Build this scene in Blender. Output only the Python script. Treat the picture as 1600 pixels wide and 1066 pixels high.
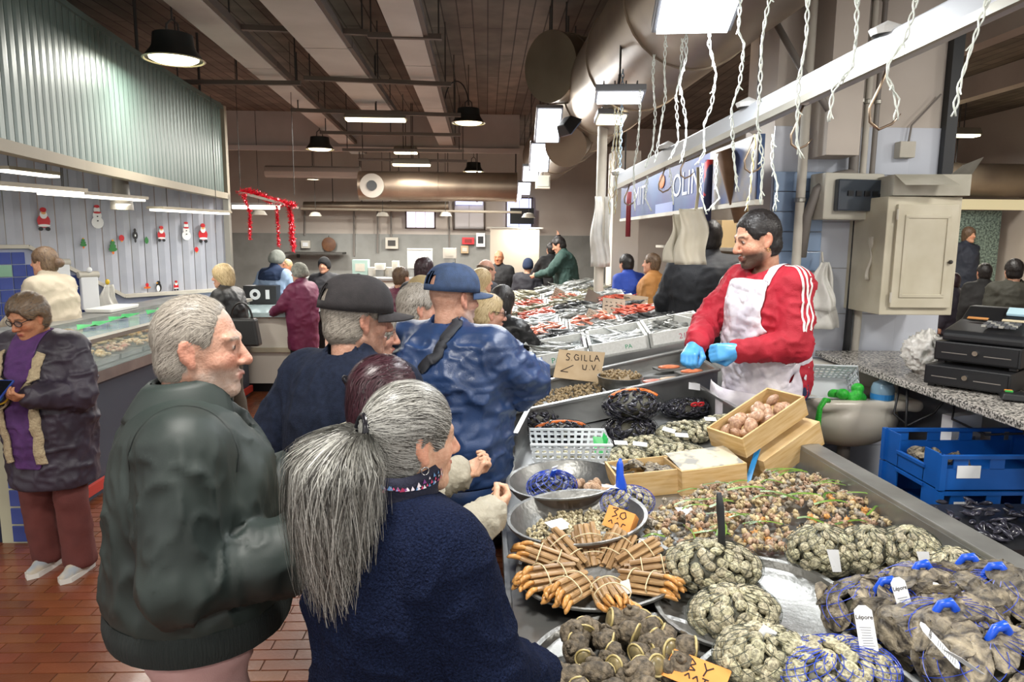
import bpy, bmesh, math, random
import numpy as np
from math import sin, cos, pi, radians as RAD
from mathutils import Vector, Matrix, noise as mnoise
from mathutils.bvhtree import BVHTree
for o in list(bpy.data.objects): bpy.data.objects.remove(o)
SC = bpy.context.scene
COL = SC.collection
rnd = random.Random(7)
# ------------------------------------------------------------------ camera
FPX, PITCH, YAW, ROLL, CAMH = 1100.0, 8.3, 2.08, 0.5, 1.85
camd = bpy.data.cameras.new('camera'); cam = bpy.data.objects.new('camera', camd); COL.objects.link(cam)
camd.sensor_width = 36; camd.lens = 36 * FPX / 1600; camd.clip_start = 0.05; camd.clip_end = 200
CR = (Matrix.Rotation(RAD(-YAW), 3, 'Z') @ Matrix.Rotation(RAD(90 - PITCH), 3, 'X') @ Matrix.Rotation(RAD(ROLL), 3, 'Z'))
cam.matrix_world = Matrix.Translation((0, 0, CAMH)) @ CR.to_4x4()
SC.camera = cam
CP = Vector((0, 0, CAMH))
def ray(px, py): return CR @ Vector(((px - 800) / FPX, -(py - 533) / FPX, -1))
def atY(px, py, Y): d = ray(px, py); return CP + d * (Y / d.y)
def atZ(px, py, Z): d = ray(px, py); return CP + d * ((Z - CAMH) / d.z)
def atX(px, py, X): d = ray(px, py); return CP + d * (X / d.x)
# ------------------------------------------------------------------ world, exposure
w = bpy.data.worlds.new('world'); SC.world = w; w.use_nodes = True
w.node_tree.nodes['Background'].inputs[0].default_value = (1.0, 0.99, 0.97, 1)
w.node_tree.nodes['Background'].inputs[1].default_value = 0.9
SC.view_settings.view_transform = 'Standard'; SC.view_settings.look = 'None'
SC.view_settings.gamma = 1; SC.view_settings.use_curve_mapping = False
SC.view_settings.exposure = 0.25
def area(name, loc, sx, sy, power, col=(1, .97, .92), rot=(0, 0, 0), spread=180):
    l = bpy.data.lights.new(name, 'AREA'); l.shape = 'RECTANGLE'; l.size = sx; l.size_y = sy
    l.energy = power; l.color = col; l.spread = RAD(spread)
    o = bpy.data.objects.new(name, l); COL.objects.link(o); o.location = loc; o.rotation_euler = rot
    return o
# ------------------------------------------------------------------ added fill lights out of view, brightening the hall; given pendant bodies below
HALL_FILL = ((-3.2, -1.2), (1.2, -1.2), (-0.6, 1.2), (5.5, 2.0), (4.5, 7.5), (-6.5, 2.5), (3.3, 1.6), (2.6, 5.6))
for x, y in HALL_FILL:
    area('hall_fill_light', (x, y, 3.42), .5, .5, 80, (1, .97, .91))
# ------------------------------------------------------------------ materials
def lin(c):
    if isinstance(c, str):
        c = c.lstrip('#'); c = [int(c[i:i + 2], 16) / 255 for i in (0, 2, 4)]
    return tuple((x / 12.92 if x <= .04045 else ((x + .055) / 1.055) ** 2.4) for x in c[:3])
MATS = {}
def mat(name, col='#888888', col2=None, rough=.6, metal=0., scale=20., bump=0., bscale=None, vc=False, rv=0., hv=0.,
        emit=None, es=1., alpha=1., trans=0., spec=.5, sheen=0., stretch=None, detail=3., coat=0., distort=0., cramp=(.35, .65)):
    if name in MATS: return MATS[name]
    m = bpy.data.materials.new(name); m.use_nodes = True; nt = m.node_tree; N = nt.nodes; L = nt.links
    b = N['Principled BSDF']; b.inputs['Roughness'].default_value = rough; b.inputs['Metallic'].default_value = metal
    b.inputs['Specular IOR Level'].default_value = spec
    if sheen: b.inputs['Sheen Weight'].default_value = sheen
    if coat: b.inputs['Coat Weight'].default_value = coat; b.inputs['Coat Roughness'].default_value = .1
    if alpha < 1: b.inputs['Alpha'].default_value = alpha
    if trans: b.inputs['Transmission Weight'].default_value = trans
    if emit is not None:
        b.inputs['Emission Color'].default_value = (*lin(emit), 1); b.inputs['Emission Strength'].default_value = es
    tc = N.new('ShaderNodeTexCoord'); mp = N.new('ShaderNodeMapping'); L.new(tc.outputs['Object'], mp.inputs['Vector'])
    if stretch: mp.inputs['Scale'].default_value = stretch
    out = None
    if vc:
        a = N.new('ShaderNodeVertexColor'); a.layer_name = 'Col'; out = a.outputs['Color']
    else:
        r = N.new('ShaderNodeRGB'); r.outputs[0].default_value = (*lin(col), 1); out = r.outputs[0]
    if col2 is not None:
        nz = N.new('ShaderNodeTexNoise'); nz.inputs['Scale'].default_value = scale; nz.inputs['Detail'].default_value = detail
        nz.inputs['Distortion'].default_value = distort
        L.new(mp.outputs[0], nz.inputs['Vector'])
        cr = N.new('ShaderNodeMapRange'); cr.inputs[1].default_value, cr.inputs[2].default_value = cramp
        L.new(nz.outputs['Fac'], cr.inputs[0])
        mx = N.new('ShaderNodeMix'); mx.data_type = 'RGBA'; L.new(cr.outputs[0], mx.inputs['Factor'])
        L.new(out, mx.inputs['A'])
        if vc:
            mx.blend_type = 'MULTIPLY'
        mx.inputs['B'].default_value = (*lin(col2), 1); out = mx.outputs['Result']
    if rv or hv:
        oi = N.new('ShaderNodeObjectInfo'); hs = N.new('ShaderNodeHueSaturation')
        a1 = N.new('ShaderNodeMapRange'); a1.inputs[3].default_value = 1 - rv; a1.inputs[4].default_value = 1 + rv
        a2 = N.new('ShaderNodeMapRange'); a2.inputs[3].default_value = .5 - hv; a2.inputs[4].default_value = .5 + hv
        ml = N.new('ShaderNodeMath'); ml.operation = 'MULTIPLY'; ml.inputs[1].default_value = 7.31
        fr = N.new('ShaderNodeMath'); fr.operation = 'FRACT'
        L.new(oi.outputs['Random'], a1.inputs[0]); L.new(oi.outputs['Random'], ml.inputs[0]); L.new(ml.outputs[0], fr.inputs[0]); L.new(fr.outputs[0], a2.inputs[0])
        L.new(a1.outputs[0], hs.inputs['Value']); L.new(a2.outputs[0], hs.inputs['Hue']); L.new(out, hs.inputs['Color']); out = hs.outputs[0]
    L.new(out, b.inputs['Base Color'])
    if bump:
        nz2 = N.new('ShaderNodeTexNoise'); nz2.inputs['Scale'].default_value = bscale or scale; nz2.inputs['Detail'].default_value = 4
        L.new(mp.outputs[0], nz2.inputs['Vector'])
        bp = N.new('ShaderNodeBump'); bp.inputs['Strength'].default_value = min(1, bump); bp.inputs['Distance'].default_value = .01 * max(1, bump)
        L.new(nz2.outputs['Fac'], bp.inputs['Height']); L.new(bp.outputs[0], b.inputs['Normal'])
    MATS[name] = m
    return m
# ------------------------------------------------------------------ objects
LABELS = {}
def tag(o, label=None, cat=None, group=None, kind=None):
    if label: o['label'] = label
    if cat: o['category'] = cat
    if group: o['group'] = group
    if kind: o['kind'] = kind
    return o
def mesh_np(name, V, F, smooth=True):
    """V (n,3); F list of index arrays (quads array and/or tris array)"""
    me = bpy.data.meshes.new(name); V = np.asarray(V, np.float32)
    if not isinstance(F, list): F = [F]
    F = [np.asarray(f, np.int32) for f in F if len(f)]
    me.vertices.add(len(V)); me.vertices.foreach_set('co', V.ravel())
    tot = np.concatenate([np.full(len(f), f.shape[1], np.int32) for f in F]); idx = np.concatenate([f.ravel() for f in F])
    me.loops.add(len(idx)); me.loops.foreach_set('vertex_index', idx)
    me.polygons.add(len(tot)); st = np.zeros(len(tot), np.int32); st[1:] = np.cumsum(tot)[:-1]
    me.polygons.foreach_set('loop_start', st); me.polygons.foreach_set('loop_total', tot)
    me.polygons.foreach_set('use_smooth', np.full(len(tot), smooth))
    me.update(calc_edges=True)
    return me
def vcol(me, C):
    a = me.color_attributes.new('Col', 'FLOAT_COLOR', 'POINT')
    D = np.ones((len(C), 4), np.float32); D[:, :3] = C; a.data.foreach_set('color', D.ravel())
def link(name, data, m=None, parent=None, loc=None, rot=None):
    o = bpy.data.objects.new(name, data); COL.objects.link(o)
    if m is not None and data is not None and not data.materials: data.materials.append(m)
    if parent: o.parent = parent
    if loc is not None: o.location = loc
    if rot is not None: o.rotation_euler = rot
    return o
def thing(name, label, cat, loc=(0, 0, 0), rz=0, group=None, rot=None):
    o = link(name, None, loc=loc, rot=rot or (0, 0, rz)); o.empty_display_size = .05
    return tag(o, label, cat, group)
class MB:
    def __init__(s): s.v = []; s.f = []
    def add(s, V, F):
        n = len(s.v); s.v += [tuple(v) for v in V]; s.f += [tuple(i + n for i in f) for f in F]; return s
    def box(s, c, size, R=None, taper=1.):
        hx, hy, hz = size[0] / 2, size[1] / 2, size[2] / 2; V = []
        for z, t in ((-hz, 1), (hz, taper)):
            for x, y in ((-hx, -hy), (hx, -hy), (hx, hy), (-hx, hy)):
                p = Vector((x * t, y * t, z)); V.append((R @ p if R else p) + Vector(c))
        return s.add(V, [(3, 2, 1, 0), (4, 5, 6, 7), (0, 1, 5, 4), (1, 2, 6, 5), (2, 3, 7, 6), (3, 0, 4, 7)])
    def box2(s, a, b): return s.box([(a[i] + b[i]) / 2 for i in range(3)], [abs(b[i] - a[i]) for i in range(3)])
    def bar(s, a, b, wd, ht, up=(0, 0, 1)):
        a = Vector(a); b = Vector(b); y = (b - a); Ln = y.length; y.normalize(); u = Vector(up)
        if abs(u.dot(y)) > .98: u = Vector((1, 0, 0))
        x = y.cross(u).normalized(); z = x.cross(y)
        return s.box((a + b) / 2, (wd, Ln, ht), Matrix((x, y, z)).transposed())
    def tube(s, pts, r, n=8, cap=True, closed=False):
        pts = [Vector(p) for p in pts]; m = len(pts); R = r if isinstance(r, (list, tuple)) else [r] * m
        ref = Vector((0, 0, 1)); V = []; px = None
        for i, p in enumerate(pts):
            t = (pts[(i + 1) % m] - pts[i - 1]) if closed else (pts[min(i + 1, m - 1)] - pts[max(i - 1, 0)])
            if t.length < 1e-9: t = Vector((0, 0, 1))
            t.normalize()
            if px is None:
                u = ref if abs(t.z) < .9 else Vector((1, 0, 0)); x = t.cross(u).normalized()
            else:
                x = (px - t * px.dot(t)); x = x.normalized() if x.length > 1e-6 else t.orthogonal().normalized()
            px = x; y = t.cross(x)
            V += [p + (x * cos(2 * pi * k / n) + y * sin(2 * pi * k / n)) * R[i] for k in range(n)]
        F = []
        for i in range(m if closed else m - 1):
            j = (i + 1) % m
            for k in range(n): F.append((i * n + k, i * n + (k + 1) % n, j * n + (k + 1) % n, j * n + k))
        if cap and not closed: F += [tuple(range(n - 1, -1, -1)), tuple((m - 1) * n + k for k in range(n))]
        return s.add(V, F)
    def lathe(s, prof, n=24, c=(0, 0, 0), sx=1, sy=1, cap0=False, cap1=False):
        V = []; m = len(prof); c = Vector(c)
        for r, z in prof: V += [c + Vector((r * cos(2 * pi * k / n) * sx, r * sin(2 * pi * k / n) * sy, z)) for k in range(n)]
        F = [(i * n + k, i * n + (k + 1) % n, (i + 1) * n + (k + 1) % n, (i + 1) * n + k) for i in range(m - 1) for k in range(n)]
        if cap0: F.append(tuple(range(n - 1, -1, -1)))
        if cap1: F.append(tuple((m - 1) * n + k for k in range(n)))
        return s.add(V, F)
    def ell(s, c, r, n=12, m=8, R=None):
        V = []; c = Vector(c)
        for i in range(m + 1):
            a = pi * i / m - pi / 2
            for k in range(n):
                p = Vector((r[0] * cos(a) * cos(2 * pi * k / n), r[1] * cos(a) * sin(2 * pi * k / n), r[2] * sin(a)))
                V.append(c + (R @ p if R else p))
        return s.add(V, [(i * n + k, i * n + (k + 1) % n, (i + 1) * n + (k + 1) % n, (i + 1) * n + k) for i in range(m) for k in range(n)])
    def prism(s, poly, a, b, axis='z'):
        def q(u, v, t): return {'z': (u, v, t), 'y': (u, t, v), 'x': (t, u, v)}[axis]
        n = len(poly); V = [q(u, v, a) for u, v in poly] + [q(u, v, b) for u, v in poly]
        return s.add(V, [tuple(range(n - 1, -1, -1)), tuple(range(n, 2 * n))] + [(k, (k + 1) % n, n + (k + 1) % n, n + k) for k in range(n)])
    def grid(s, fn, nu, nv, closed=False):
        V = [fn(i / nu, j / nv) for j in range(nv + 1) for i in range(nu + 1)]
        return s.add(V, [(j * (nu + 1) + i, j * (nu + 1) + i + 1, (j + 1) * (nu + 1) + i + 1, (j + 1) * (nu + 1) + i) for j in range(nv) for i in range(nu)])
    def mesh(s, name, smooth=False, bevel=0.):
        me = bpy.data.meshes.new(name); me.from_pydata([tuple(v) for v in s.v], [], s.f)
        if bevel or True:
            bm = bmesh.new(); bm.from_mesh(me)
            bmesh.ops.remove_doubles(bm, verts=bm.verts, dist=1e-5)
            bmesh.ops.recalc_face_normals(bm, faces=bm.faces)
            if bevel: bmesh.ops.bevel(bm, geom=bm.edges[:], offset=bevel, segments=2, affect='EDGES', clamp_overlap=True, profile=.6)
            bm.to_mesh(me); bm.free()
        if smooth:
            me.polygons.foreach_set('use_smooth', [True] * len(me.polygons))
            if smooth != 'all':
                try: me.set_sharp_from_angle(angle=RAD(38))
                except Exception: pass
        return me
    def build(s, name, m, parent=None, loc=None, rot=None, smooth=False, bevel=0., label=None, kind=None):
        o = link(name, s.mesh(name, smooth, bevel), m, parent, loc, rot)
        if label: o['label'] = label
        if kind: o['kind'] = kind
        return o
def struct(name, mb, m, parent=None, label=None, **k):
    o = mb.build(name, m, parent, **k)
    if parent is None: o['kind'] = 'structure'
    if label: o['label'] = label
    return o
def copy_tree(o, parent=None):
    c = o.copy(); COL.objects.link(c)
    if parent: c.parent = parent
    for ch in list(o.children): copy_tree(ch, c)
    return c
def text(name, body, size, m, parent, loc, rot, align='CENTER', thick=0., sx=1., bold=0.):
    me = TXT[(body, bold)].copy(); o = link(name, me, m, parent, loc, rot); o.scale = (sx * size, size, size)
    return o
TXT = {}
for body, bold in (('PA', 0.), ('21', 0.), ('OLIN', 0.), ('MIT', 0.), ('Lépore', .015)):      # lettering made while the scene is still empty
    cu = bpy.data.curves.new('lettering', 'FONT'); cu.body = body; cu.size = 1; cu.align_x = 'CENTER'; cu.align_y = 'CENTER'; cu.offset = bold; cu.resolution_u = 3
    t_ = bpy.data.objects.new('lettering', cu); COL.objects.link(t_); TXT[(body, bold)] = bpy.data.meshes.new_from_object(t_.evaluated_get(bpy.context.evaluated_depsgraph_get()))
    bpy.data.objects.remove(t_); bpy.data.curves.remove(cu); TXT[(body, bold)].materials.clear()
def strokes(mb, lines, w=.004, t=.0006):
    """handwriting as flat bars in the xy plane"""
    for ln in lines:
        for (x0, y0), (x1, y1) in zip(ln[:-1], ln[1:]):
            mb.bar((x0, y0, t / 2), (x1, y1, t / 2), w, t)
    return mb
def lookrot(z, x=(1, 0, 0)):
    z = Vector(z).normalized(); x = Vector(x); x = (x - z * x.dot(z)); x = x.normalized() if x.length > 1e-5 else z.orthogonal().normalized()
    return Matrix((x, z.cross(x), z)).transposed()
# ------------------------------------------------------------------ numpy noise
def _h(i, j, k, s):
    n = (i * 374761393 + j * 668265263 + k * 2147483647 + s * 974711) & 0xffffffff
    n = ((n ^ (n >> 13)) * 1274126177) & 0xffffffff
    return ((n ^ (n >> 16)) & 0xffff) / 65535.0
def vnoise(P, sc, seed=0):
    P = np.asarray(P, np.float64) * np.asarray(sc); I = np.floor(P).astype(np.int64); f = P - I; f = f * f * (3 - 2 * f); r = 0
    for dx in (0, 1):
        for dy in (0, 1):
            for dz in (0, 1):
                r = r + _h(I[:, 0] + dx, I[:, 1] + dy, I[:, 2] + dz, seed) * np.abs(1 - dx - f[:, 0]) * np.abs(1 - dy - f[:, 1]) * np.abs(1 - dz - f[:, 2])
    return r
# ------------------------------------------------------------------ implicit surfaces on a rectilinear grid
def axis_coords(lo, hi, h, fine=()):
    out = [lo]
    while out[-1] < hi:
        x = out[-1]; st = h
        for a, b, fh in fine:
            if a - h < x < b: st = min(st, fh if x >= a else max(fh, min(h, a - x + fh)))
        out.append(x + st)
    return np.array(out)
class Sdf:
    def __init__(s, lo, hi, h, fine=((), (), ())):
        s.ax = [axis_coords(lo[i], hi[i], h, fine[i]) for i in range(3)]
        s.F = np.full([len(a) for a in s.ax], .5, np.float32)
    def _sl(s, lo, hi):
        sl = []
        for i in range(3):
            a, b = np.searchsorted(s.ax[i], (lo[i], hi[i])); sl.append(slice(max(0, a - 1), min(len(s.ax[i]), b + 1)))
        return tuple(sl), [s.ax[i][sl[i]].astype(np.float32) for i in range(3)]
    def _app(s, sl, d, k, op):
        if d.size == 0: return
        A = s.F[sl]
        if op == 'sub':
            d = -d
            if k > 0: hh = np.maximum(k - np.abs(A - d), 0) / k; s.F[sl] = np.maximum(A, d) + hh * hh * k / 4
            else: s.F[sl] = np.maximum(A, d)
            return
        if k > 0: hh = np.maximum(k - np.abs(A - d), 0) / k; s.F[sl] = np.minimum(A, d) - hh * hh * k / 4
        else: s.F[sl] = np.minimum(A, d)
    def cap(s, a, b, ra, rb=None, k=.03, flat=None, op='add'):
        rb = ra if rb is None else rb; a = np.array(a, np.float32); b = np.array(b, np.float32); R = max(ra, rb) + k + .06
        sl, (X, Y, Z) = s._sl(np.minimum(a, b) - R, np.maximum(a, b) + R)
        x, y, z = X[:, None, None] - a[0], Y[None, :, None] - a[1], Z[None, None, :] - a[2]; d = b - a
        if flat is not None:
            n, sc = np.array(flat[0], np.float32), flat[1]; n = n / np.linalg.norm(n)
            q = (x * n[0] + y * n[1] + z * n[2]) * (1 / sc - 1); x, y, z = x + q * n[0], y + q * n[1], z + q * n[2]
            d = d + n * float(d @ n) * (1 / sc - 1)
        t = np.clip((x * d[0] + y * d[1] + z * d[2]) / max(float(d @ d), 1e-9), 0, 1)
        D = np.sqrt((x - t * d[0]) ** 2 + (y - t * d[1]) ** 2 + (z - t * d[2]) ** 2) - (ra + (rb - ra) * t)
        if flat is not None: D = D * max(.5, flat[1])
        s._app(sl, D, k, op); return s
    def ell(s, c, r, k=.03, R=None, op='add'):
        c = np.array(c, np.float32); m = max(r) + k + .06
        sl, (X, Y, Z) = s._sl(c - m, c + m); x, y, z = X[:, None, None] - c[0], Y[None, :, None] - c[1], Z[None, None, :] - c[2]
        if R is not None:
            R = np.array(R, np.float32)
            x, y, z = x * R[0, 0] + y * R[1, 0] + z * R[2, 0], x * R[0, 1] + y * R[1, 1] + z * R[2, 1], x * R[0, 2] + y * R[1, 2] + z * R[2, 2]
        k0 = np.sqrt((x / r[0]) ** 2 + (y / r[1]) ** 2 + (z / r[2]) ** 2)
        k1 = np.sqrt((x / r[0] ** 2) ** 2 + (y / r[1] ** 2) ** 2 + (z / r[2] ** 2) ** 2)
        s._app(sl, k0 * (k0 - 1) / np.maximum(k1, 1e-6), k, op); return s
    def clip(s, p, n, k=0.):          # keep the side opposite to n
        X, Y, Z = s.ax; n = np.array(n, float); n /= np.linalg.norm(n)
        D = ((X - p[0]) * n[0])[:, None, None] + ((Y - p[1]) * n[1])[None, :, None] + ((Z - p[2]) * n[2])[None, None, :]
        D = D.astype(np.float32)
        if k > 0: hh = np.maximum(k - np.abs(s.F - D), 0) / k; s.F = np.maximum(s.F, D) + hh * hh * k / 4
        else: s.F = np.maximum(s.F, D)
        return s
    def sample(s, P):               # value and unit gradient (uniform grids only)
        h = s.ax[0][1] - s.ax[0][0]; o = np.array([a[0] for a in s.ax]); U = (P - o) / h; n = np.array(s.F.shape)
        def tri(U):
            U = np.clip(U, 0, n - 1.001); I = U.astype(int); f = U - I; r = 0
            for a in (0, 1):
                for b in (0, 1):
                    for c in (0, 1): r = r + s.F[I[:, 0] + a, I[:, 1] + b, I[:, 2] + c] * np.abs(1 - a - f[:, 0]) * np.abs(1 - b - f[:, 1]) * np.abs(1 - c - f[:, 2])
            return r
        g = np.stack([tri(U + e) - tri(U - e) for e in np.eye(3)], 1); return tri(U), g / np.maximum(np.linalg.norm(g, axis=1), 1e-9)[:, None]
    def nets(s):
        F = s.F; I = F < 0
        I[0] = I[-1] = False; I[:, 0] = I[:, -1] = False; I[:, :, 0] = I[:, :, -1] = False
        n = [F.shape[i] - 1 for i in range(3)]
        cnt = np.zeros(n, np.int8)
        for a in (0, 1):
            for b in (0, 1):
                for c in (0, 1): cnt += I[a:a + n[0], b:b + n[1], c:c + n[2]]
        act = (cnt > 0) & (cnt < 8); ix = np.argwhere(act)
        if len(ix) == 0: return np.zeros((0, 3)), np.zeros((0, 4), int)
        idm = np.full(n, -1, np.int32); idm[act] = np.arange(len(ix))
        X, Y, Z = s.ax; i, j, k = ix.T; acc = np.zeros((len(ix), 3)); w = np.zeros(len(ix))
        cs = [(a, b, c) for a in (0, 1) for b in (0, 1) for c in (0, 1)]
        vals = {q: np.where(I[i + q[0], j + q[1], k + q[2]], np.minimum(F[i + q[0], j + q[1], k + q[2]], -1e-7), np.maximum(F[i + q[0], j + q[1], k + q[2]], 1e-7)) for q in cs}
        for q in cs:
            for ax in range(3):
                if q[ax]: continue
                e = list(q); e[ax] = 1; e = tuple(e); va, vb = vals[q], vals[e]; mk = (va < 0) != (vb < 0)
                t = np.where(mk, va / (va - vb), 0)
                p0 = np.stack([X[i + q[0]], Y[j + q[1]], Z[k + q[2]]], 1); p1 = np.stack([X[i + e[0]], Y[j + e[1]], Z[k + e[2]]], 1)
                acc += np.where(mk[:, None], p0 + t[:, None] * (p1 - p0), 0); w += mk
        V = acc / np.maximum(w, 1)[:, None]; Q = []
        for ax in range(3):
            sh = [slice(1, -1)] * 3; sh[ax] = slice(0, -1); s2 = list(sh); s2[ax] = slice(1, None)
            A, B = I[tuple(sh)], I[tuple(s2)]; e = np.argwhere(A != B)
            if len(e) == 0: continue
            fl = A[tuple(e.T)]; o = np.ones(3, int); o[ax] = 0; e = e + o
            u, v = [(1, 2), (2, 0), (0, 1)][ax]
            def cell(du, dv):
                c = e.copy(); c[:, u] -= du; c[:, v] -= dv; return idm[tuple(c.T)]
            q = np.stack([cell(1, 1), cell(0, 1), cell(0, 0), cell(1, 0)], 1); q[~fl] = q[~fl][:, ::-1]; Q.append(q)
        Q = np.concatenate(Q); Q = Q[(Q >= 0).all(1)]
        return V, Q
def vnormals(V, Q):
    fn = np.cross(V[Q[:, 2]] - V[Q[:, 0]], V[Q[:, 3]] - V[Q[:, 1]]); N = np.zeros_like(V)
    for c in range(4): np.add.at(N, Q[:, c], fn)
    return N / np.maximum(np.linalg.norm(N, axis=1), 1e-12)[:, None]
def relax(V, Q, it=1):
    for _ in range(it):
        A = np.zeros_like(V); n = np.zeros(len(V))
        for c in range(4):
            np.add.at(A, Q[:, c], V[Q[:, (c + 1) % 4]] + V[Q[:, c - 1]]); np.add.at(n, Q[:, c], 2)
        V = .5 * V + .5 * A / np.maximum(n, 1)[:, None]
    return V
# ------------------------------------------------------------------ people
SKIN = {'fair': '#c99a80', 'pink': '#bd937f', 'tan': '#b5805f', 'pale': '#d3a98f'}
def rotm(yaw=0, pitch=0, roll=0):
    return np.array(Matrix.Rotation(RAD(yaw), 3, 'Z') @ Matrix.Rotation(RAD(-pitch), 3, 'X') @ Matrix.Rotation(RAD(roll), 3, 'Y'))
def rough_mesh(V, Q, amp, freq, seed, ridge=True, mask=None, aniso=(1, 1, 1)):
    N = vnormals(V, Q); n1 = vnoise(V, np.array(aniso) * freq, seed); n2 = vnoise(V + n1[:, None] * .06, np.array(aniso) * freq * 2.1, seed + 1)
    n3 = vnoise(V + n2[:, None] * .03, np.array(aniso) * freq * 4.3, seed + 2)
    d = ((1 - np.abs(2 * n1 - 1)) ** 2 - .45) + .75 * ((1 - np.abs(2 * n2 - 1)) ** 4 - .25) + .42 * ((1 - np.abs(2 * n3 - 1)) ** 3 - .3) if ridge else (n1 - .5) * 2 + (n2 - .5)
    if mask is not None: d = d * mask
    return V + N * (d * amp)[:, None]
def strips(C, NN, wv):
    """flat ribbons from per-step point arrays"""
    K = len(C); n = len(C[0]); vs = np.zeros((n, K, 2, 3))
    for k in range(K):
        tg = C[min(k + 1, K - 1)] - C[max(k - 1, 0)]; sd = np.cross(tg, NN[k]); sd = sd / np.maximum(np.linalg.norm(sd, axis=1), 1e-9)[:, None] * wv * (1 - .6 * k / (K - 1)) / 2
        vs[:, k, 0] = C[k] - sd; vs[:, k, 1] = C[k] + sd
    b = (np.arange(n) * K * 2)[:, None] + np.arange(K - 1)[None] * 2
    return vs.reshape(-1, 3), np.stack([b, b + 1, b + 3, b + 2], 2).reshape(-1, 4)
class Person:
    def __init__(p, label, loc, face=0, H=1.72, build=1., skin='fair', lean=0, head=(0, 0, 0), armL=None, armR=None, female=False,
                 q=2, hands=False, legs=None, belly=0., beard=None, brow='#4a3a30', scalp=None, group=None, curl=(.5, .5), palm=(None, None), hs=1., stoop=0., bald=False):
        p.hands = hands; p.s = s = H / 1.75; p.q = q; p.b = build; p.female = female; p.H = H; p.belly = belly; p.curl = curl; p.palm = palm
        L = np.array(Matrix.Rotation(RAD(-lean), 3, 'X')); piv = np.array([0, 0, .93])
        up = lambda v: (L @ (np.array(v, float) - piv) + piv) * s
        p.up = up; p.L = L
        J = p.J = {}
        J['pel'] = np.array([0, 0, .93]) * s; J['wst'] = up((0, 0, 1.08)); J['chest'] = up((0, 0, 1.28)); J['nb'] = up((0, -.015, 1.44))
        J['nt'] = up((0, .0 + stoop, 1.53)); sw = (.165 if female else .185) * build ** .5
        armd = (.05, -.03, -.275), (.015, .05, -.25)
        for nm, sg, a in (('L', -1, armL or armd), ('R', 1, armR or armd)):
            sh = up((sg * sw, -.005, 1.405)); e = sh + np.array([sg * a[0][0], a[0][1], a[0][2]]) * s; w = e + np.array([sg * a[1][0], a[1][1], a[1][2]]) * s
            J['s' + nm], J['e' + nm], J['w' + nm] = sh, e, w
        lg = legs or ((.095, 0, .12, .02), (.095, 0, .12, -.02))     # (hip x, knee y, foot x, foot y)
        for nm, sg, a in (('L', -1, lg[0]), ('R', 1, lg[1])):
            J['h' + nm] = np.array([sg * a[0], 0, .90]) * s; J['k' + nm] = np.array([sg * (a[0] + a[2]) / 2, a[1] + .02, .49]) * s; J['a' + nm] = np.array([sg * a[2], a[3] - .02, .085]) * s
        p.Rh = L @ rotm(*head) if abs(lean) < 12 else np.array(Matrix.Rotation(RAD(-lean * .6), 3, 'X')) @ rotm(*head)
        p.hs = hs * (s if s < 1 else s ** .5) * (.97 if female else 1.)
        p.hc = J['nt'] + np.array([0, .02, 0]) * s + p.Rh @ np.array([0, 0.012, .085]) * p.hs
        p.loc = Vector(loc); p.rot = (0, 0, RAD(face))
        p.skin, p.beard, p.brow, p.scalp, p.bald = skin, beard, brow, scalp, bald
        p._body(label, group)
    def hp(p, v): return p.hc + p.Rh @ (np.array(v, float) * p.hs)
    def hq(p, V): return (V - p.hc) @ p.Rh / p.hs
    def box(p, m=.16):
        A = np.array(list(p.J.values()) + [p.hc]); return A.min(0) - m, A.max(0) + m
    def _body(p, label, group):
        J, s, b, q = p.J, p.s, p.b, p.q; lo, hi = p.box(.22); lo[2] = -.02; hh = (.014, .0115, .005)[q]; h = (.032, .03, .028)[q]; fh = (.02, .017, .0075 if p.hands else .017)[q]
        hw = np.array([.115, .125, .15]) * p.hs; fine = [[(p.hc[i] - hw[i], p.hc[i] + hw[i], hh)] for i in range(3)]
        D = {}
        for nm in 'LR':
            d = J['w' + nm] - J['e' + nm]; d = d / np.linalg.norm(d); D[nm] = d; c = J['w' + nm] + d * .09 * s
            for i in range(3): fine[i].append((c[i] - .10, c[i] + .10, fh))
        S = Sdf(lo, hi, h, fine); u = p.up
        S.cap(J['hL'], J['hR'], .10 * s * b, k=.05); S.ell((J['pel'] + J['wst']) / 2, np.array([.145 * b, .105 * b, .16]) * s, .05)
        S.ell(J['chest'], np.array([.155 * b, .11 * b, .19]) * s, .06); S.cap(J['sL'], J['sR'], .055 * s, k=.05)
        S.cap(J['nb'], J['nt'], .058 * s, .052 * s, k=.03); S.cap(J['nt'], p.hp((0, -.02, -.03)), .053 * s, .055 * p.hs, k=.02)
        for nm in 'LR':
            S.cap(J['s' + nm], J['e' + nm], .048 * s, .038 * s, k=.03); S.cap(J['e' + nm], J['w' + nm], .038 * s, .026 * s, k=.015)
            S.cap(J['h' + nm], J['k' + nm], .08 * s * b, .052 * s, k=.04); S.cap(J['k' + nm], J['a' + nm], .05 * s, .036 * s, k=.02)
            f = J['a' + nm]; S.cap(f + np.array([0, -.02, -.035]) * s, f + np.array([0, .13, -.05]) * s, .034 * s, .025 * s, k=.02)
            p._hand(S, nm, D[nm])
        H = p.hp; k = .012
        def E(c, r, kk=k, op='add', R=None): S.ell(H(c), np.array(r) * p.hs, kk, p.Rh if R is None else p.Rh @ R, op)
        def C(a, c, ra, rb=None, kk=k, op='add'): S.cap(H(a), H(c), ra * p.hs, (rb or ra) * p.hs, kk, op=op)
        E((0, -.014, .033), (.077, .098, .097), .03); E((0, .028, -.03), (.062, .064, .088), .03)
        for g in (-1, 1):
            C((g * .052, -.005, -.055), (g * .018, .068, -.1), .022, .02, .025); C((g * .045, .055, -.028), (g * .03, .07, -.02), .02, .018, .02)
        E((0, .074, -.1), (.022, .02, .018), .015)
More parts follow.
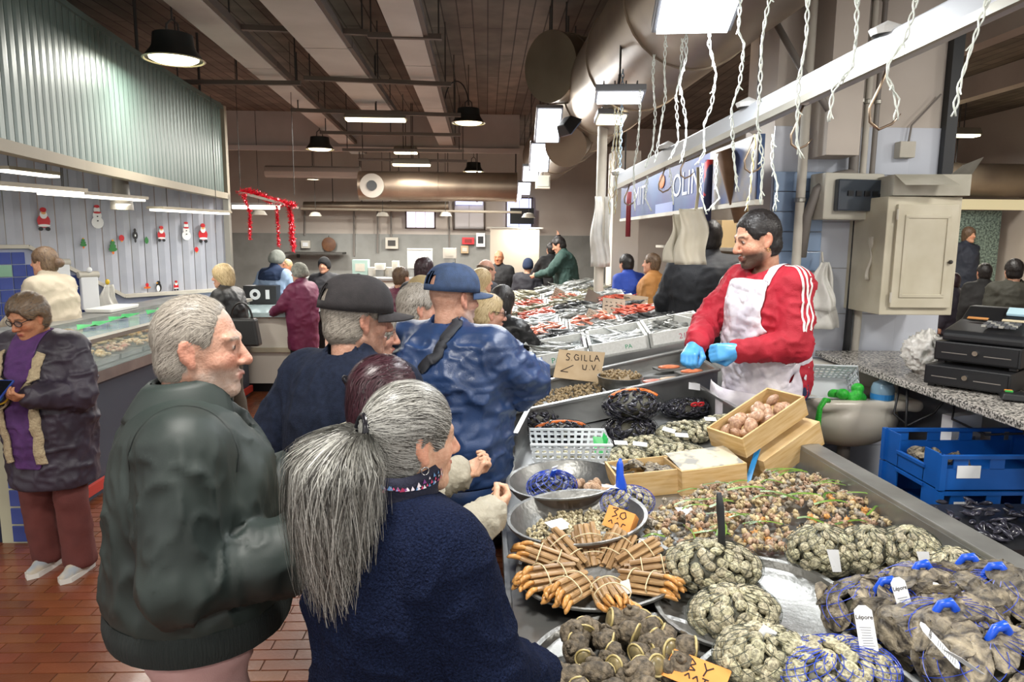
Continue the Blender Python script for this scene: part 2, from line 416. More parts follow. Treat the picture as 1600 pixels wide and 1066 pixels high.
        if q > 0:
            C((0, .09, .018), (0, .112, -.022), .0085, .0125, .01); E((0, .113, -.028), (.0125, .012, .011), .008)
            for g in (-1, 1):
                E((g * .0135, .1, -.031), (.008, .011, .008), .006); E((g * .032, .1, .012), (.02, .016, .012), .012, 'sub'); E((g * .031, .079, .011), (.0135, .0135, .0125), .003)
                C((g * .016, .088, .03), (g * .045, .077, .033), .009, .008, .014)
                Re = np.array(Matrix.Rotation(RAD(g * 22), 3, 'Z') @ Matrix.Rotation(RAD(12), 3, 'X'))
                E((g * .08, -.008, .0), (.0085, .021, .034), .006, R=Re); E((g * .0875, -.003, .004), (.006, .011, .019), .005, 'sub', R=Re); E((g * .076, .002, -.03), (.008, .01, .012), .006)
            C((-.02, .089, -.062), (0, .098, -.06), .0062, .0075, .006); C((.02, .089, -.062), (0, .098, -.06), .0062, .0075, .006)
            C((-.016, .089, -.072), (.016, .089, -.072), .0085, kk=.006); C((-.024, .1, -.0665), (.024, .1, -.0665), .0026, kk=.003, op='sub')
        else:
            C((0, .09, .015), (0, .11, -.025), .01, .014, .012)
            for g in (-1, 1): E((g * .079, -.006, .0), (.012, .02, .033), .006)
        V, Q = S.nets(); V = relax(V, Q, 1) if q < 2 else V
        Cc = p._paint(V); me = mesh_np('person', V, Q); vcol(me, Cc)
        p.o = link('person', me, mat('skin', vc=True, rough=.5, col2='#f0e6e0', scale=60, bump=.25, bscale=140, spec=.4), None, p.loc, p.rot)
        tag(p.o, label, 'person', group); p.bm = None
    def _hand(p, S, nm, d):
        J, s = p.J, p.s; i = 0 if nm == 'L' else 1; g = -1 if nm == 'L' else 1; cu = p.curl[i]
        n = np.array(p.palm[i] if p.palm[i] is not None else (-g, .15, 0.), float); n -= d * (n @ d); n /= np.linalg.norm(n)   # palm faces n
        sd = np.cross(d, n); sd = sd * (1 if np.dot(sd, [0, 1, .3]) > 0 or p.palm[i] is not None else -1)      # thumb side
        w = J['w' + nm]; P = lambda a, b_, c: w + (d * a + sd * b_ + n * c) * s
        S.cap(P(-.02, 0, 0), P(.03, 0, 0), .025 * s, .022 * s, k=.012)
        for t in (-.026, -.009, .009, .026): S.cap(P(.02, t * .7, 0), P(.085, t, .004), .015 * s, .0115 * s, k=.012)
        for t, ln in ((-.029, .055), (-.01, .07), (.01, .075), (.029, .066)):
            a = P(.088, t, .004); pr = a; ang = 0
            for sg_, (fl, r) in enumerate(((.48, .0098), (.3, .0088), (.24, .0078))):
                ang += cu * (1.0, 1.25, .8)[sg_]; dd = d * cos(ang) + n * sin(ang); nx = pr + dd * ln * fl * s * 1.15
                S.cap(pr, nx, r * s, (r - .0008) * s, k=.004); pr = nx
        a = P(.02, .028, .008); bq = P(.055, .05, .018 + .02 * cu); c = P(.085, .05 - .02 * cu, .028 + .035 * cu)
        S.cap(a, bq, .0125 * s, .011 * s, k=.012); S.cap(bq, c, .0108 * s, .009 * s, k=.004)
    def _paint(p, V):
        sk = np.array(lin(SKIN.get(p.skin, p.skin))); C = np.tile(sk, (len(V), 1)); X = p.hq(V); x, y, z = X.T; ax = np.abs(x)
        hd = (z > -.15) & (np.abs(y) < .16) & (ax < .12)
        def mix(mk, col, f=1.):
            mk = np.clip(mk, 0, 1)[:, None] * f * hd[:, None]; C[:] = C * (1 - mk) + np.array(lin(col)) * mk
        ss = lambda v, a, b_: np.clip((v - a) / (b_ - a), 0, 1)
        red = np.array([1.12, .86, .84]); rk = (np.exp(-(((ax - .04) / .022) ** 2 + ((z + .025) / .025) ** 2)) * (y > .03) * .8 + np.exp(-((x / .016) ** 2 + ((z + .022) / .018) ** 2)) * (y > .09) * .8 + (ax > .079) * (np.abs(z) < .05) * .7) * hd
        C[:] = C * (1 + (red - 1) * np.clip(rk, 0, 1)[:, None])
        if p.scalp: mix(ss(z - .35 * (-.02 - y) * (y < -.02) - np.where(y > 0, y * .75, 0), .03, .045) if not p.bald else 0 * z, p.scalp); mix((y < -.01) * ss(z, -.06, -.04) * (ax < .084), p.scalp, 0 if p.bald else 1)
        if p.beard:
            bz = ss(-z, .035, .055) * ss(y, -.005, .025) * ss(z, -.16, -.12); mix(bz, p.beard[0], p.beard[1])
        if p.q > 0:
            lp = 1 - ss(np.sqrt((x / .023) ** 2 + ((z + .066) / .0135) ** 2), .8, 1.15); mix(lp * (y > .075), '#a8665a' if not p.female else '#a85450', .75)
            mix((1 - ss(np.abs(z - .034 + .12 * np.abs(ax - .03)), .003, .0065)) * ss(ax, .01, .014) * (1 - ss(ax, .045, .052)) * (y > .05), p.brow, .85)
            r2 = np.sqrt((ax - .031) ** 2 + (z - .011) ** 2); ey = (y > .0845) & (y < .1)
            mix((r2 < .0115) * (np.abs(z - .011) < .0042) * ey, '#bfb2aa'); mix((r2 < .0062) * ey, '#2a1d18'); mix((np.abs(np.abs(z - .011) - .0062) < .0016) * (r2 < .014) * ey, '#4a332b', .7)
        return C
    def child(p, name, V, Q, m, label=None, C=None):
        me = mesh_np(name, V, Q)
        if C is not None: vcol(me, C)
        o = link(name, me, m, p.o)
        if label: o['label'] = label
        return o
    def bvh(p, V, Q): return BVHTree.FromPolygons([tuple(v) for v in V], [tuple(int(i) for i in f) for f in Q])
    # --- clothing
    def jacket(p, m, t=.03, hem=.78, name='jacket', wr=(.012, 7), collar='stand', flare=0., sleeve=1., sl=0., puff=0., label=None, open_=0., seed=1, h=None, lower=None, cols=None, chest=0., neck=1.49, aniso=(1, 1, 1)):
        J, s, b, q = p.J, p.s, p.b, p.q; lo, hi = p.box(.2 + t); lo[2] = hem * s - .05; h = h or (.021, .016, .0095)[q]
        S = Sdf(lo, hi, h); u = p.up; bl = p.belly
        hip = np.array([.155 * b + t + flare, .115 * b + t + flare, .2])
        pz = lambda v: u(v) if v[2] > .93 else np.array(v) * s
        zs = [(hem - .03, .150 * b + flare, .112 * b + flare, 0), (.95, .150 * b + flare * .6, .118 * b + flare * .6 + bl * .6, bl * .6), (1.08, .146 * b + flare * .3, .115 * b + bl, bl), (1.22, .158 * b, .115 * b + bl * .4, bl * .5 + chest * .6), (1.33, .160 * b, .11 * b + chest * .5, chest * .5)]
        prev = None
        for (z, rx, ry, fy) in zs:
            c = pz((0, fy * .5, z)); S.ell(c, (np.array([rx, ry, .12]) + t) * s, .09)
            if prev is not None:
                for f in (.33, .66): S.ell(prev[0] * (1 - f) + c * f, (prev[1] * (1 - f) + np.array([rx, ry, .12]) * f + t) * s, .09)
            prev = (c, np.array([rx, ry, .12]))
        S.cap(J['sL'] * .9 + J['nb'] * .1, J['sR'] * .9 + J['nb'] * .1, (.058 + t) * s, k=.05); S.ell(u((0, -.02, 1.39)), (np.array([.14 * b, .085, .07]) + t) * s, .06)
        if p.female:
            for g in (-1, 1): S.ell(u((g * .075, .085, 1.24)), (np.array([.07, .06, .08]) + t * .5) * s, .06)
        for nm in 'LR':
            if not sleeve: continue
            e, w_ = J['e' + nm], J['w' + nm]; w2 = e + (w_ - e) * (sleeve - .06)
            S.cap(J['s' + nm], e, (.054 + t + sl) * s, (.047 + t * .85 + sl) * s, k=.022); S.cap(e, w2, (.046 + t * .85 + sl) * s, (.036 + t * .6 + sl) * s, k=.018)
            if puff: S.cap(w2 - (w_ - e) * .16, w2 - (w_ - e) * .05, (.05 + t + puff) * s, k=.02)
        if collar == 'stand':
            S.cap(u((0, -.02, 1.44)), u((0, .005, 1.515)), .083 * s, .078 * s, k=.02); S.cap(u((0, -.015, 1.5)), u((0, .015, 1.62)), .063 * s, .066 * s, k=.008, op='sub')
        elif collar == 'hood':
            for i in range(9):
                a = pi * i / 8; c = u((.112 * cos(a), -.025 - .085 * sin(a), 1.415 + .02 * sin(a))); S.ell(c, (np.array([.05, .045, .04])) * s, .02)
            S.cap(u((0, -.01, 1.44)), u((0, .02, 1.65)), .078 * s, .085 * s, k=.02, op='sub')
        elif collar == 'roll':
            S.cap(u((0, -.015, 1.43)), u((0, .01, 1.52)), .078 * s, .074 * s, k=.015)
        elif collar == 'wide':
            for i in range(13):
                a = pi * (-.22 + 1.44 * i / 12); S.ell(u((.112 * cos(a), -.02 - .085 * sin(a), 1.45 - .03 * (sin(a) < 0) + .02 * sin(a))), np.array([.042, .042, .036]) * s, .03)
        else:
            S.cap(u((0, .0, 1.46)), u((0, .02, 1.65)), .066 * s, .075 * s, k=.02, op='sub')
        if collar in ('stand', 'wide') and open_: S.cap(u((0, .12, 1.36)), u((0, .1, 1.6)), open_ * .3 * s, open_ * s, k=.015, op='sub')
        if collar == 'front':
            S.cap(u((0, .13, 1.2)), u((0, .1, 1.6)), .02, .07 * s, k=.02, op='sub')
        S.clip((0, 0, hem * s), (0, 0, -1), .01)
        V, Q = S.nets(); V = relax(V, Q, 2)
        if wr and wr[0]:
            mk = np.clip((V[:, 2] - hem * s) / .05, .25, 1) * np.clip((u((0, 0, neck))[2] - V[:, 2]) / .06, .15, 1)
            V = rough_mesh(V, Q, wr[0], wr[1], seed, mask=mk, aniso=aniso)
        p.jv = (V, Q); C = cols(p, V) if cols else None
        p.jo = p.child(name, V, Q, m, label, C); p.jb = p.bvh(V, Q) if q > 0 else None
        return p.jo
    def trousers(p, m, t=.022, name='trousers', top=.99, bottom=.09, wr=(.008, 9), label=None, wide=0., h=None):
        J, s, b = p.J, p.s, p.b; lo, hi = p.box(.2); hi[2] = top * s + .05; lo[2] = 0; S = Sdf(lo, hi, h or (.026, .023, .022)[p.q])
        S.cap(J['hL'], J['hR'], (.105 * b + t) * s, k=.04); S.ell(J['pel'] + np.array([0, 0, .04]), np.array([.15 * b + t, .115 * b + t, .13]) * s, .04)
        for nm in 'LR':
            f = J['a' + nm] + np.array([0, 0, -.02]); S.cap(J['h' + nm], J['k' + nm], (.082 * b + t) * s, (.058 + t + wide * .5) * s, k=.03); S.cap(J['k' + nm], f, (.057 + t + wide * .5) * s, (.05 + t + wide) * s, k=.02)
        S.clip((0, 0, top * s), (0, 0, 1), .01); S.clip((0, 0, bottom * s * .5), (0, 0, -1), .01)
        V, Q = S.nets(); V = relax(V, Q, 2)
        if wr: V = rough_mesh(V, Q, wr[0], wr[1], 5, aniso=(1, 1, .7))
        return p.child(name, V, Q, m, label)
    def skirt_or_coat(p, m, top, hem, r0, r1, name, t=.0): pass
    def shoes(p, m, sole=None):
        for nm in 'LR':
            f = p.J['a' + nm]; s = p.s; S = Sdf(f + np.array([-.1, -.14, -.12]), f + np.array([.1, .24, .08]), .017 if p.q else .022)
            S.cap(f + np.array([0, -.03, -.04]) * s, f + np.array([0, .06, -.04]) * s, .048 * s, .045 * s, k=.02); S.cap(f + np.array([0, .04, -.05]) * s, f + np.array([0, .15, -.056]) * s, .045 * s, .036 * s, k=.03); S.cap(f + np.array([0, -.02, -.03]) * s, f + np.array([0, -.015, .02]) * s, .045 * s, .047 * s, k=.02)
            S.clip((0, 0, .004), (0, 0, -1), .004); V, Q = S.nets(); V = relax(V, Q, 1); o = p.child('shoe', V, Q, m)
            if sole:
                mb = MB(); poly = [(f[0] + x * s, f[1] + y * s) for x, y in ((-.045, -.07), (0, -.085), (.045, -.07), (.05, .06), (.045, .15), (0, .19), (-.045, .15), (-.05, .06))]
                mb.prism(poly, .0, .028).build('sole', sole, o)
    # --- hair
    def hair(p, m, t=.012, style='short', strands=0, sm=None, name='hair', h=None, extra=None, seed=3, flow=None, length=.05, width=.0022, lift=.002, amp=.004):
        q = p.q; h = h or (.013, .0095, .0056)[q]; r = .2; S = Sdf(p.hc - r, p.hc + r, h); hs = p.hs; R = p.Rh; H = p.hp
        E = lambda c, rr, k=.012, op='add': S.ell(H(c), np.array(rr) * hs, k, R, op)
        E((0, -.014, .033), (.077 + t, .098 + t, .097 + t))
        if style in ('short', 'receding', 'fringe'):
            E((0, -.03, -.03), (.072 + t * .6, .075 + t * .6, .075))
            E((0, .115, -.045 if style != 'receding' else -.03), (.1, .085, .132 if style != 'receding' else .165), .025, 'sub')
            for g in (-1, 1): E((g * .095, .012, -.012), (.035, .027, .042), .008, 'sub'); E((g * .08, .055, -.06), (.06, .06, .07), .01, 'sub')
            S.clip(H((0, 0, -.085)), R @ np.array([0, .25, -1.]), .01)
            if style == 'fringe':
                S.clip(H((0, 0, .045)), R @ np.array([0, .3, 1.]), .01)
        elif style == 'bob':
            E((0, -.035, -.02), (.08 + t * .7, .08 + t * .7, .1)); E((0, -.045, -.075), (.074 + t * .5, .06 + t * .6, .065), .02)
            E((0, .12, -.06), (.062, .09, .12), .012, 'sub'); S.clip(H((0, 0, -.14)), R @ np.array([0, .1, -1.]), .02)
        elif style == 'tied':
            E((0, -.03, -.03), (.074 + t * .5, .08 + t * .5, .08)); E((0, .118, -.05), (.09, .085, .12), .012, 'sub')
            for g in (-1, 1): E((g * .097, .012, -.02), (.034, .026, .05), .008, 'sub'); E((g * .08, .05, -.08), (.06, .06, .07), .01, 'sub')
            S.clip(H((0, 0, -.1)), R @ np.array([0, .35, -1.]), .01)
        elif style == 'hat':
            E((0, -.03, .0), (.08 + t, .09 + t, .09)); E((0, .12, -.06), (.1, .085, .11), .012, 'sub'); S.clip(H((0, 0, -.06)), R @ np.array([0, .0, -1.]), .01)
        if extra: extra(p, S)
        V, Q = S.nets(); V = relax(V, Q, 2)
        if amp: V = rough_mesh(V, Q, amp, 55, seed, aniso=(1, .6, .6))
        o = p.child(name, V, Q, m); p.hv = (V, Q); p.hS = S
        if strands: p.strands(o, V, Q, strands, sm or m, flow, length, width, lift, seed)
        return o
    def strands(p, o, V, Q, n, m, flow, length, width, lift, seed=1, pts=6, name='hair_strands', S=None):
        S = S or p.hS; N = vnormals(V, Q); rg = np.random.RandomState(seed); i = rg.randint(0, len(V), n); P = V[i].copy(); nr = N[i]
        L_ = length * rg.uniform(.6, 1.2, n)[:, None]; wv = width * rg.uniform(.6, 1.2, n)[:, None]; lf = lift * rg.uniform(.2, 1.6, n)[:, None]; jit = rg.normal(0, .16, (n, 3)); C = []; NN = []
        un = lambda A: A / np.maximum(np.linalg.norm(A, axis=1), 1e-9)[:, None]
        for k in range(pts):
            C.append(P + nr * lf * (.2 + k / pts)); NN.append(nr); X = p.hq(P)
            f = (np.stack([np.broadcast_to(c_, (n,)) for c_ in flow(X.T)], 1) if flow else np.tile([0, -.4, -1.], (n, 1))) @ p.Rh.T + jit
            d = un(f - nr * (f * nr).sum(1)[:, None]); d = un(d + rg.normal(0, .08, (n, 3))); P = P + d * L_ / pts
            v, g = S.sample(P); P = P - g * np.clip(v, -.01, .01)[:, None]; nr = g
        vs, fs = strips(C, NN, wv)
        so = link(name, mesh_np(name, vs, fs), m, o); so['kind'] = 'stuff'
    def ribbon(p, name, pts, width, m, off=.003, bv=None, parent=None, n=None, thick=.0):
        """a band laid on the garment along points given in the local frame"""
        bv = bv or p.jb; P = []
        for a, b_ in zip(pts[:-1], pts[1:]):
            k = n or max(2, int((Vector(b_) - Vector(a)).length / .012))
            P += [Vector(a).lerp(Vector(b_), i / k) for i in range(k)]
        P.append(Vector(pts[-1])); R = []
        for c in P:
            hit = bv.find_nearest(c)
            R.append((hit[0], hit[1]))
        vs = []; fs = []
        for k in range(len(R)):
            c = (R[max(k - 1, 0)][0] + R[k][0] * 2 + R[min(k + 1, len(R) - 1)][0]) / 4; nn = (R[max(k - 1, 0)][1] + R[k][1] + R[min(k + 1, len(R) - 1)][1]).normalized()
            tg = (R[min(k + 1, len(R) - 1)][0] - R[max(k - 1, 0)][0]); sd = tg.cross(nn); sd = sd.normalized() * width / 2 if sd.length > 1e-9 else Vector((width / 2, 0, 0))
            for g in (-1, 0, 1):
                hit = bv.find_nearest(c + sd * g); q = hit[0] + hit[1] * off if hit[0] else c + sd * g; vs.append(q)
        for k in range(len(R) - 1):
            for g in (0, 1): a = 3 * k + g; fs.append((a, a + 1, a + 4, a + 3))
        o = link(name, mesh_np(name, np.array(vs), np.array(fs)), m, parent or p.o)
        if thick:
            md = o.modifiers.new('solid', 'SOLIDIFY'); md.thickness = thick; md.offset = 1
        return o
    def capm(p, m, mb, brim_m=None, back_hole=False, name='cap', size=1., label=None, tilt=0):
        H = p.hp; z0 = .03; n = 36; rows = 9; A = MB(); Rt = np.array(Matrix.Rotation(RAD(-tilt), 3, 'X'))
        def pt(x, y, z): return tuple(H(Rt @ np.array([x, y, z])))
        def dome(u, v):
            a = 2 * pi * u; e = v * pi / 2; r = cos(e) ** .75; hgt = .108 * size * (sin(e) ** .85)
            yy = sin(a) * .116 * size * r - .012; xx = cos(a) * .094 * size * r
            return pt(xx, yy, z0 + hgt + (.012 * (sin(a) < -.2) * 0))
        V = [dome(i / n, j / rows) for j in range(rows + 1) for i in range(n)]; F = []
        for j in range(rows):
            for i in range(n):
                ang = (i + .5) / n * 2 * pi
                if back_hole and j < 4 and abs(ang - 1.5 * pi) < (.42, .42, .36, .22)[j] and j > 0: continue
                F.append((j * n + i, j * n + (i + 1) % n, (j + 1) * n + (i + 1) % n, (j + 1) * n + i))
        A.add(V, F); o = link(name, A.mesh(name, True), m, p.o); md = o.modifiers.new('solid', 'SOLIDIFY'); md.thickness = .004; md.offset = 1
        if label: o['label'] = label
        B = MB()
        def br(u, v):
            a = pi * (.12 + .76 * u); x0, y0 = cos(a) * .094 * size, sin(a) * .116 * size - .012; ex = .085 * sin((a - .12 * pi) / (.76 * pi) * pi) ** .7
            return pt(x0 * (1 + .05 * v), y0 + ex * v, z0 + .004 - .012 * v - .022 * (x0 / .094) ** 2 * (.3 + .7 * v))
        B.grid(br, 16, 6); bo = link('brim', B.mesh('brim', True), brim_m or m, o); md = bo.modifiers.new('solid', 'SOLIDIFY'); md.thickness = .005
        bt = MB().ell((0, 0, 0), (.008, .008, .005), 8, 5); link('button', bt.mesh('button', True), m, o, pt(0, -.012, z0 + .109 * size))
        for k in range(6):
            a = 2 * pi * k / 6 + pi / 6; T = MB().tube([dome(a / (2 * pi), j / 8 * .99) for j in range(9)], .0016, 5); link('seam', T.mesh('seam', True), mb or m, o)
        return o
    def glasses(p, m, r=.021, z=.012):
        g = MB()
        for sg in (-1, 1):
            g.tube([p.hp((sg * (.032 + .001) + 1.15 * r * cos(a), .104 - .25 * abs(1.15 * r * cos(a) * 1) * (cos(a) * sg > 0), z + r * .85 * sin(a))) for a in np.linspace(0, 2 * pi, 17)[:-1]], .0024, 6, closed=True)
            g.tube([p.hp((sg * .057, .098, z + .006)), p.hp((sg * .082, .06, z + .01)), p.hp((sg * .088, 0, z + .012))], .002, 6)
        g.tube([p.hp((-.012, .108, z + .005)), p.hp((0, .113, z + .009)), p.hp((.012, .108, z + .005))], .0022, 6)
        o = link('glasses', g.mesh('glasses', True), m, p.o)
        l = MB()
        for sg in (-1, 1): l.add([p.hp((sg * .033 + 1.1 * r * cos(a), .1045, z + r * .82 * sin(a))) for a in np.linspace(0, 2 * pi, 15)[:-1]], [tuple(range(14))])
        link('lens', l.mesh('lens'), mat('lens_glass', '#aab4b8', rough=.05, alpha=.22), o)
def skinless(*a): pass
# ------------------------------------------------------------------ setting
M_tile = mat('terracotta', '#693922', '#7b4529', rough=.3, scale=3, rv=.16, hv=.008, bump=.12, bscale=60, coat=.25)
M_grout = mat('floor_grout', '#5f3b2a', rough=.8)
M_wallw = mat('wall_paint', '#cbc2b8', '#beb4a9', rough=.8, scale=1.5, bump=.1, bscale=20)
M_wallb = mat('wall_back_paint', '#c4bab0', '#b9aea4', rough=.8, scale=1.2)
M_metal = mat('stainless', '#a3a4a3', '#8c8d8c', rough=.34, metal=.8, scale=4, bump=.05, bscale=60)
M_metal_d = mat('stainless_dull', '#9b9b98', '#858582', rough=.42, metal=.7, scale=6)
M_duct = mat('duct_zinc', '#9c8d7a', '#88796a', rough=.42, metal=.75, scale=2)
M_white = mat('white_enamel', '#d8d8d6', rough=.4)
M_offw = mat('off_white', '#c9c4b8', '#bdb7aa', rough=.7, scale=5)
M_black = mat('black_plastic', '#17181b', rough=.45)
M_dgrey = mat('dark_grey_metal', '#3b3834', rough=.6)
M_pipe = mat('grey_pipe', '#7c7670', rough=.5)
M_alu = mat('aluminium', '#a9a69d', rough=.4, metal=.8)
M_bluepl = mat('blue_plastic', '#1257a8', '#0f4e98', rough=.4, scale=6)
M_bag = mat('white_bag_film', '#e4e2dc', '#d6d4cc', rough=.35, scale=9, alpha=.93, bump=.5, bscale=14)
M_card = mat('cardboard', '#a5865f', '#98794f', rough=.85, scale=20)
M_wood = mat('poplar_wood', '#cdb083', '#b9975f', rough=.7, scale=9, stretch=(1, 1, 9), detail=5, rv=.07)
M_orange_card = mat('orange_card', '#e0974d', '#d88d45', rough=.8, scale=10)
M_ink = mat('marker_ink', '#2a1d17', rough=.8)
M_paper = mat('white_paper', '#e2e4e6', rough=.7)
M_styro = mat('polystyrene', '#dfe0dc', '#d3d4cf', rough=.75, scale=60, bump=.15, bscale=200)
def glow(name, col, s): return mat(name, col, emit=col, es=s, rough=.5)
G_cool = glow('led_cool', '#f2f6ff', 4.); G_warm = glow('lamp_warm', '#fff0c8', 5.); G_tube = glow('tube_white', '#fdf8e8', 3.5)
# floor: bed with separate klinker tiles
fl = struct('floor', MB().box2((-9.5, -4.5, -.2), (9.5, 19.2, -.004)), M_grout)
tw, td, tg = .2425, .0775, .0035
tm = MB(); tm.add([(-(tw - tg) / 2, -(td - tg) / 2, -.01), ((tw - tg) / 2, -(td - tg) / 2, -.01), ((tw - tg) / 2, (td - tg) / 2, -.01), (-(tw - tg) / 2, (td - tg) / 2, -.01)] + [(sx * ((tw - tg) / 2 - .002), sy * ((td - tg) / 2 - .002), 0) for sx, sy in ((-1, -1), (1, -1), (1, 1), (-1, 1))],
      [(4, 5, 6, 7), (0, 1, 5, 4), (1, 2, 6, 5), (2, 3, 7, 6), (3, 0, 4, 7)])
tme = tm.mesh('tile'); tme.materials.append(M_tile); cand = []; rest = []
for j in range(10, 190):
    for i in range(-19, 8):
        x = i * tw + (tw / 2 if j % 2 else 0); y = j * td
        d = CR.transposed() @ (Vector((x, y, 0)) - CP)
        if d.z > -.3: px = py = -999
        else: px, py = 800 - FPX * d.x / d.z, 533 + FPX * d.y / d.z
        vis = -20 < px < 1620 and py < 1080 and py > 600 and (px < 160 or 345 < px < 465 or 735 < px < 835)
        (cand if vis else rest).append((y, x))
cand.sort(); rest += cand[300:]
for y, x in cand[:300]:
    o = link('tile', tme, None, fl, (x, y, 0)); o.rotation_euler = (rnd.uniform(-.004, .004), rnd.uniform(-.003, .003), 0)
rv = np.array([(x, y) for y, x in rest]); tv = np.array([v.co[:] for v in tme.vertices]); tf = np.array([f.vertices[:] for f in tme.polygons])
rV = (tv[None] + np.concatenate([rv, np.zeros((len(rv), 1))], 1)[:, None]).reshape(-1, 3); rF = (tf[None] + (np.arange(len(rv)) * 8)[:, None, None]).reshape(-1, 4)
o = link('floor_tiles', mesh_np('floor_tiles', rV, rF, False), mat('terracotta_far', '#693922', '#7b4529', rough=.3, scale=5, bump=.12, bscale=60, coat=.25), fl); o['kind'] = 'stuff'
pf = struct('floor_platform', MB().box2((1.02, 2.0, 0), (3.6, 13.5, .2)), mat('platform_rubber', '#4b4742', rough=.8)); pf['label'] = 'raised floor behind the seafood stalls'
# ceiling: board-marked concrete
M_ceil = bpy.data.materials.new('board_concrete'); M_ceil.use_nodes = True; nt = M_ceil.node_tree; N = nt.nodes; L = nt.links; b = N['Principled BSDF']; b.inputs['Roughness'].default_value = .85
tc = N.new('ShaderNodeTexCoord'); mp = N.new('ShaderNodeMapping'); mp.inputs['Rotation'].default_value = (0, 0, pi / 2); L.new(tc.outputs['Object'], mp.inputs[0]); bk = N.new('ShaderNodeTexBrick'); L.new(mp.outputs[0], bk.inputs['Vector'])
bk.inputs['Scale'].default_value = 1.; bk.inputs['Brick Width'].default_value = 2.4; bk.inputs['Row Height'].default_value = .16; bk.inputs['Mortar Size'].default_value = .008; bk.inputs['Color1'].default_value = (*lin('#7d7469'), 1); bk.inputs['Color2'].default_value = (*lin('#655d54'), 1); bk.inputs['Mortar'].default_value = (*lin('#433d36'), 1)
nz = N.new('ShaderNodeTexNoise'); nz.inputs['Scale'].default_value = 3; nz.inputs['Detail'].default_value = 6; mx = N.new('ShaderNodeMix'); mx.data_type = 'RGBA'; mx.blend_type = 'MULTIPLY'; mx.inputs['Factor'].default_value = .8
L.new(tc.outputs['Object'], nz.inputs[0]); rp = N.new('ShaderNodeMapRange'); rp.inputs[1].default_value = .3; rp.inputs[2].default_value = .7; rp.inputs[3].default_value = .6; rp.inputs[4].default_value = 1.25; L.new(nz.outputs['Fac'], rp.inputs[0]); L.new(bk.outputs[0], mx.inputs['A']); L.new(rp.outputs[0], mx.inputs['B']); L.new(mx.outputs['Result'], b.inputs['Base Color'])
struct('ceiling', MB().box2((-9.5, -4.5, 4.2), (9.5, 19.2, 4.4)), M_ceil)
M_beam = mat('beam_paint', '#b9b0a8', '#aea59d', rough=.85, scale=2)
struct('trim_1', MB().box2((-9.5, 14, 3.55), (.62, 14.5, 4.2)), M_beam, label='painted concrete cross beam'); struct('trim_2', MB().box2((-9.5, 13.94, 3.47), (.62, 14.0, 3.56)), mat('beam_light', '#c6bfb9', rough=.8))
struct('wall_back', MB().box2((-9.5, 18.5, 0), (9.5, 18.8, 4.2)), M_wallb); struct('wall_left', MB().box2((-9.6, 2, 0), (-9.4, 18.5, 4.2)), M_wallb); 
struct('trim_3', MB().box2((-9.4, 18.44, 0), (9.4, 18.5, 1.93)), mat('grey_dado', '#8b8b86', '#80807b', rough=.4, scale=3), label='grey tiled dado of the back wall')
# windows of the back wall
G_win = glow('window_daylight', '#b9bfe8', 1.6); G_win2 = glow('window_daylight_warm', '#d6cfe0', 1.3)
def bwin(n, x0, y0, x1, y1, panes, mt, vert=True):
    a, b_ = atY(x0, y0, 18.42), atY(x1, y1, 18.42); fr = MB(); X0, X1, Z0, Z1 = a.x, b_.x, b_.z, a.z; f = .035
    for q in ((X0, X0 + f, Z0, Z1), (X1 - f, X1, Z0, Z1), (X0, X1, Z0, Z0 + f), (X0, X1, Z1 - f, Z1)): fr.box2((q[0], 18.36, q[2]), (q[1], 18.44, q[3]))
    w_ = struct('window_%d' % n, fr, mat('window_frame_brown', '#5b4f47', rough=.7))
    for i in range(panes):
        x_ = X0 + f + (X1 - X0 - 2 * f) * i / panes; MB().box2((x_ + .008, 18.40, Z0 + f), (x_ + (X1 - X0 - 2 * f) / panes - .008, 18.42, Z1 - f)).build('pane', mt, w_)
    return w_
bwin(1, 633, 328, 681, 358, 3, G_win2); bwin(2, 708, 308, 758, 360, 2, mat('window_white', '#c9c4c4', rough=.5)); w3 = bwin(3, 790, 308, 832, 357, 2, G_win)
o = MB().box2(*[(atY(712, 308, 18.3).x, 18.3, atY(712, 320, 18.3).z), (atY(754, 308, 18.3).x, 18.33, atY(754, 311, 18.3).z)]).build('fanlight', G_win, bpy.data.objects['window_2'])
o = MB().box2(*[(atY(797, 328, 18.3).x, 18.25, atY(797, 350, 18.3).z), (atY(834, 328, 18.3).x, 18.33, atY(797, 325, 18.3).z)]).build('shutter', M_black, w3)
# ------------------------------------------------------------------ right pillar with tiles
pl = struct('wall_right', MB().box2((1.80, 4.5, 0), (2.92, 5.0, 4.2)), M_wallw)
tl = MB().box((0, 0, 0), (.292, .012, .292)).mesh('tile', bevel=.003); tl.materials.append(mat('white_wall_tile', '#c9cdd6', '#bfc4cf', rough=.2, scale=2, rv=.04))
for i in range(4):
    for j in range(8):
        x = 1.80 + .145 + i * .29; z = .35 + j * .295
        if x < 2.92: link('tile', tl, None, pl, (x, 4.495, z))
bt = MB().box((0, 0, 0), (.16, .012, .12)).mesh('tile', bevel=.003); bt.materials.append(mat('blue_wall_tile', '#8aa0bd', '#7f96b4', rough=.2, scale=2, rv=.05))
for i in range(2):
    for j in range(5): link('tile', bt, None, pl, (1.885 + i * .165, 4.47, 1.72 + j * .125))
struct('trim_4', MB().box2((2.86, 4.44, 1.9), (2.93, 4.5, 4.2)), M_black, label='black cable channel down the pillar edge')
struct('wall_column', MB().box2((2.02, 4.25, 2.36), (2.22, 4.5, 4.2)), M_wallw, label='narrow white column in front of the pillar')
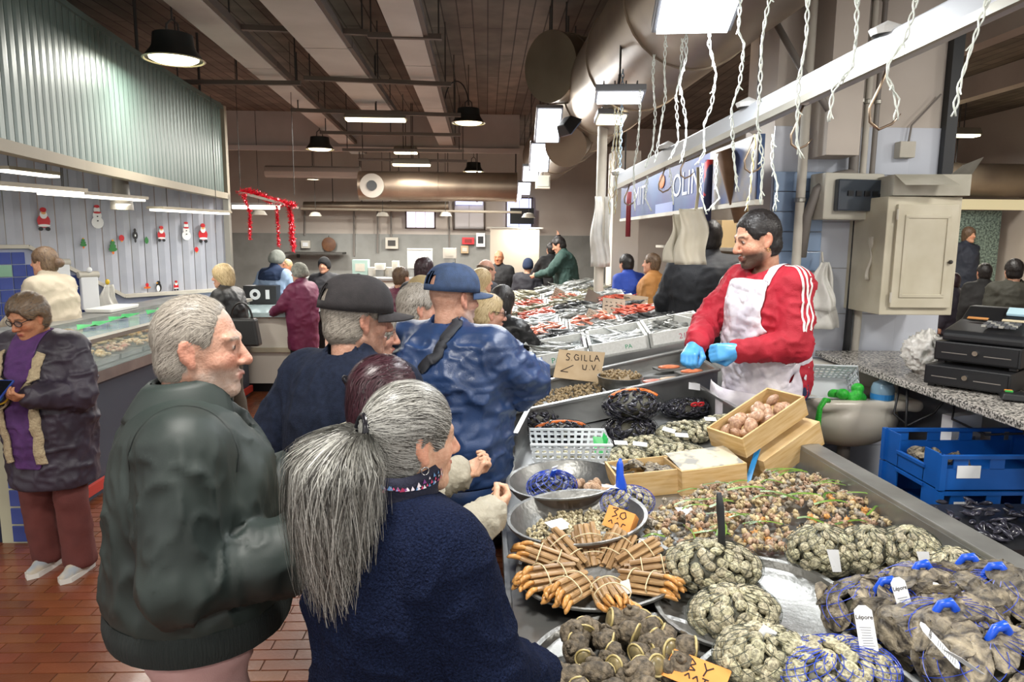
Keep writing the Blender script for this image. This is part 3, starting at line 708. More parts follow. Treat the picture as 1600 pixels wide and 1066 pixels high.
# vertical pipes on the pillar
for nm, x, y, r, z0, z1, m in (('water_pipe', 1.94, 4.38, .028, 1.6, 4.2, M_offw), ('water_pipe', 2.27, 4.40, .03, 2.2, 4.2, M_pipe), ('water_pipe', 2.34, 4.42, .02, 2.2, 4.2, M_offw), ('water_pipe', 2.40, 4.42, .016, 2.2, 4.2, M_pipe)):
    o = MB().tube([(0, 0, 0), (0, 0, (z1 - z0) / 2), (0, 0, z1 - z0)], r, 10).build(nm, m, None, (x, y, z0), smooth=True); lb = {1.94: 'cream pipe at the left edge of the white pillar', 2.27: 'thickest grey pipe running up the white pillar', 2.34: 'cream pipe beside the grey pipes of the white pillar', 2.40: 'thin grey pipe nearest the fuse box on the white pillar'}[x]; tag(o, lb, 'pipe')
    for zz in (.5, 1.1, 1.7):
        if zz < z1 - z0: MB().lathe([(r, -.015), (r + .006, -.01), (r + .006, .01), (r, .015)], 12).build('bracket', M_alu, o, (0, 0, zz))
# far right hall beyond the pillar
struct('wall_far_right', MB().box2((3.0, 15.5, 0), (9.4, 15.7, 4.2)), M_wallb)
struct('wall_side', MB().box2((9.3, 2, 0), (9.5, 18.5, 4.2)), M_wallb)
# ------------------------------------------------------------------ ceiling services
def radiant(px0, py0, px1, py1, wpx, z, nm, lab):
    a, c = atZ(px0, py0, z), atZ(px1, py1, z); t = thing('radiant_panel', lab, 'panel', (0, 0, 0), group=None); d = (c - a); wv = wpx / FPX * a.y
    n = 5; a2 = a - d * .35; d2 = c - a2
    for i in range(n):
        p0, p1 = a2 + d2 * (i / n) + d2.normalized() * .01, a2 + d2 * ((i + 1) / n) - d2.normalized() * .01; MB().bar(p0, p1, wv, .03).build('sheet', mat('radiant_white', '#bcb7b0', '#afaaa3', rough=.55, scale=2), t)
        MB().bar(p0 + Vector((wv / 2 + .02, 0, .03)), p1 + Vector((wv / 2 + .02, 0, .03)), .045, .07).build('edge_rail', mat('rail_brown', '#5c5148', rough=.7), t)
    return t
radiant(625, 20, 700, 235, 50, 3.62, '', 'pale ceiling radiant panel nearest the round duct'); radiant(466, 20, 604, 190, 75, 3.62, '', 'pale wide ceiling radiant panel in the middle'); radiant(310, 20, 560, 240, 52, 3.62, '', 'pale ceiling radiant panel nearest the green canopy')
cb = [(350, 42, 575, 51, 6.6), (575, 55, 690, 58, 6.6), (270, 128, 470, 130, 8.2), (475, 122, 705, 132, 8.2), (455, 172, 720, 180, 9.6), (500, 207, 720, 211, 11.), (535, 234, 725, 236, 12.2), (560, 249, 730, 252, 13.)]
labs = ['near', 'near right', 'second row left', 'second row', 'third row', 'fourth row', 'fifth row', 'farthest row']
for (x0, y0, x1, y1, Y), l_ in zip(cb, labs):
    a, c = atY(x0, y0, Y), atY(x1, y1, Y); t = thing('panel_hanger', 'brown hanger bar under the ceiling panels, %s' % l_, 'hanger bar', a); MB().bar((0, 0, 0), c - a, .05, .045).build('bar', mat('rail_brown', '#5c5148', rough=.7), t)
    for f in (.04, .5, .96): p0 = (c - a) * f; MB().tube([p0, (p0.x, p0.y, 4.2 - a.z)], .008, 6).build('rod', M_dgrey, t)
def pendant(px, py, wpx, lab, on=True, pw=0, z=None, cord=True):
    Y = .46 * FPX / wpx; c = atY(px, py, Y); t = thing('pendant_lamp', lab, 'lamp', c, group=None); r = .23
    MB().lathe([(.05, .2), (.15, .19), (.16, .1), (.175, .07), (r, 0), (r - .012, 0), (.165, .06), (.0, .075)], 28).build('lamp_shade', mat('lamp_shade_dark', '#2c2f2e', rough=.5, metal=.4), t, smooth=True)
    MB().lathe([(.0, -.022), (.15, -.018), (.185, .0), (.19, .02)], 24).build('diffuser', G_warm if on else M_offw, t, smooth=True)
    MB().lathe([(r, .0), (r + .008, -.004), (r - .005, -.01), (r - .014, 0)], 28).build('rim', mat('lamp_rim', '#b9b79a', rough=.3), t, smooth=True)
    MB().tube([(-.05, 0, .19), (-.045, 0, .27), (0, 0, .31), (.045, 0, .27), (.05, 0, .19)], .009, 6).build('bracket', M_dgrey, t, smooth=True)
    if c.z + .3 < 4.2: MB().tube([(0, 0, .3), (0, 0, 4.2 - c.z)], .007, 6).build('cord', M_dgrey, t)
    if pw: area('pendant_light', c + Vector((0, 0, -.05)), .36, .36, pw, (1, .96, .89))
    return t
pendant(272, 93, 84, 'dark pendant lamp hanging above the green canopy', pw=35); pendant(732, 192, 50, 'dark pendant lamp with a curved cable, right of the ceiling panels', pw=130); pendant(500, 233, 42, 'dark pendant lamp in front of the white cross beam', pw=120); pendant(740, 268, 32, 'small dark pendant lamp above the round cross duct', pw=120)
mb = MB(); c = atY(732, 165, 10.1); mb.tube([c + Vector((-.33 + .33 * (1 - cos(a)) * .5 * 1.0, 0, .32 * sin(a))) for a in np.linspace(0, pi, 14)], .009, 6).build('bent_cable', M_black, bpy.data.objects['pendant_lamp.001'], smooth=True); bpy.data.objects['bent_cable'].matrix_parent_inverse = Matrix.Translation(-bpy.data.objects['pendant_lamp.001'].location)
def lightbar(px, py, wpx, Y, lab, pw, m=None, h=.1, d=.22):
    c = atY(px, py, Y); wd = wpx / FPX * Y; t = thing('ceiling_light', lab, 'lamp', c); MB().box((0, 0, .05), (wd + .05, d, h), None, .85).build('housing', mat('light_housing', '#6d675a', rough=.5), t, bevel=.01); MB().box((0, 0, -.012), (wd, d * .8, .035)).build('diffuser', m or G_warm, t, bevel=.012); MB().tube([(0, 0, .1), (0, 0, 4.2 - c.z)], .008, 6).build('rod', M_dgrey, t)
    if pw: area('ceiling_bar_light', c + Vector((0, 0, -.05)), wd, d, pw, (1, .96, .89))
lightbar(587, 186, 88, 9.7, 'bright ceiling light bar under the middle panel', 120); lightbar(643, 257, 56, 13., 'smaller bright ceiling light bar farther back', 90); lightbar(634, 238, 34, 13.6, 'short light strip between the far ceiling panels', 20)
for (x, y), lb in zip(HALL_FILL, ['behind the camera on the left', 'behind the camera on the right', 'over the customers', 'right of the second aisle', 'behind the white pillar', 'left of the kiosk', 'right of the seafood stall', 'just behind the white pillar']):
    c_ = copy_tree(bpy.data.objects['pendant_lamp.002']); c_.location = (x, y, 3.44); c_['label'] = 'dark pendant lamp added as unseen fill, ' + lb  # pendant copies added as bodies for the unseen fill lights
# round ducts
def duct(name, lab, a, b_, r, rings=6, n=32, cat='duct', m=None):
    a, b_ = Vector(a), Vector(b_); t = thing(name, lab, cat, a); d = b_ - a; R = lookrot(d)
    for i in range(rings):
        p0, p1 = d * (i / rings), d * ((i + 1) / rings); MB().tube([p0, p1], r, n, cap=(i in (0, rings - 1))).build('section', m or M_duct, t, smooth=True)
        MB().tube([p1 - d.normalized() * .02, p1 + d.normalized() * .02], r + .012, n).build('flange', m or M_duct, t, smooth=True); MB().tube([p1 + Vector((0, 0, r)), (p1.x, p1.y, 4.2 - a.z)], .01, 6).build('strap', M_dgrey, t)
    return t
duct('air_duct', 'large round zinc air duct running above the seafood stalls', (1.33, 3.2, 3.38), (1.12, 13.5, 3.38), .45, 7)
duct('branch_duct', 'short duct elbow dropping from the big zinc duct', atY(905, 110, 7.6), atY(880, 105, 7.3) + Vector((-.12, 0, 0)), .33, 2)
duct('branch_duct', 'small zinc outlet duct under the big duct', (1.1, 8.6, 3.1), (.86, 7.9, 2.86), .22, 2)
t = duct('cross_duct', 'round zinc duct crossing the far end of the hall', atY(562, 290, 14.6), atY(806, 293, 14.6), .29, 4)
c = atY(581, 290, 14.25) - t.location; MB().tube([c + Vector((0, .25, 0)), c], .235, 28).build('port_ring', mat('port_grey', '#a39c92', rough=.5), t, smooth=True); MB().tube([c + Vector((0, .02, 0)), c - Vector((0, .03, 0))], .1, 20).build('port_hole', M_black, t, smooth=True)
duct('cross_duct', 'thin corrugated duct along the back wall', atY(475, 322, 18.0), atY(700, 322, 18.0), .11, 5, 20); duct('cross_duct', 'pale square-ended duct left of the round cross duct', atY(415, 268, 15.), atY(562, 270, 15.), .12, 2, 8, m=mat('duct_pale', '#a89f96', rough=.6))
mb = MB(); a, c = atY(470, 326, 17.5), atY(815, 332, 17.5); o = MB().tube([(0, 0, 0), (c - a) / 2, c - a], .03, 8).build('rail_pipe', mat('cream_pipe', '#b5aa98', rough=.5), None, a); tag(o, 'long pale horizontal pipe across the back wall', 'pipe')
# flood lamps in a row right of the aisle
def flood(px, py, wpx, Y, lab, pw, tilt=25, m=None, hpx=None, rz=0):
    c = atY(px, py, Y); wd = wpx / FPX * Y; dp = (hpx or wpx) / FPX * Y; t = thing('flood_light', lab, 'lamp', c, rot=(RAD(tilt), 0, RAD(rz))); MB().box((0, 0, .03), (wd + .04, dp + .04, .05)).build('housing', mat('flood_housing', '#8e9196', rough=.4, metal=.5), t, bevel=.008); MB().box((0, 0, 0), (wd, dp, .02)).build('diffuser', m or G_cool, t)
    for k in range(4): MB().box((-wd / 2 + wd * (k + .5) / 4, 0, .07), (.008, dp * .8, .04)).build('fin', M_dgrey, t)
    MB().tube([(0, dp / 2, .05), (0, dp / 2 + .05, .12), (0, 0, .16)], .01, 6).build('bracket', M_dgrey, t)
    MB().tube([(0, 0, .16), Matrix.Rotation(RAD(-tilt), 3, 'X') @ Vector((0, 0, min(1.6, 4.2 - c.z)))], .008, 6).build('rod', M_dgrey, t)
    if pw: pw *= .34
    if pw: area('flood_light_beam', c + Matrix.Rotation(RAD(rz), 3, 'Z') @ Matrix.Rotation(RAD(tilt), 3, 'X') @ Vector((0, 0, -.05)), wd, dp, pw, (.95, .98, 1), (RAD(tilt), 0, RAD(rz)))
flood(857, 197, 34, 7.6, 'nearest flood light of the row beside the round duct', 60, -42, hpx=60); flood(844, 240, 27, 9.2, 'second flood light of the row beside the round duct', 45, -40, hpx=36); flood(843, 255, 27, 10.2, 'third flood light of the row beside the round duct', 30, -38, hpx=34); flood(829, 272, 22, 12, 'fourth flood light of the row beside the round duct', 30, -38, hpx=30); flood(819, 295, 18, 14, 'fifth flood light of the row beside the round duct', 20, -35, hpx=26); flood(805, 305, 18, 15.5, 'farthest flood light of the row beside the round duct', 20, -35, hpx=22)
flood(1088, 22, 108, 2.95, 'large square flood light above the seafood stall', 75, -14, hpx=95, rz=-8); flood(968, 153, 66, 5.0, 'flood light hanging at the far end of the white rail', 60, -8, hpx=44, rz=-6); flood(955, 187, 40, 6.4, 'warm flood light behind the hanging wires', 30, -12, G_warm, 34)
t = thing('flood_light', 'dark flood light bolted to the round duct', 'lamp', atY(886, 195, 7.0), rot=(0, RAD(-50), .4)); MB().box((0, 0, 0), (.2, .24, .1), None, .6).build('housing', M_black, t, bevel=.01); MB().box((0, 0, -.055), (.17, .2, .015)).build('glass', mat('flood_glass', '#7f93b0', rough=.1), t)
c = atY(848, 285, 11); t = thing('light_box', 'square white light box below the round duct', 'lamp', c); MB().box((0, 0, 0), (.22, .12, .2)).build('housing', M_offw, t, bevel=.01); MB().box((0, -.062, .01), (.18, .012, .15)).build('glass', mat('pale_glass', '#b9bdb4', rough=.2), t); MB().tube([(0, 0, .1), (0, 0, 4.2 - c.z)], .006, 5).build('rod', M_dgrey, t)
# low lamps near the back wall
for i, (px, py, Y) in enumerate(((493, 338, 16.5), (598, 338, 16.5), (696, 338, 16.5), (405, 336, 14.), (489, 281, 15.5), (826, 340, 15))):
    c = atY(px, py, Y); t = thing('dome_lamp', ['round lamp by the tinsel at the back wall', 'round lamp above the wooden tray at the back wall', 'round lamp left of the white back window', 'round lamp just behind the red tinsel', 'round lamp below the ceiling beam', 'round lamp before the rightmost back window'][i], 'lamp', c); MB().lathe([(.03, .1), (.1, .08), (.15, .0), (.14, 0), (.02, .05)], 20).build('lamp_shade', M_offw, t, smooth=True); MB().lathe([(0, .008), (.13, .008)], 20).build('diffuser', G_warm, t); MB().tube([(0, 0, .1), (0, 0, 4.2 - c.z)], .006, 5).build('cord', M_dgrey, t)
    area('dome_light', c + Vector((0, 0, -.02)), .2, .2, 45, (1, .97, .91))
# ------------------------------------------------------------------ white rail with hooks over the stall, hanging light strings
RA, RB = atY(1570, -10, 2.1), atY(968, 285, 5.2)
rl = thing('hook_rail', 'long white metal rail hung over the seafood stall', 'rail', RB); dR = (RA - RB) * 1.15
MB().bar((0, 0, 0), dR, .10, .085).build('channel', mat('rail_white', '#b0b4ba', rough=.35), rl, bevel=.006); MB().bar((-.045, 0, -.05), dR + Vector((-.045, 0, -.05)), .02, .03).build('lip', M_alu, rl)
for f in (.02, .25, .5, .75): MB().lathe([(.05, 0), (.06, .02), (.0, .05)], 14).build('bracket', M_white, rl, dR * f + Vector((-.03, 0, .04)))
ch = thing('hanging_chain', 'blue-grey steel chain holding the far end of the white rail', 'chain', RB + Vector((0, .0, .05)))
lk = MB().tube([(.009 * cos(a), 0, .018 * sin(a)) for a in np.linspace(0, 2 * pi, 11)[:-1]], .0035, 5, closed=True).mesh('link', True); lk.materials.append(mat('chain_blue_steel', '#8fa6b8', rough=.35, metal=.7))
for k in range(26): link('link', lk, None, ch, (0, 0, .02 + k * .028), (0, 0, (k % 2) * pi / 2))
hk = [(1388, 100, 1.0, 0), (1255, 165, .8, 0), (1180, 210, .8, 0), (1075, 235, .7, 0), (1040, 260, .7, 0), (985, 285, .7, 0)]
hl = ['largest steel hook, under the rail near the fuse box', 'steel hook under the rail left of the pipes', 'steel hook tangled in white wires', 'steel hook above the blue shop sign', 'steel hook in front of the sign lettering', 'steel hook at the far end of the rail']
for (px, py, s_, _), lb in zip(hk, hl):
    f = (px - 968) / (1570 - 968); Y = 1 / ((1 - f) / 5.2 + f / 2.1); c = atY(px, py, Y); k = .19 * s_ / .19 * .23
    o = MB().tube([(0, 0, 0), (-.02 * s_, 0, -.07 * s_), (-.055 * s_, 0, -.15 * s_), (-.05 * s_, 0, -.2 * s_), (-.015 * s_, 0, -.225 * s_), (.03 * s_, 0, -.205 * s_), (.06 * s_, 0, -.17 * s_)], [.005] * 5 + [.005, .002], 7).build('steel_hook', mat('hook_steel', '#a08c78', rough=.3, metal=.9), None, c, smooth='all'); tag(o, lb, 'hook'); MB().lathe([(.012, 0), (.03, .012), (.02, .03), (0, .035)], 12).build('holder', M_white, o, (0, 0, 0))
WIRES = [([(1550, -20), (1520, 68), (1500, 130), (1490, 182)], 1.9), ([(1436, -20), (1416, 60), (1388, 100), (1386, 120), (1402, 155), (1400, 188)], 2.05), ([(1340, -20), (1338, 60), (1332, 105), (1302, 140), (1295, 190)], 2.2), ([(1263, -20), (1260, 60), (1248, 130), (1246, 180), (1245, 225), (1254, 248)], 2.35), ([(1206, -20), (1196, 30), (1190, 70), (1188, 130), (1183, 190), (1192, 250), (1188, 320)], 2.6), ([(1158, -20), (1154, 50), (1163, 68), (1156, 130), (1143, 170), (1146, 240), (1152, 300)], 2.8),
         ([(1109, 35), (1108, 70), (1119, 115), (1112, 165), (1100, 195), (1100, 240), (1088, 258)], 3.0), ([(1072, 45), (1072, 90), (1062, 130), (1072, 190), (1072, 215), (1064, 255)], 3.2), ([(1066, 60), (1064, 110), (1056, 150), (1060, 220), (1046, 250)], 3.4), ([(1040, 55), (1038, 110), (1040, 150), (1032, 200), (1024, 250)], 3.6), ([(1022, 85), (1020, 120), (1024, 180), (1020, 230), (1008, 262)], 3.8), ([(1000, 140), (1000, 180), (996, 230), (990, 262), (992, 330)], 4.2),
         ([(960, 168), (962, 200), (956, 240), (952, 290), (952, 335)], 4.6), ([(966, 168), (964, 215), (960, 260), (964, 300), (960, 335)], 4.6), ([(972, 168), (968, 220), (966, 270), (956, 310)], 4.7), ([(1180, 210), (1176, 260), (1172, 300), (1166, 330)], 3.0), ([(1208, 210), (1206, 255), (1215, 290), (1210, 330)], 3.0), ([(1098, 255), (1094, 300), (1104, 335)], 3.6), ([(1120, 240), (1118, 290), (1124, 310), (1105, 330)], 3.5), ([(1046, 262), (1050, 290), (1052, 320)], 4.2), ([(1012, 275), (1008, 310), (1018, 330)], 4.4)]
WL = ['rightmost', 'second from the right', 'third from the right', 'fourth from the right', 'fifth from the right', 'sixth from the right', 'seventh from the right', 'eighth from the right', 'ninth from the right', 'tenth from the right', 'eleventh from the right', 'straight one left of the rail hooks', 'left one of the tangle at the rail end', 'middle one of the tangle at the rail end', 'right one of the tangle at the rail end', 'short one beside the tangled hook', 'short one left of the pillar tiles', 'short one above the paper bags', 'bent one right of the paper bags', 'short one over the sign lettering', 'short one at the far end of the sign']
M_wire = mat('clear_wire', '#cfd6cf', '#dfe4dc', rough=.3, scale=30); M_wirey = mat('yellow_wire', '#c4b37c', rough=.4)
for (pts, Y), lb in zip(WIRES, WL):
    P = [atY(x, y, Y) for x, y in pts]; o0 = P[0]; Q = []
    for a, c in zip(P[:-1], P[1:]):
        n = max(2, int((c - a).length / .012)); Q += [a.lerp(c, i / n) for i in range(n)]
    Q.append(P[-1]); t = thing('light_string', 'clear twisted string of unlit icicle lights, %s' % lb, 'light string', o0); rr = .0042
    for g in (0, 1): MB().tube([q - o0 + Vector((cos(i * .9 + g * pi), .6 * sin(i * .9 + g * pi), 0)) * rr * (1.1 + .5 * sin(i * .31)) for i, q in enumerate(Q)], .0026, 5).build('wire', M_wirey if 'tangle' in lb and g else M_wire, t, smooth='all')
    for i in range(3, len(Q), 9): d = Vector((rnd.uniform(-1, 1), rnd.uniform(-1, 1), -1)).normalized(); MB().tube([Q[i] - o0, Q[i] - o0 + d * .022], [.0035, .002], 5).build('bulb', M_wire, t)
# far hangings: red tinsel garlands on a bar by the canopy
t = thing('tinsel_garland', 'red tinsel garland with three drops hanging by the green canopy', 'garland', atY(415, 310, 9.2)); o0 = t.location
M_tin = mat('red_tinsel', '#d01828', '#e8344a', rough=.25, scale=80, metal=.3)
def tinsel(pts, r, n, nm):
    P = [atY(x, y, Y) - o0 for x, y, Y in pts]; mb = MB(); L_ = sum((b_ - a).length for a, b_ in zip(P[:-1], P[1:]))
    for a, b_ in zip(P[:-1], P[1:]):
        k = max(1, int(n * (b_ - a).length / L_))
        for i in range(k):
            c = a.lerp(b_, rnd.random()); d = Vector((rnd.gauss(0, 1), rnd.gauss(0, 1), rnd.gauss(0, 1))).normalized(); e = d.orthogonal().normalized() * .006; q = c + d * r * rnd.uniform(.6, 1.2); mb.add([c - e, c + e, q + e * .4, q - e * .4], [(0, 1, 2, 3)])
    o = mb.build(nm, M_tin, t); o['kind'] = 'stuff'
tinsel([(375, 300, 9.), (395, 300, 9.1), (420, 312, 9.2), (462, 322, 9.3)], .06, 700, 'swag'); tinsel([(380, 305, 9.), (390, 330, 9.), (391, 375, 9.)], .035, 350, 'drop'); tinsel([(432, 322, 9.2), (436, 385, 9.2)], .035, 350, 'drop'); tinsel([(452, 325, 9.3), (455, 345, 9.3), (458, 390, 9.3)], .05, 600, 'drop'); 
mb = MB(); mb.bar(atY(372, 300, 9) - o0, atY(466, 325, 9.35) - o0, .03, .03); mb.build('bar', M_offw, t)
for px_ in (376, 460): q_ = atY(px_, 305, 9.1) - o0; MB().tube([q_, (q_.x, q_.y, 4.2 - o0.z)], .004, 5).build('wire', M_dgrey, t)
o = thing('wall_light', 'long white light tube in front of the red tinsel', 'lamp', atY(400, 324, 9.6)); MB().box((0, 0, 0), (.62, .05, .05)).build('tube', G_tube, o, bevel=.01); MB().box((0, 0, .04), (.64, .08, .03)).build('housing', M_white, o); 
# ------------------------------------------------------------------ near seafood stall
def S_z(x): return .84 + .08 * x
def onS(px, py, h=0.):
    d = ray(px, py); t = (.84 + h - CAMH) / (d.z - .08 * d.x); return CP + d * t
TILT = math.atan(.08)
M_shell_grey = mat('clam_shell', '#87816a', '#c6bfa0', rough=.45, scale=130, rv=.22, hv=.012, stretch=(1, 1, 3.), detail=2, cramp=(.42, .58), bump=.4, bscale=260)
M_fill = mat('dark_wet', '#4b493c', rough=.5)
M_net = mat('net_dark', '#3a4038', rough=.5); M_netb = mat('net_blue', '#2444b8', rough=.4); M_ribb = mat('ribbon_blue', '#1d55d6', rough=.3)
def shell_mesh(name, a=.016, b_=.0145, c=.0105, n=14, m=9, ribs=0, seed=0, rough=0., umbo=.18):
    V = []; rg = random.Random(seed)
    for i in range(m + 1):
        e = pi * i / m - pi / 2
        for k in range(n):
            u = 2 * pi * k / n; f = 1 + (.03 * (1 if i % 2 else -1) if ribs else 0); x, y = cos(e) * cos(u), cos(e) * sin(u); z = sin(e); z = math.copysign(abs(z) ** 1.15, z); y = y * (1 - umbo * y * (y > 0)) - umbo * .3 * (1 - x * x)
            q = 1 + rough * (rg.random() - .5); V.append((a * x * f * q, b_ * y * f * q, c * z * q))
    return MB().add(V, [(i * n + k, i * n + (k + 1) % n, (i + 1) * n + (k + 1) % n, (i + 1) * n + k) for i in range(m) for k in range(n)]).mesh(name, 'all')
def snail_mesh(name, R=.011, H_=.016, turns=2.6, sides=7, per=9, spikes=0, seed=0, rough=0.):
    rg = random.Random(seed); n = int(turns * per); pts = []; rad = []
    for i in range(n + 1):
        t = i / n; g = .12 + .88 * t ** 1.2; a = 2 * pi * turns * t; pts.append((R * .52 * g * cos(a), R * .52 * g * sin(a), H_ * (1 - t) * .9)); rad.append(R * .62 * g * (1 + rough * (rg.random() - .5)))
    mb = MB().tube(pts, rad, sides)
    for k in range(spikes):
        i = int(n * (.35 + .65 * k / spikes)); p = Vector(pts[i]); d = Vector((p.x, p.y, rg.uniform(-.2, .7) * R)).normalized(); mb.tube([p + d * rad[i] * .8, p + d * rad[i] * 1.75], [rad[i] * .3, rad[i] * .04], 4)
    return mb.mesh(name, 'all')
def mussel_mesh(name, a=.032, b_=.014, c=.011):
    V = []; n = 10; m = 8
    for i in range(m + 1):
        t = i / m; r = sin(pi * min(1, t * .98 + .01)) ** .75 * (.45 + .75 * t)
        for k in range(n): u = 2 * pi * k / n; V.append(((t - .5) * 2 * a, b_ * r * cos(u) + .006 * sin(pi * t), c * r * sin(u)))
    return MB().add(V, [(i * n + k, i * n + (k + 1) % n, (i + 1) * n + (k + 1) % n, (i + 1) * n + k) for i in range(m) for k in range(n)]).mesh(name, 'all')
def oyster_mesh(name, a, seed):
    rg = np.random.RandomState(seed); V = []; n = 24; prof = []
    for k in range(7): r = 1 - k / 7.2; prof += [(r * (1 + .05 * rg.rand()), .05 + .055 * k), (r * .97 - .03, .05 + .055 * k + .035)]
    prof = [(.02, -.26), (.55, -.22), (.9, -.08), (1.02, 0)] + prof + [(.03, .46)]
    for r, z in prof:
        ph = rg.uniform(0, 6); w_ = rg.uniform(.02, .06)
        for k in range(n):
            u = 2 * pi * k / n; q = r * (1 + .13 * sin(2 * u + seed) + .07 * sin(3 * u + 2 * seed) + w_ * sin(7 * u + ph)); V.append((a * q * cos(u) + a * .12 * z, a * .7 * q * sin(u), a * (z * .85 + .05 * sin(2 * u + seed))))
    V = np.array(V); V += (a * .07) * (np.stack([vnoise(V / a, 6, seed + c) for c in range(3)], 1) - .5); m = len(prof) - 1
    me = mesh_np(name, V, np.array([(i * n + k, i * n + (k + 1) % n, (i + 1) * n + (k + 1) % n, (i + 1) * n + k) for i in range(m) for k in range(n)])); me.set_sharp_from_angle(angle=RAD(40)); return me
CLAM = [shell_mesh('clam', .016, .0148, .011, ribs=1, seed=i) for i in range(2)]
for m_ in CLAM: m_.materials.append(M_shell_grey)
M_oys = mat('oyster_shell', '#3d3731', '#a0947d', rough=.5, scale=17, rv=.4, detail=9, distort=1.6, bump=1., bscale=60, cramp=(.4, .66)); OYS = [oyster_mesh('oyster', .062, i + 1) for i in range(5)]
for m_ in OYS: m_.materials.append(M_oys)
M_mus = mat('mussel_shell', '#15151c', '#35343f', rough=.25, scale=50, rv=.3); MUS = mussel_mesh('mussel'); MUS.materials.append(M_mus)
MUSB = MUS.copy(); MUSB.materials.clear(); MUSB.materials.append(mat('mussel_shell_blue', '#2b3352', '#6a6f86', rough=.3, scale=45, rv=.2))
VEN = shell_mesh('clam', .026, .022, .014, 16, 10, ribs=1, umbo=.25); VEN.materials.append(mat('warty_clam', '#a8866b', '#c9a98b', rough=.4, scale=90, rv=.15, stretch=(1, 1, 4), bump=.6, bscale=160))
def R3(): return (rnd.uniform(0, 6.28), rnd.uniform(0, 6.28), rnd.uniform(0, 6.28))
def netting(name, r, par, m, lines=16, turns=1.1, th=.0008, segs=26, lo=-.85, hi=.97):
    mb = MB()
    for g in (-1, 1):
        for k in range(lines):
            pts = []
            for i in range(segs + 1):
                z = lo + (hi - lo) * i / segs; a = 2 * pi * k / lines + g * turns * z; q = math.sqrt(max(0, 1 - z * z)); pts.append((r[0] * q * cos(a), r[1] * q * sin(a), r[2] * z))
            mb.tube(pts, th, 3, cap=False)
    return mb.build(name, m, par)
def netbag(lab, c, r, n, protos, grp, rz=0, net=M_net, size=1., neck=None, group=None, lines=16, upper=-.75, pname='clam', fill=M_fill, cat='net bag', th=.0008, jit=.07, inner=.86):
    t = thing('net_bag', lab, cat, c, rot=(0, -TILT, RAD(rz)), group=group)
    MB().ell((0, 0, r[2] * .95), (r[0] * inner, r[1] * inner, r[2] * inner), 16, 10).build('fill', fill, t, smooth='all', kind='stuff')
    n = int(n * 1.15)
    for i in range(n):
        z = upper + (1 - upper) * (i + .5) / n; a = i * 2.39996 + rnd.uniform(-.2, .2); q = math.sqrt(1 - z * z); p = Vector((r[0] * q * cos(a), r[1] * q * sin(a), r[2] * z)) * rnd.uniform(1 - jit * .8, 1 + jit * .3); o = link(pname, rnd.choice(protos), None, t, p + Vector((0, 0, r[2] * .95)))
        nrm = Vector((p.x / r[0] ** 2, p.y / r[1] ** 2, p.z / r[2] ** 2)); o.rotation_euler = (lookrot(nrm, (rnd.uniform(-1, 1), rnd.uniform(-1, 1), .3)) @ Matrix.Rotation(rnd.uniform(-.5, .5), 3, 'X')).to_euler(); s_ = size * rnd.uniform(.82, 1.15); o.scale = (s_, s_, s_)
    e = 1.1; nt_ = netting('net', (r[0] * e + .004, r[1] * e + .004, r[2] * e + .004), t, net, lines, th=th); nt_.location = (0, 0, r[2] * .95)
    if neck: MB().tube([Vector(p) for p in neck[0]], neck[1], 9).build('neck', neck[2] if len(neck) > 2 else net, t, smooth='all')
    return t
# stall body
st = thing('seafood_stall', 'long stainless steel seafood counter with raised back rim', 'stall', (0, 0, 0))
def slab(x0, x1, y0, y1, th=.04, dz=0.):
    V = [(x, y, S_z(x) + dz - q) for q in (th, 0) for x, y in ((x0, y0), (x1, y0), (x1, y1), (x0, y1))]; return MB().add(V, [(3, 2, 1, 0), (4, 5, 6, 7), (0, 1, 5, 4), (1, 2, 6, 5), (2, 3, 7, 6), (3, 0, 4, 7)])
slab(.06, 1.36, .95, 4.25).build('counter_top', M_metal, st)
M_hole = mat('hole_black', '#0a0a0a', rough=.9)
hm = MB().lathe([(0, 0), (.0055, 0)], 10).mesh('drain_hole'); hm.materials.append(M_hole); hn = 0
for i in range(26):
    for j in range(24):
        x, y = .1 + i * .048, 1.2 + j * .06
        d = CR.transposed() @ (Vector((x, y, S_z(x))) - CP); px, py = 800 - FPX * d.x / d.z, 533 + FPX * d.y / d.z
        if 1000 < px < 1330 and 960 < py < 1066: link('drain_hole', hm, None, st, (x, y, S_z(x) + .0006), (0, -TILT, 0))
rf, rn = atZ(1275, 706, 1.03), atZ(1600, 893, 1.03)
ra, rb = rf + (rn - rf).normalized() * -.06, rn + (rn - rf).normalized() * .75
MB().bar(ra, rb, .085, .03).build('back_rim', M_metal_d, st, bevel=.004)
nv = Vector((-.045, 0, 0)); MB().add([ra + nv, rb + nv, rb + nv + Vector((0, 0, -.14)), ra + nv + Vector((0, 0, -.14)), ra + nv * .8, rb + nv * .8, rb + nv * .8 + Vector((0, 0, -.14)), ra + nv * .8 + Vector((0, 0, -.14))], [(0, 1, 2, 3), (7, 6, 5, 4), (0, 4, 5, 1), (3, 2, 6, 7)]).build('back_wall', M_metal, st)
MB().box2((.14, 1.0, .35), (1.30, 2.9, .80)).build('cabinet', M_metal_d, st); MB().box2((.14, 3.0, .35), (1.16, 4.2, .80)).build('cabinet', M_metal_d, st)
for y in (1.1, 2.72, 4.1): MB().box2((.08, y, 0), (.125, y + .045, .82)).build('leg', mat('leg_brown', '#4a2e22', rough=.5), st)
for y in (1.1, 4.1): MB().box2((1.25, y, 0), (1.3, y + .05, .8)).build('leg', mat('leg_brown'), st)
MB().box2((.09, 1.1, .3), (.12, 4.1, .33)).build('stretcher', mat('leg_brown'), st); MB().box2((.055, .95, .80), (.07, 4.25, .86)).build('front_lip', M_metal, st)
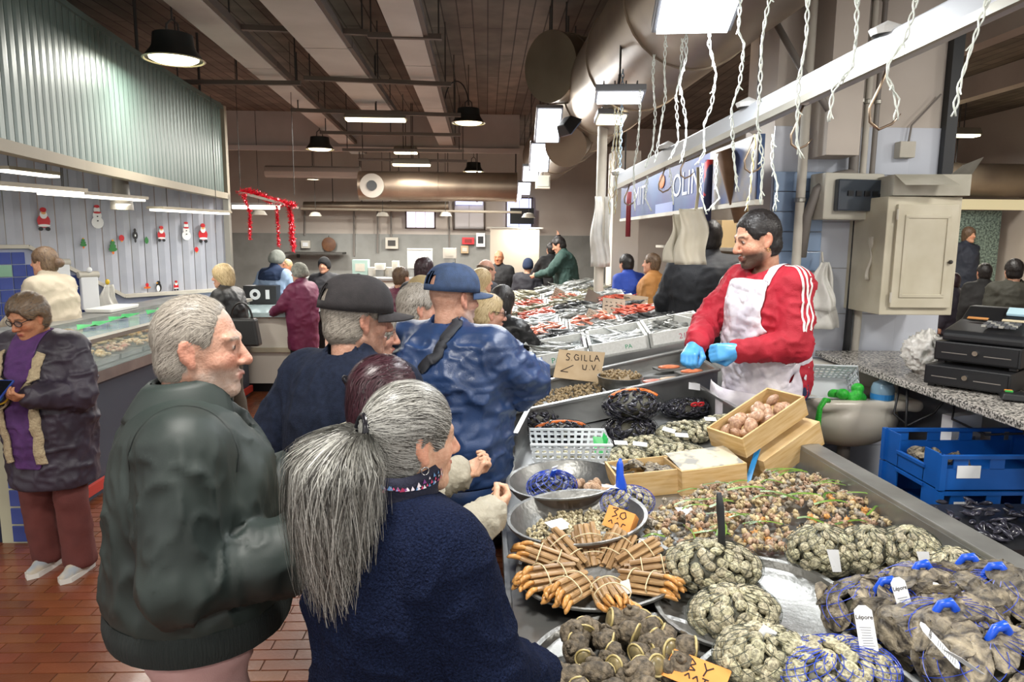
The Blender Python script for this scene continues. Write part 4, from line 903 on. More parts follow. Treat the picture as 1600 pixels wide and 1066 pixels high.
# bowls and plates
M_pan = mat('aluminium_pan', '#8f8f8c', '#7b7b78', rough=.4, metal=.8, scale=14, bump=.2, bscale=70); M_cu = mat('pan_outside', '#7b6a5e', rough=.4, metal=.8)
def bowl(lab, px, py, d, h, lip=.012, name='serving_bowl', base=.62, cat='bowl', dz=.0):
    c = onS(px, py, h); c = onS(px, py, h * .9); r = d / 2; t = thing(name, lab, cat, (c.x, c.y, S_z(c.x) + dz), rot=(0, -TILT, 0)); b2 = r * base
    MB().lathe([(0, .006), (b2, .006), (b2 + (r - b2) * .35, .012 + h * .1), (b2 + (r - b2) * .75, h * .55), (r, h), (r + lip, h + .002), (r + lip, h - .004)], 40).build('inside', M_pan, t, smooth=True); MB().lathe([(0, 0), (b2, 0), (b2 + (r - b2) * .4, .006 + h * .1), (b2 + (r - b2) * .8, h * .5), (r + lip, h - .004)], 40).build('outside', M_cu if h > .05 else M_pan, t, smooth=True)
    return t, (c.x, c.y)
PAN1, p1 = bowl('steel bowl holding a blue net of mussels', 884, 750, .42, .085)
PAN2, p2 = bowl('steel bowl full of small sea snails with two price cards', 904, 808, .44, .085)
PL1, q1 = bowl('round steel plate of razor clam bundles', 936, 898, .45, .035, name='serving_plate', base=.8, cat='plate', dz=.02)
PL2, q2 = bowl('round steel plate with two nets of clams', 1174, 938, .47, .04, name='serving_plate', base=.82, cat='plate')
PL3, q3 = bowl('round steel plate of large sea snails', 988, 1046, .46, .03, name='serving_plate', base=.84, cat='plate')
PL4, q4 = bowl('round steel plate with a bright blue net bag, at the bottom edge', 1268, 1096, .46, .035, name='serving_plate', base=.82, cat='plate')
for (c, r, lab) in ((q1, .17, ''), (q3, .18, '')): pass
# bowl 1: blue net of mussels, brown clams
t = netbag('blue net of dark mussels in the steel bowl', (p1[0] - .05, p1[1] - .01, S_z(p1[0]) + .008), (.085, .075, .05), 46, [MUSB], '', net=M_netb, size=.8, pname='mussel', lines=14, th=.0012); MB().bar((0, 0, .09), (.015, -.02, .13), .028, .004).build('tag', M_paper, t); MB().bar((.0, -.01, .085), (.012, -.03, .12), .02, .005).build('ribbon', M_ribb, t)
for i in range(13):
    o = link('brown_clam', VEN, None, None, (p1[0] + rnd.uniform(.05, .15), p1[1] + rnd.uniform(-.08, .06), S_z(p1[0]) + .03 + rnd.uniform(0, .035)), R3()); s_ = rnd.uniform(.8, 1.15); o.scale = (s_, s_, s_); tag(o, 'brown clam lying loose beside the blue net in the steel bowl', 'clam', 'brown clams in the bowl')
# bowl 2: small snails
SN = [snail_mesh('small_snail', .0095, .013, 2.2, 6, 8, seed=i) for i in range(2)]
for m_ in SN: m_.materials.append(mat('small_snail_shell', '#8d8062', '#cfc3a0', rough=.4, scale=160, rv=.25, cramp=(.42, .58)))
def put(o, lab, cat, grp): return tag(o, lab, cat, grp)
k = 0
stuffV = []
for i in range(470):
    a = rnd.uniform(0, 2 * pi); r = .165 * math.sqrt(rnd.random()); x, y = p2[0] + r * cos(a), p2[1] + r * sin(a); z = S_z(x) + .026 + (.165 - r) * .11 + rnd.uniform(-.006, .008)
    if y < p2[1] + .08 and k < 290:
        o = link('small_snail', rnd.choice(SN), None, None, (x, y, z), R3()); put(o, 'small striped sea snail in the steel bowl', 'sea snail', 'small sea snails in the bowl'); k += 1
    else: stuffV.append((x, y, z))
def stuff_of(name, me, pts, m, lab, cat, sc=1., parent=None):
    V = np.array([v.co[:] for v in me.vertices]) * sc; Fq = [f.vertices[:] for f in me.polygons]; vs = []; q4, q3 = [], []
    for i, p in enumerate(pts):
        R = np.array(Matrix.Rotation(rnd.uniform(0, 6.3), 3, 'X') @ Matrix.Rotation(rnd.uniform(0, 6.3), 3, 'Z')); vs.append(V @ R.T + np.array(p)); b0 = i * len(V)
        for f in Fq: (q4 if len(f) == 4 else q3).append([j + b0 for j in f]) if len(f) in (3, 4) else None
    o = link(name, mesh_np(name, np.concatenate(vs), [np.array(q) for q in (q4, q3) if q]), m, parent); tag(o, lab, cat, None, 'stuff'); return o
stuff_of('snail_heap', SN[0], stuffV, SN[0].materials[0], 'rest of the small sea snails heaped in the bowl', 'sea snails')
def card(name, lab, px, py, h, w_, d, m, rot, cat='price card', lines=None, lw=.0035, txt=None):
    c = onS(px, py, h); t = thing(name, lab, cat, c, rot=rot); MB().box((0, 0, 0), (w_, d, .0016)).build('sheet', m, t)
    if lines: strokes(MB(), lines, lw, .001).build('writing', M_ink, t, (0, 0, .001))
    return t
card('paper_card', 'blank white card lying on the small snails', 873, 820, .06, .085, .055, M_paper, (.25, .1, .75), 'card')
W3 = [[(-.02, .03), (.004, .034), (-.008, .018), (.004, .012), (-.004, -.002), (-.02, .0)], [(.012, .002), (.014, .0)], [(.022, .03), (.034, .02), (.03, .0), (.018, .01), (.022, .03)]]
def card_fold(lab, px, py, h, rot, lines, w_=.09, d=.075):
    t = card('price_card', lab, px, py, h, w_, d, M_orange_card, rot, lines=lines, lw=.0032); MB().box((w_ / 2 + .006, 0, -.012), (.03, d, .0016), Matrix.Rotation(RAD(60), 3, 'Y')).build('folded_flap', M_orange_card, t); return t
card_fold('orange card with handwritten price standing in the small snail bowl', 967, 812, .075, (.75, .25, -.35), [[(-.03, .03), (-.012, .034), (-.022, .02), (-.01, .012), (-.024, .0)], [(-.004, .004), (-.006, -.002)], [(.012, .03), (.0, .022), (.0, .01), (.012, .004), (.02, .014), (.012, .03)], [(-.03, -.02), (-.022, -.01), (-.016, -.022)], [(-.008, -.02), (.0, -.012), (.006, -.022)], [(.014, -.022), (.016, -.01), (.026, -.012)]])
# razor clams
RZ = MB().tube([(-.062, 0, 0), (-.03, 0, .0012), (0, 0, .0016), (.03, 0, .0012), (.062, 0, 0)], .0078, 8).mesh('razor_clam', True)
for v in RZ.vertices: v.co.z *= .72
RZ.materials.append(mat('razor_shell', '#8a6a45', '#b3936a', rough=.4, scale=60, rv=.18, stretch=(.25, 1, 1), bump=.3, bscale=90))
FT = MB().tube([(.058, 0, 0), (.070, .0, .001), (.080, .002, -.002), (.090, .004, -.008), (.095, .005, -.014)], [.005, .0062, .0068, .0055, .002], 7).mesh('foot', 'all'); FT.materials.append(mat('razor_foot', '#b97f3f', '#d3a060', rough=.3, scale=50, rv=.15))
M_band = mat('rubber_band', '#d9cba6', rough=.5)
def bundle(lab, ang, rad, n, lift, flip=1, yaw=0.):
    cx, cy = q1; a = RAD(ang); t = thing('razor_clam_bundle', lab, 'razor clams', (cx + rad * cos(a), cy + rad * sin(a), S_z(cx) + .045), rot=(0, -RAD(lift), a + RAD(yaw))); t.scale = (1.12, 1.15, 1.15); pos = []
    for row, k in enumerate((5, 4, 3, 1)):
        for i in range(k): pos.append(((i - (k - 1) / 2) * .0165, row * .0108))
    for y, z in pos[:n]:
        o = link('razor_clam', RZ, None, t, (rnd.uniform(-.012, .012), y, z), (rnd.uniform(-.3, .3), rnd.uniform(-.03, .03), rnd.uniform(-.05, .05)))
        if flip: f = link('foot', FT, None, o); f.rotation_euler = (rnd.uniform(-1.2, 1.2), 0, 0); s_ = rnd.uniform(.85, 1.25); f.scale = (1, s_, s_)
    for x in (-.022, .03): MB().tube([(x, .042 * cos(u) * (1 - .3 * max(0, sin(u))), .016 + .0245 * sin(u)) for u in np.linspace(0, 2 * pi, 21)[:-1]], .0016, 5, closed=True).build('rubber_band', M_band, t)
for i, (ang, rad, n, lift, fl, yw, lb) in enumerate(((200, .155, 13, 6, 1, 8, 'at the left edge'), (232, .15, 13, 8, 1, 0, 'at the front left'), (272, .15, 12, 10, 1, 0, 'at the very front'), (316, .145, 13, 10, 1, 5, 'at the front right'), (352, .15, 13, 12, 1, 0, 'at the right edge'), (28, .14, 13, 20, 0, -8, 'at the back right'), (62, .13, 12, 28, 0, -5, 'right of the back middle'), (95, .125, 12, 38, 0, 0, 'at the back middle, leaning up'), (128, .135, 13, 30, 0, 6, 'left of the back middle'), (160, .15, 13, 16, 1, 6, 'at the back left'))): bundle('tied bundle of razor clams %s of the plate' % lb, ang, rad, n, lift, fl, yw)
# large whelk-like snails
def whelk(seed):
    rg = random.Random(seed); turns = 2.3; per = 13; n = int(turns * per); pts = []; rad = []
    for i in range(n + 1):
        t = i / n; g = .1 + .9 * t ** 1.3; a = 2 * pi * turns * t; pts.append((.020 * g * cos(a), .020 * g * sin(a), .045 * (1 - t) ** .9)); rad.append(.0235 * g)
    mb = MB().tube(pts, rad, 12); V = np.array([tuple(v) for v in mb.v]); c = V.mean(0); V = V + (V - c) * ((vnoise(V, 130, seed) - .5) * .34)[:, None]; mb.v = [tuple(v) for v in V]; return mb.mesh('shell', 'all'), pts[-1], rad[-1], Vector(pts[-1]) - Vector(pts[-2])
M_wh = mat('whelk_shell', '#3f382f', '#7d705d', rough=.75, scale=70, rv=.2, detail=6, bump=1., bscale=90); M_lip = mat('whelk_lip', '#a08f5a', '#c9b883', rough=.35, scale=40); M_flesh = mat('whelk_flesh', '#6b6249', '#97865c', rough=.3, scale=60)
WH = []
for s_ in range(3):
    me, p_, r_, d_ = whelk(s_); me.materials.append(M_wh); R_ = lookrot(d_); lip = MB().tube([Vector(p_) + d_.normalized() * .002 + R_ @ Vector((r_ * .95 * cos(a), r_ * .95 * sin(a), 0)) for a in np.linspace(0, 2 * pi, 17)[:-1]], .0026, 6, closed=True).mesh('lip', 'all'); lip.materials.append(M_lip)
    fl_ = MB().ell(Vector(p_) + d_.normalized() * .0, (r_ * .9, r_ * .9, .009), 12, 6, R_).mesh('flesh', 'all'); fl_.materials.append(M_flesh); WH.append((me, lip, fl_))
wp = [(895, 990), (918, 985), (955, 975), (990, 972), (1015, 985), (900, 1010), (950, 1005), (985, 1000), (1015, 1010), (1035, 1000), (955, 1025), (910, 1035), (1000, 1030), (1025, 1030), (1050, 1025), (845, 1045), (868, 1058), (930, 1056), (965, 1052), (1000, 1058), (1030, 1052), (890, 1062), (1062, 1040), (1075, 1020), (860, 1080), (910, 1085), (960, 1085), (1010, 1085)]
wl = {}; wp.sort(key=lambda p: p[1])
ORD = ['first', 'second', 'third', 'fourth', 'fifth', 'sixth', 'seventh']
for r_ in range(0, 28, 7):
    for k_, p_ in enumerate(sorted(wp[r_:r_ + 7])): wl[p_] = '%s from the left in the %s row' % (ORD[k_], ['back', 'second', 'third', 'front'][r_ // 7])
for i, (px, py) in enumerate(wp):
    me, lip, fl_ = WH[i % 3]; c = onS(px, py, .045); o = link('large_sea_snail', me, None, None, c + Vector((0, 0, rnd.uniform(-.012, .0))), (rnd.uniform(-.9, .3) + (pi / 2 if i % 2 else 1.1), rnd.uniform(-.6, .6), rnd.uniform(0, 6.28))); s_ = rnd.uniform(.9, 1.2); o.scale = (s_, s_, s_); tag(o, 'large rough sea snail on the plate, ' + wl[(px, py)], 'sea snail', 'large sea snails on the plate'); link('lip', lip, None, o); link('flesh', fl_, None, o)
card('price_card', 'orange card with handwritten price and country, at the bottom edge', 1088, 1052, .05, .13, .075, M_orange_card, (.35, .05, -.62), lines=[[(-.05, .022), (-.04, .032), (-.03, .024), (-.04, .016), (-.05, .022)], [(-.052, .006), (-.04, .016), (-.03, .006), (-.042, -.002), (-.052, .006)], [(-.02, .03), (-.008, .02), (-.018, .012), (-.004, .004), (-.016, .0)], [(.008, .03), (.018, .014), (.016, -.002)], [(.018, .014), (.03, .026)], [(-.02, -.018), (-.014, -.008), (-.008, -.02)], [(-.002, -.018), (.004, -.008), (.01, -.02)], [(.016, -.008), (.03, -.008)], [(.023, -.008), (.023, -.02)], [(.034, -.02), (.04, -.008), (.046, -.02)], [(.05, -.008), (.05, -.02), (.058, -.02)]], lw=.003)
# clam nets
netbag('net of striped clams with a tall dark net neck, on the steel plate', onS(1112, 915) + Vector((0, 0, .0)), (.125, .095, .06), 120, CLAM, '', rz=-15, size=1.05, neck=([(.03, 0, .1), (.032, .005, .16), (.03, .0, .23), (.028, 0, .27)], [.012, .01, .011, .007], mat('net_black', '#24262a', rough=.6)))
netbag('front net of striped clams lying in the steel plate', onS(1147, 985) + Vector((0, 0, .0)), (.105, .085, .05), 100, CLAM, '', rz=10, size=1.1)
netbag('grey clam net bag at the bottom edge beside the orange card', onS(1190, 1055), (.095, .08, .05), 90, CLAM, '', size=1.15, neck=([(0, 0, .09), (.01, .0, .11), (.03, -.01, .10)], [.012, .01, .006], M_paper))
bl = netbag('bright blue net bag of clams on the bottom plate', onS(1305, 1075), (.12, .09, .045), 90, CLAM, '', net=M_netb, size=1.15, lines=24, th=.001)
for i, (px, py, r, lb) in enumerate(((1290, 872, (.088, .075, .066), 'leftmost'), (1362, 874, (.08, .075, .066), 'second from left'), (1425, 876, (.08, .075, .066), 'third from left'), (1492, 896, (.078, .07, .05), 'rightmost'))):
    t = netbag('net of striped clams below the steel rim, %s of four' % lb, onS(px, py + 28) + Vector((0, .02, 0)), r, 84, CLAM, '', rz=-10, size=1.05)
    if i != 1: MB().add([(-.01 + .0 * i, -r[1] * 1.06, r[2] * 1.6), (.02, -r[1] * 1.1, r[2] * 1.6), (.025, -r[1] * 1.22, r[2] * .7), (.002, -r[1] * 1.22, r[2] * .7)], [(0, 1, 2, 3)]).build('tag', M_paper, t)
# oyster bags with blue netting and printed tags
def tagm(par, loc, rot, L_=.098, w_=.038):
    g = link('tag', MB().prism([(-w_ / 2, -L_ / 2 + .008), (-w_ * .25, -L_ / 2), (w_ * .25, -L_ / 2), (w_ / 2, -L_ / 2 + .008), (w_ / 2, L_ / 2 - .01), (w_ * .2, L_ / 2), (-w_ * .2, L_ / 2), (-w_ / 2, L_ / 2 - .01)], -.0004, .0004).mesh('tag'), M_paper, par, loc, rot)
    text('lettering', 'Lépore', .0125, M_ink, g, (0, L_ * .25, .0008), (0, 0, 0), bold=.015)
    mb = MB()
    for k in range(9): mb.box((rnd.uniform(-.001, .001), L_ * .04 - k * .0052, .0008), (w_ * rnd.uniform(.5, .72), .0011, .0002))
    mb.build('small_print', mat('print_grey', '#70747c', rough=.8), g); return g
def oybag(lab, px, py, r, n, rz, tagp=None, knot=(0, 0)):
    c = onS(px, py); t = netbag(lab, c, r, n, OYS, '', rz=rz, net=M_netb, pname='oyster', lines=11, size=.92, th=.0009, upper=-.5, jit=.2, inner=.7)
    k = Vector((knot[0], knot[1], r[2] * 1.95)); MB().tube([k + Vector((0, 0, -.02)), k, k + Vector((.012, -.004, .022)), k + Vector((.03, -.01, .026)), k + Vector((.04, -.012, .012)), k + Vector((.028, -.012, -.002))], [.012, .008, .009, .011, .01, .006], 8).build('blue_ribbon', M_ribb, t, smooth='all')
    if tagp:
        M_ = Matrix.Translation(c) @ Matrix.Rotation(RAD(rz), 4, 'Z') @ Matrix.Rotation(-TILT, 4, 'Y'); g = tagm(t, M_.inverted() @ onS(*tagp[0]), tagp[1])
oybag('oyster net bag with a white printed tag, nearest the empty plate', 1362, 985, (.10, .085, .06), 12, 0, ((1353, 984, .12), (1.0, .05, -.12)), (0, -.02)); oybag('oyster net bag with an upright tag, behind the others', 1440, 955, (.11, .085, .055), 12, 10, ((1411, 937, .12), (1.1, 0, .0)), (-.03, 0)); oybag('oyster net bag with a big pale shell, at the right edge', 1560, 985, (.115, .095, .065), 13, -15, None, (-.02, .03)); oybag('oyster net bag in the middle of the heap with a slanted tag', 1480, 1035, (.12, .09, .07), 14, 5, ((1468, 1008, .15), (.8, .1, .85)), (-.05, -.02)); oybag('oyster net bag at the bottom right corner with a flat tag', 1540, 1085, (.12, .1, .065), 14, 20, ((1505, 1034, .16), (.7, .1, 1.6)), (.0, .0)); oybag('oyster net bag tied with a blue bow by the steel rim', 1535, 945, (.085, .07, .05), 9, -10, ((1490, 935, .12), (.6, 0, 1.2)), (-.05, .02))
card('price_card', 'corner of an orange price card by the steel rim', 1596, 948, .08, .06, .09, M_orange_card, (1.1, 0, -.4))
# murex pile with seaweed
MX = [snail_mesh('spiny_snail', .014, .02, 2.0, 5, 7, 7, i, .3) for i in range(3)]; mxm = [mat('spiny_tan', '#a08c68', '#c7b48c', rough=.6, scale=90, rv=.18), mat('spiny_rose', '#94765f', '#b79a80', rough=.6, scale=90, rv=.18), mat('spiny_orange', '#b57e42', '#cf9a58', rough=.5, scale=90, rv=.18), mat('spiny_grey', '#7d756a', '#a59c8c', rough=.6, scale=90, rv=.18)]
MXV = []
for i in range(12):
    me = MX[i % 3].copy(); me.materials.append(mxm[(0, 0, 1, 0, 2, 3, 0, 1, 1, 0, 3, 0)[i]]); MXV.append(me)
poly = [(1000, 868), (1012, 815), (1060, 790), (1150, 765), (1230, 748), (1310, 760), (1350, 785), (1390, 822), (1375, 850), (1260, 845), (1235, 870), (1130, 885), (1050, 880)]
def inpoly(x, y, P):
    c = False
    for (x0, y0), (x1, y1) in zip(P, P[1:] + P[:1]):
        if (y0 > y) != (y1 > y) and x < (x1 - x0) * (y - y0) / (y1 - y0) + x0: c = not c
    return c
pw = [onS(x, y) for x, y in poly]; pxy = [(p.x, p.y) for p in pw]; k = 0; rest_ = []; bx0, bx1, by0, by1 = min(p[0] for p in pxy), max(p[0] for p in pxy), min(p[1] for p in pxy), max(p[1] for p in pxy)
def pile_h(x, y):
    d = min(math.hypot(x - a[0], y - a[1]) for a in pxy); return .012 + min(.055, d * .35)
pts = []
while len(pts) < 840:
    x, y = rnd.uniform(bx0, bx1), rnd.uniform(by0, by1)
    if inpoly(x, y, pxy): pts.append((x, y, S_z(x) + pile_h(x, y) * rnd.uniform(.75, 1.05)))
pts.sort(key=lambda p: p[1] - p[2] * 2)
pm = MB().grid(lambda u, v: (bx0 + (bx1 - bx0) * u, by0 + (by1 - by0) * v, S_z(bx0 + (bx1 - bx0) * u) + (pile_h(bx0 + (bx1 - bx0) * u, by0 + (by1 - by0) * v) - .012 if inpoly(bx0 + (bx1 - bx0) * u, by0 + (by1 - by0) * v, pxy) else -.01)), 24, 20)
for i, p in enumerate(pts):
    if i < 295: o = link('spiny_snail', rnd.choice(MXV), None, None, p, R3()); tag(o, 'small spiny sea snail in the big heap on the counter', 'sea snail', 'spiny sea snails in the heap'); s_ = rnd.uniform(.8, 1.2); o.scale = (s_, s_, s_)
    else: rest_.append(p)
for q in range(3): stuff_of('spiny_snail_heap', MX[q], rest_[q::3], mxm[(0, 1, 3)[q]], ['rest of the tan spiny sea snails in the big heap', 'rest of the rosy spiny sea snails in the big heap', 'rest of the grey spiny sea snails in the big heap'][q], 'sea snails')
M_weed = mat('seaweed', '#4c6b25', '#6f8b3a', rough=.35, scale=30, rv=.3)
for i in range(34):
    x, y, z = rnd.choice(pts); a = rnd.uniform(-.7, .7) if rnd.random() < .7 else rnd.uniform(0, 6); L_ = rnd.uniform(.05, .15); w_ = rnd.uniform(.0025, .005); P = [Vector((x + cos(a) * L_ * (u - .5) + .01 * sin(4 * u + i), y + sin(a) * L_ * (u - .5), z + .016 + .012 * sin(3 * u))) for u in np.linspace(0, 1, 8)]; sd = Vector((-sin(a), cos(a), .3)).normalized() * w_
    o = MB().add([q + s_ for q in P for s_ in (-sd, sd)], [(2 * j, 2 * j + 1, 2 * j + 3, 2 * j + 2) for j in range(7)]).build('seaweed_blade', M_weed, None); tag(o, 'green seaweed blade lying on the spiny snail heap', 'seaweed', 'seaweed blades on the snail heap')
for px, py, w_, rt, lb in ((1080, 800, .1, .3, 'white card half buried at the left of the snail heap'), (1010, 853, .05, -.3, 'small white card between razor clams and snail heap')): card('paper_card', lb, px, py, .05, w_, .05, M_paper, (.3, .1, rt), 'card')
for (px, py) in ((905, 925), (1075, 985)): pass
o = card('paper_card', 'small white card standing among the razor clams', 978, 918, .07, .03, .035, M_paper, (1.2, 0, .5), 'card')
# wooden boxes
def wbox(lab, c, sz, rot, wall=.008, lid=None):
    t = thing('wooden_box', lab, 'box', c, rot=rot); x, y, z = sz
    for q in (-1, 1):
        MB().box((q * (x / 2 - wall / 2), 0, z / 2), (wall, y, z)).build('end_board', M_wood, t); MB().box((0, q * (y / 2 - wall / 2), z / 2), (x - 2 * wall, wall, z)).build('side_board', M_wood, t)
    for k in range(3): MB().box((0, -y / 2 + y * (k + .5) / 3, .004), (x - 2 * wall, y / 3 - .004, .006)).build('bottom_board', M_wood, t)
    return t
c = onS(1025, 778); B1 = wbox('poplar box of oysters beside the white basket', c + Vector((-.02, .1, .0)), (.27, .17, .095), (0, -TILT, .06))
for i in range(15): o = link('oyster', OYS[i % 5], None, None, B1.location + Vector((rnd.uniform(-.1, .1), rnd.uniform(-.055, .055), .05 + rnd.uniform(0, .04))), (rnd.uniform(-.5, .5), rnd.uniform(-.5, .5), rnd.uniform(0, 6))); o.scale = (.6, .6, .6); tag(o, 'oyster in the open poplar box', 'oyster', 'oysters in the poplar box')
c = onS(1118, 772); B2 = wbox('poplar box under a printed card lid with a blue strap', c + Vector((-.01, .1, 0)), (.26, .18, .10), (0, -TILT, .14)); MB().box((0, 0, .108), (.25, .16, .003), Matrix.Rotation(.12, 3, 'X')).build('card_lid', mat('printed_card', '#c2b8a0', '#8b8a84', rough=.6, scale=14, cramp=(.45, .55)), B2); MB().box((.02, .08, .113), (.09, .02, .004)).build('blue_strap', mat('strap_blue', '#2a83c4', rough=.4), B2); MB().bar((.13, -.09, .02), (.25, .03, .13), .02, .002).build('blue_strap', mat('strap_blue', '#2a83c4', rough=.4), B2)
r3 = (0, RAD(-22), RAD(26))
c = onS(1225, 735); B3 = wbox('closed poplar box lying tilted under the clam box', c + Vector((.0, .06, .035)), (.33, .19, .1), r3); MB().box((0, 0, .103), (.33, .19, .006)).build('lid', M_wood, B3)
B4 = wbox('tilted poplar box of big brown clams on top of the boxes', c + Vector((-.085, .06, .15)), (.36, .19, .085), r3); Rb = Matrix.Rotation(RAD(26), 3, 'Z') @ Matrix.Rotation(RAD(-22), 3, 'Y')
BIG = shell_mesh('big_clam', .034, .029, .019, 18, 10, ribs=1, umbo=.25); BIG.materials.append(mat('smooth_brown_clam', '#95705a', '#c4a184', rough=.3, scale=70, rv=.15, stretch=(1, 1, 4), bump=.25, bscale=120))
for i in range(22): o = link('big_brown_clam', BIG, None, None, B4.location + Rb @ Vector((rnd.uniform(-.14, .13), rnd.uniform(-.06, .06), .045 + (i > 13) * .025)), R3()); tag(o, 'big smooth brown clam in the tilted poplar box', 'clam', 'big brown clams in the box')
# white perforated basket
def basket(lab, c, sz, rz, m, taper=.86, name='plastic_basket', holes=True, th=.004):
    t = thing(name, lab, 'basket', c, rz); X, Y, Z = sz; nx, nz = 10, 4
    def wall(p0, p1, q0, q1, nm, n):
        W = MB()
        for i in range(n):
            for j in range(5):
                for (ua, ub, va, vb) in ((i / n, (i + .38) / n, j / 5, (j + 1) / 5), ((i + .38) / n, (i + 1) / n, j / 5, (j + .45) / 5)):
                    def P(u, v): return (Vector(p0).lerp(Vector(p1), u)).lerp(Vector(q0).lerp(Vector(q1), u), v)
                    W.add([P(ua, va), P(ub, va), P(ub, vb), P(ua, vb)], [(0, 1, 2, 3)])
        o = W.build(nm, m, t); md = o.modifiers.new('solid', 'SOLIDIFY'); md.thickness = th
    b_ = taper; cs = [(-1, -1), (1, -1), (1, 1), (-1, 1)]
    for k in range(4):
        (a0, b0), (a1, b1) = cs[k], cs[(k + 1) % 4]; wall((a0 * X / 2 * b_, b0 * Y / 2 * b_, 0), (a1 * X / 2 * b_, b1 * Y / 2 * b_, 0), (a0 * X / 2, b0 * Y / 2, Z), (a1 * X / 2, b1 * Y / 2, Z), 'side', 11 if k % 2 == 0 else 6)
    MB().box((0, 0, .003), (X * b_, Y * b_, .006)).build('bottom', m, t); MB().tube([(x * X / 2, y * Y / 2, Z) for x, y in cs], .007, 8, closed=True).build('rim', m, t, smooth=True); return t
M_bsk = mat('white_plastic', '#d6dce0', rough=.4); c = onS(895, 742); BK = basket('white perforated plastic basket with a green tag', c + Vector((-.005, .115, .01)), (.34, .24, .12), -.03, M_bsk)
MB().add([(.10, -.02, .13), (.14, -.03, .13), (.15, -.08, .06), (.105, -.075, .06), (.15, .01, .14), (.19, .0, .09)], [(0, 1, 2, 3), (1, 4, 5, 2)]).build('green_tag', mat('green_plastic', '#1f9a4a', rough=.4), BK)
for i in range(40): o = link('basket_clam', CLAM[i % 2], None, None, BK.location + Vector((rnd.uniform(-.14, .13), rnd.uniform(-.08, .08), .03 + rnd.uniform(0, .02))), R3()); tag(o, 'small clam inside the white plastic basket', 'clam', 'clams in the white basket')
# blue-tied bag behind the snail bowl
t = netbag('clam net tied with a tall blue ribbon and a white tag', onS(985, 812) + Vector((0, .04, 0)), (.085, .07, .05), 70, CLAM, '', net=M_netb, size=.9); MB().tube([(-.02, 0, .085), (-.02, -.005, .11), (-.022, 0, .15), (-.02, .0, .19), (-.018, 0, .21)], [.016, .02, .014, .012, .004], 8).build('blue_ribbon', M_ribb, t, smooth='all'); MB().box((-.06, -.01, .115), (.06, .025, .001), Matrix.Rotation(.2, 3, 'Y')).build('tag', M_paper, t)
# basin with mussels
bs = thing('steel_basin', 'deep rectangular steel basin of nets behind the boxes', 'basin', (0, 0, 0)); bc = [(.13, 3.06), (1.19, 2.98), (1.14, 4.02), (.33, 4.12)]
for k in range(4):
    a, b_ = Vector((*bc[k], 0)), Vector((*bc[(k + 1) % 4], 0)); a.z = S_z(a.x); b_.z = S_z(b_.x)
    if k == 0: continue
    MB().add([a, b_, b_ + Vector((0, 0, .13)), a + Vector((0, 0, .13))], [(0, 1, 2, 3)]).build('wall', M_metal, bs); MB().bar(a + Vector((0, 0, .13)), b_ + Vector((0, 0, .13)), .022, .012).build('rim', M_metal, bs)
M_orb = mat('orange_band', '#e8721c', rough=.4)
def mbag(lab, px, py, r, n, band=None, dz=0., Y=None):
    c = onS(px, py) + Vector((0, 0, dz)); t = netbag(lab, c, r, n, [MUS], '', pname='mussel', size=.75, net=mat('net_black', '#24262a', rough=.6), lines=12, th=.0008, jit=.2)
    if band: MB().tube([(r[0] * 1.02 * cos(a), r[1] * 1.02 * sin(a) * .5 - r[1] * .35, r[2] * 1.0 + r[2] * 1.02 * sin(a) * .9) for a in np.linspace(.5, 2.5, 12)], .009, 6).build('band', M_orb, t, smooth='all')
mbag('lower net of black mussels in the stacked pair', 985, 692, (.12, .1, .065), 110, None); mbag('upper net of black mussels with an orange band', 988, 690, (.13, .105, .07), 120, 1, .115); mbag('net of mussels at the back left of the basin', 838, 672, (.11, .09, .06), 90, None); mbag('net of mussels with an orange band behind the white basket', 875, 690, (.14, .09, .05), 100, 1); mbag('dark barnacle-like heap of mussels at the back right of the basin', 1075, 650, (.14, .1, .045), 120, None)
for i, (px, py, r) in enumerate(((1010, 712, (.12, .09, .04)), (1070, 690, (.13, .09, .045)), (1130, 680, (.12, .09, .045)), (975, 730, (.09, .08, .04)), (1060, 720, (.1, .07, .035)))): netbag('net of small grey clams in the steel basin, %s' % ['front left of the heap', 'in the middle of the heap', 'right of the heap', 'under the mussel stack', 'nearest the card-covered box'][i], onS(px, py), r, 90, CLAM, '', size=1.0)
for i, (px, py, rt) in enumerate(((970, 692, .2), (1000, 694, -.1), (1045, 672, -.7), (1065, 680, .1), (1110, 655, .2), (1085, 604, -.2))): card('paper_tag', 'white paper tag on the basin nets, %s' % ['left of the folded pair', 'right of the folded pair', 'standing in the middle', 'flat in the middle', 'near the red clips', 'on the back rim of the basin'][i], px, py, .10 if i < 5 else .14, .06, .022 if i < 5 else .05, M_paper, (.6, .1, rt), 'tag')
o = MB(); c = onS(1090, 632, .1)
for g in (-1, 1): o.tube([(g * .018 + .016 * cos(a), 0, .012 * sin(a)) for a in np.linspace(0, 2 * pi, 13)[:-1]], .005, 6, closed=True)
tag(o.build('red_clip', mat('red_plastic', '#d8222a', rough=.35), None, c, (.6, 0, .2), smooth='all'), 'red plastic clip on the dark mussel heap', 'clip')
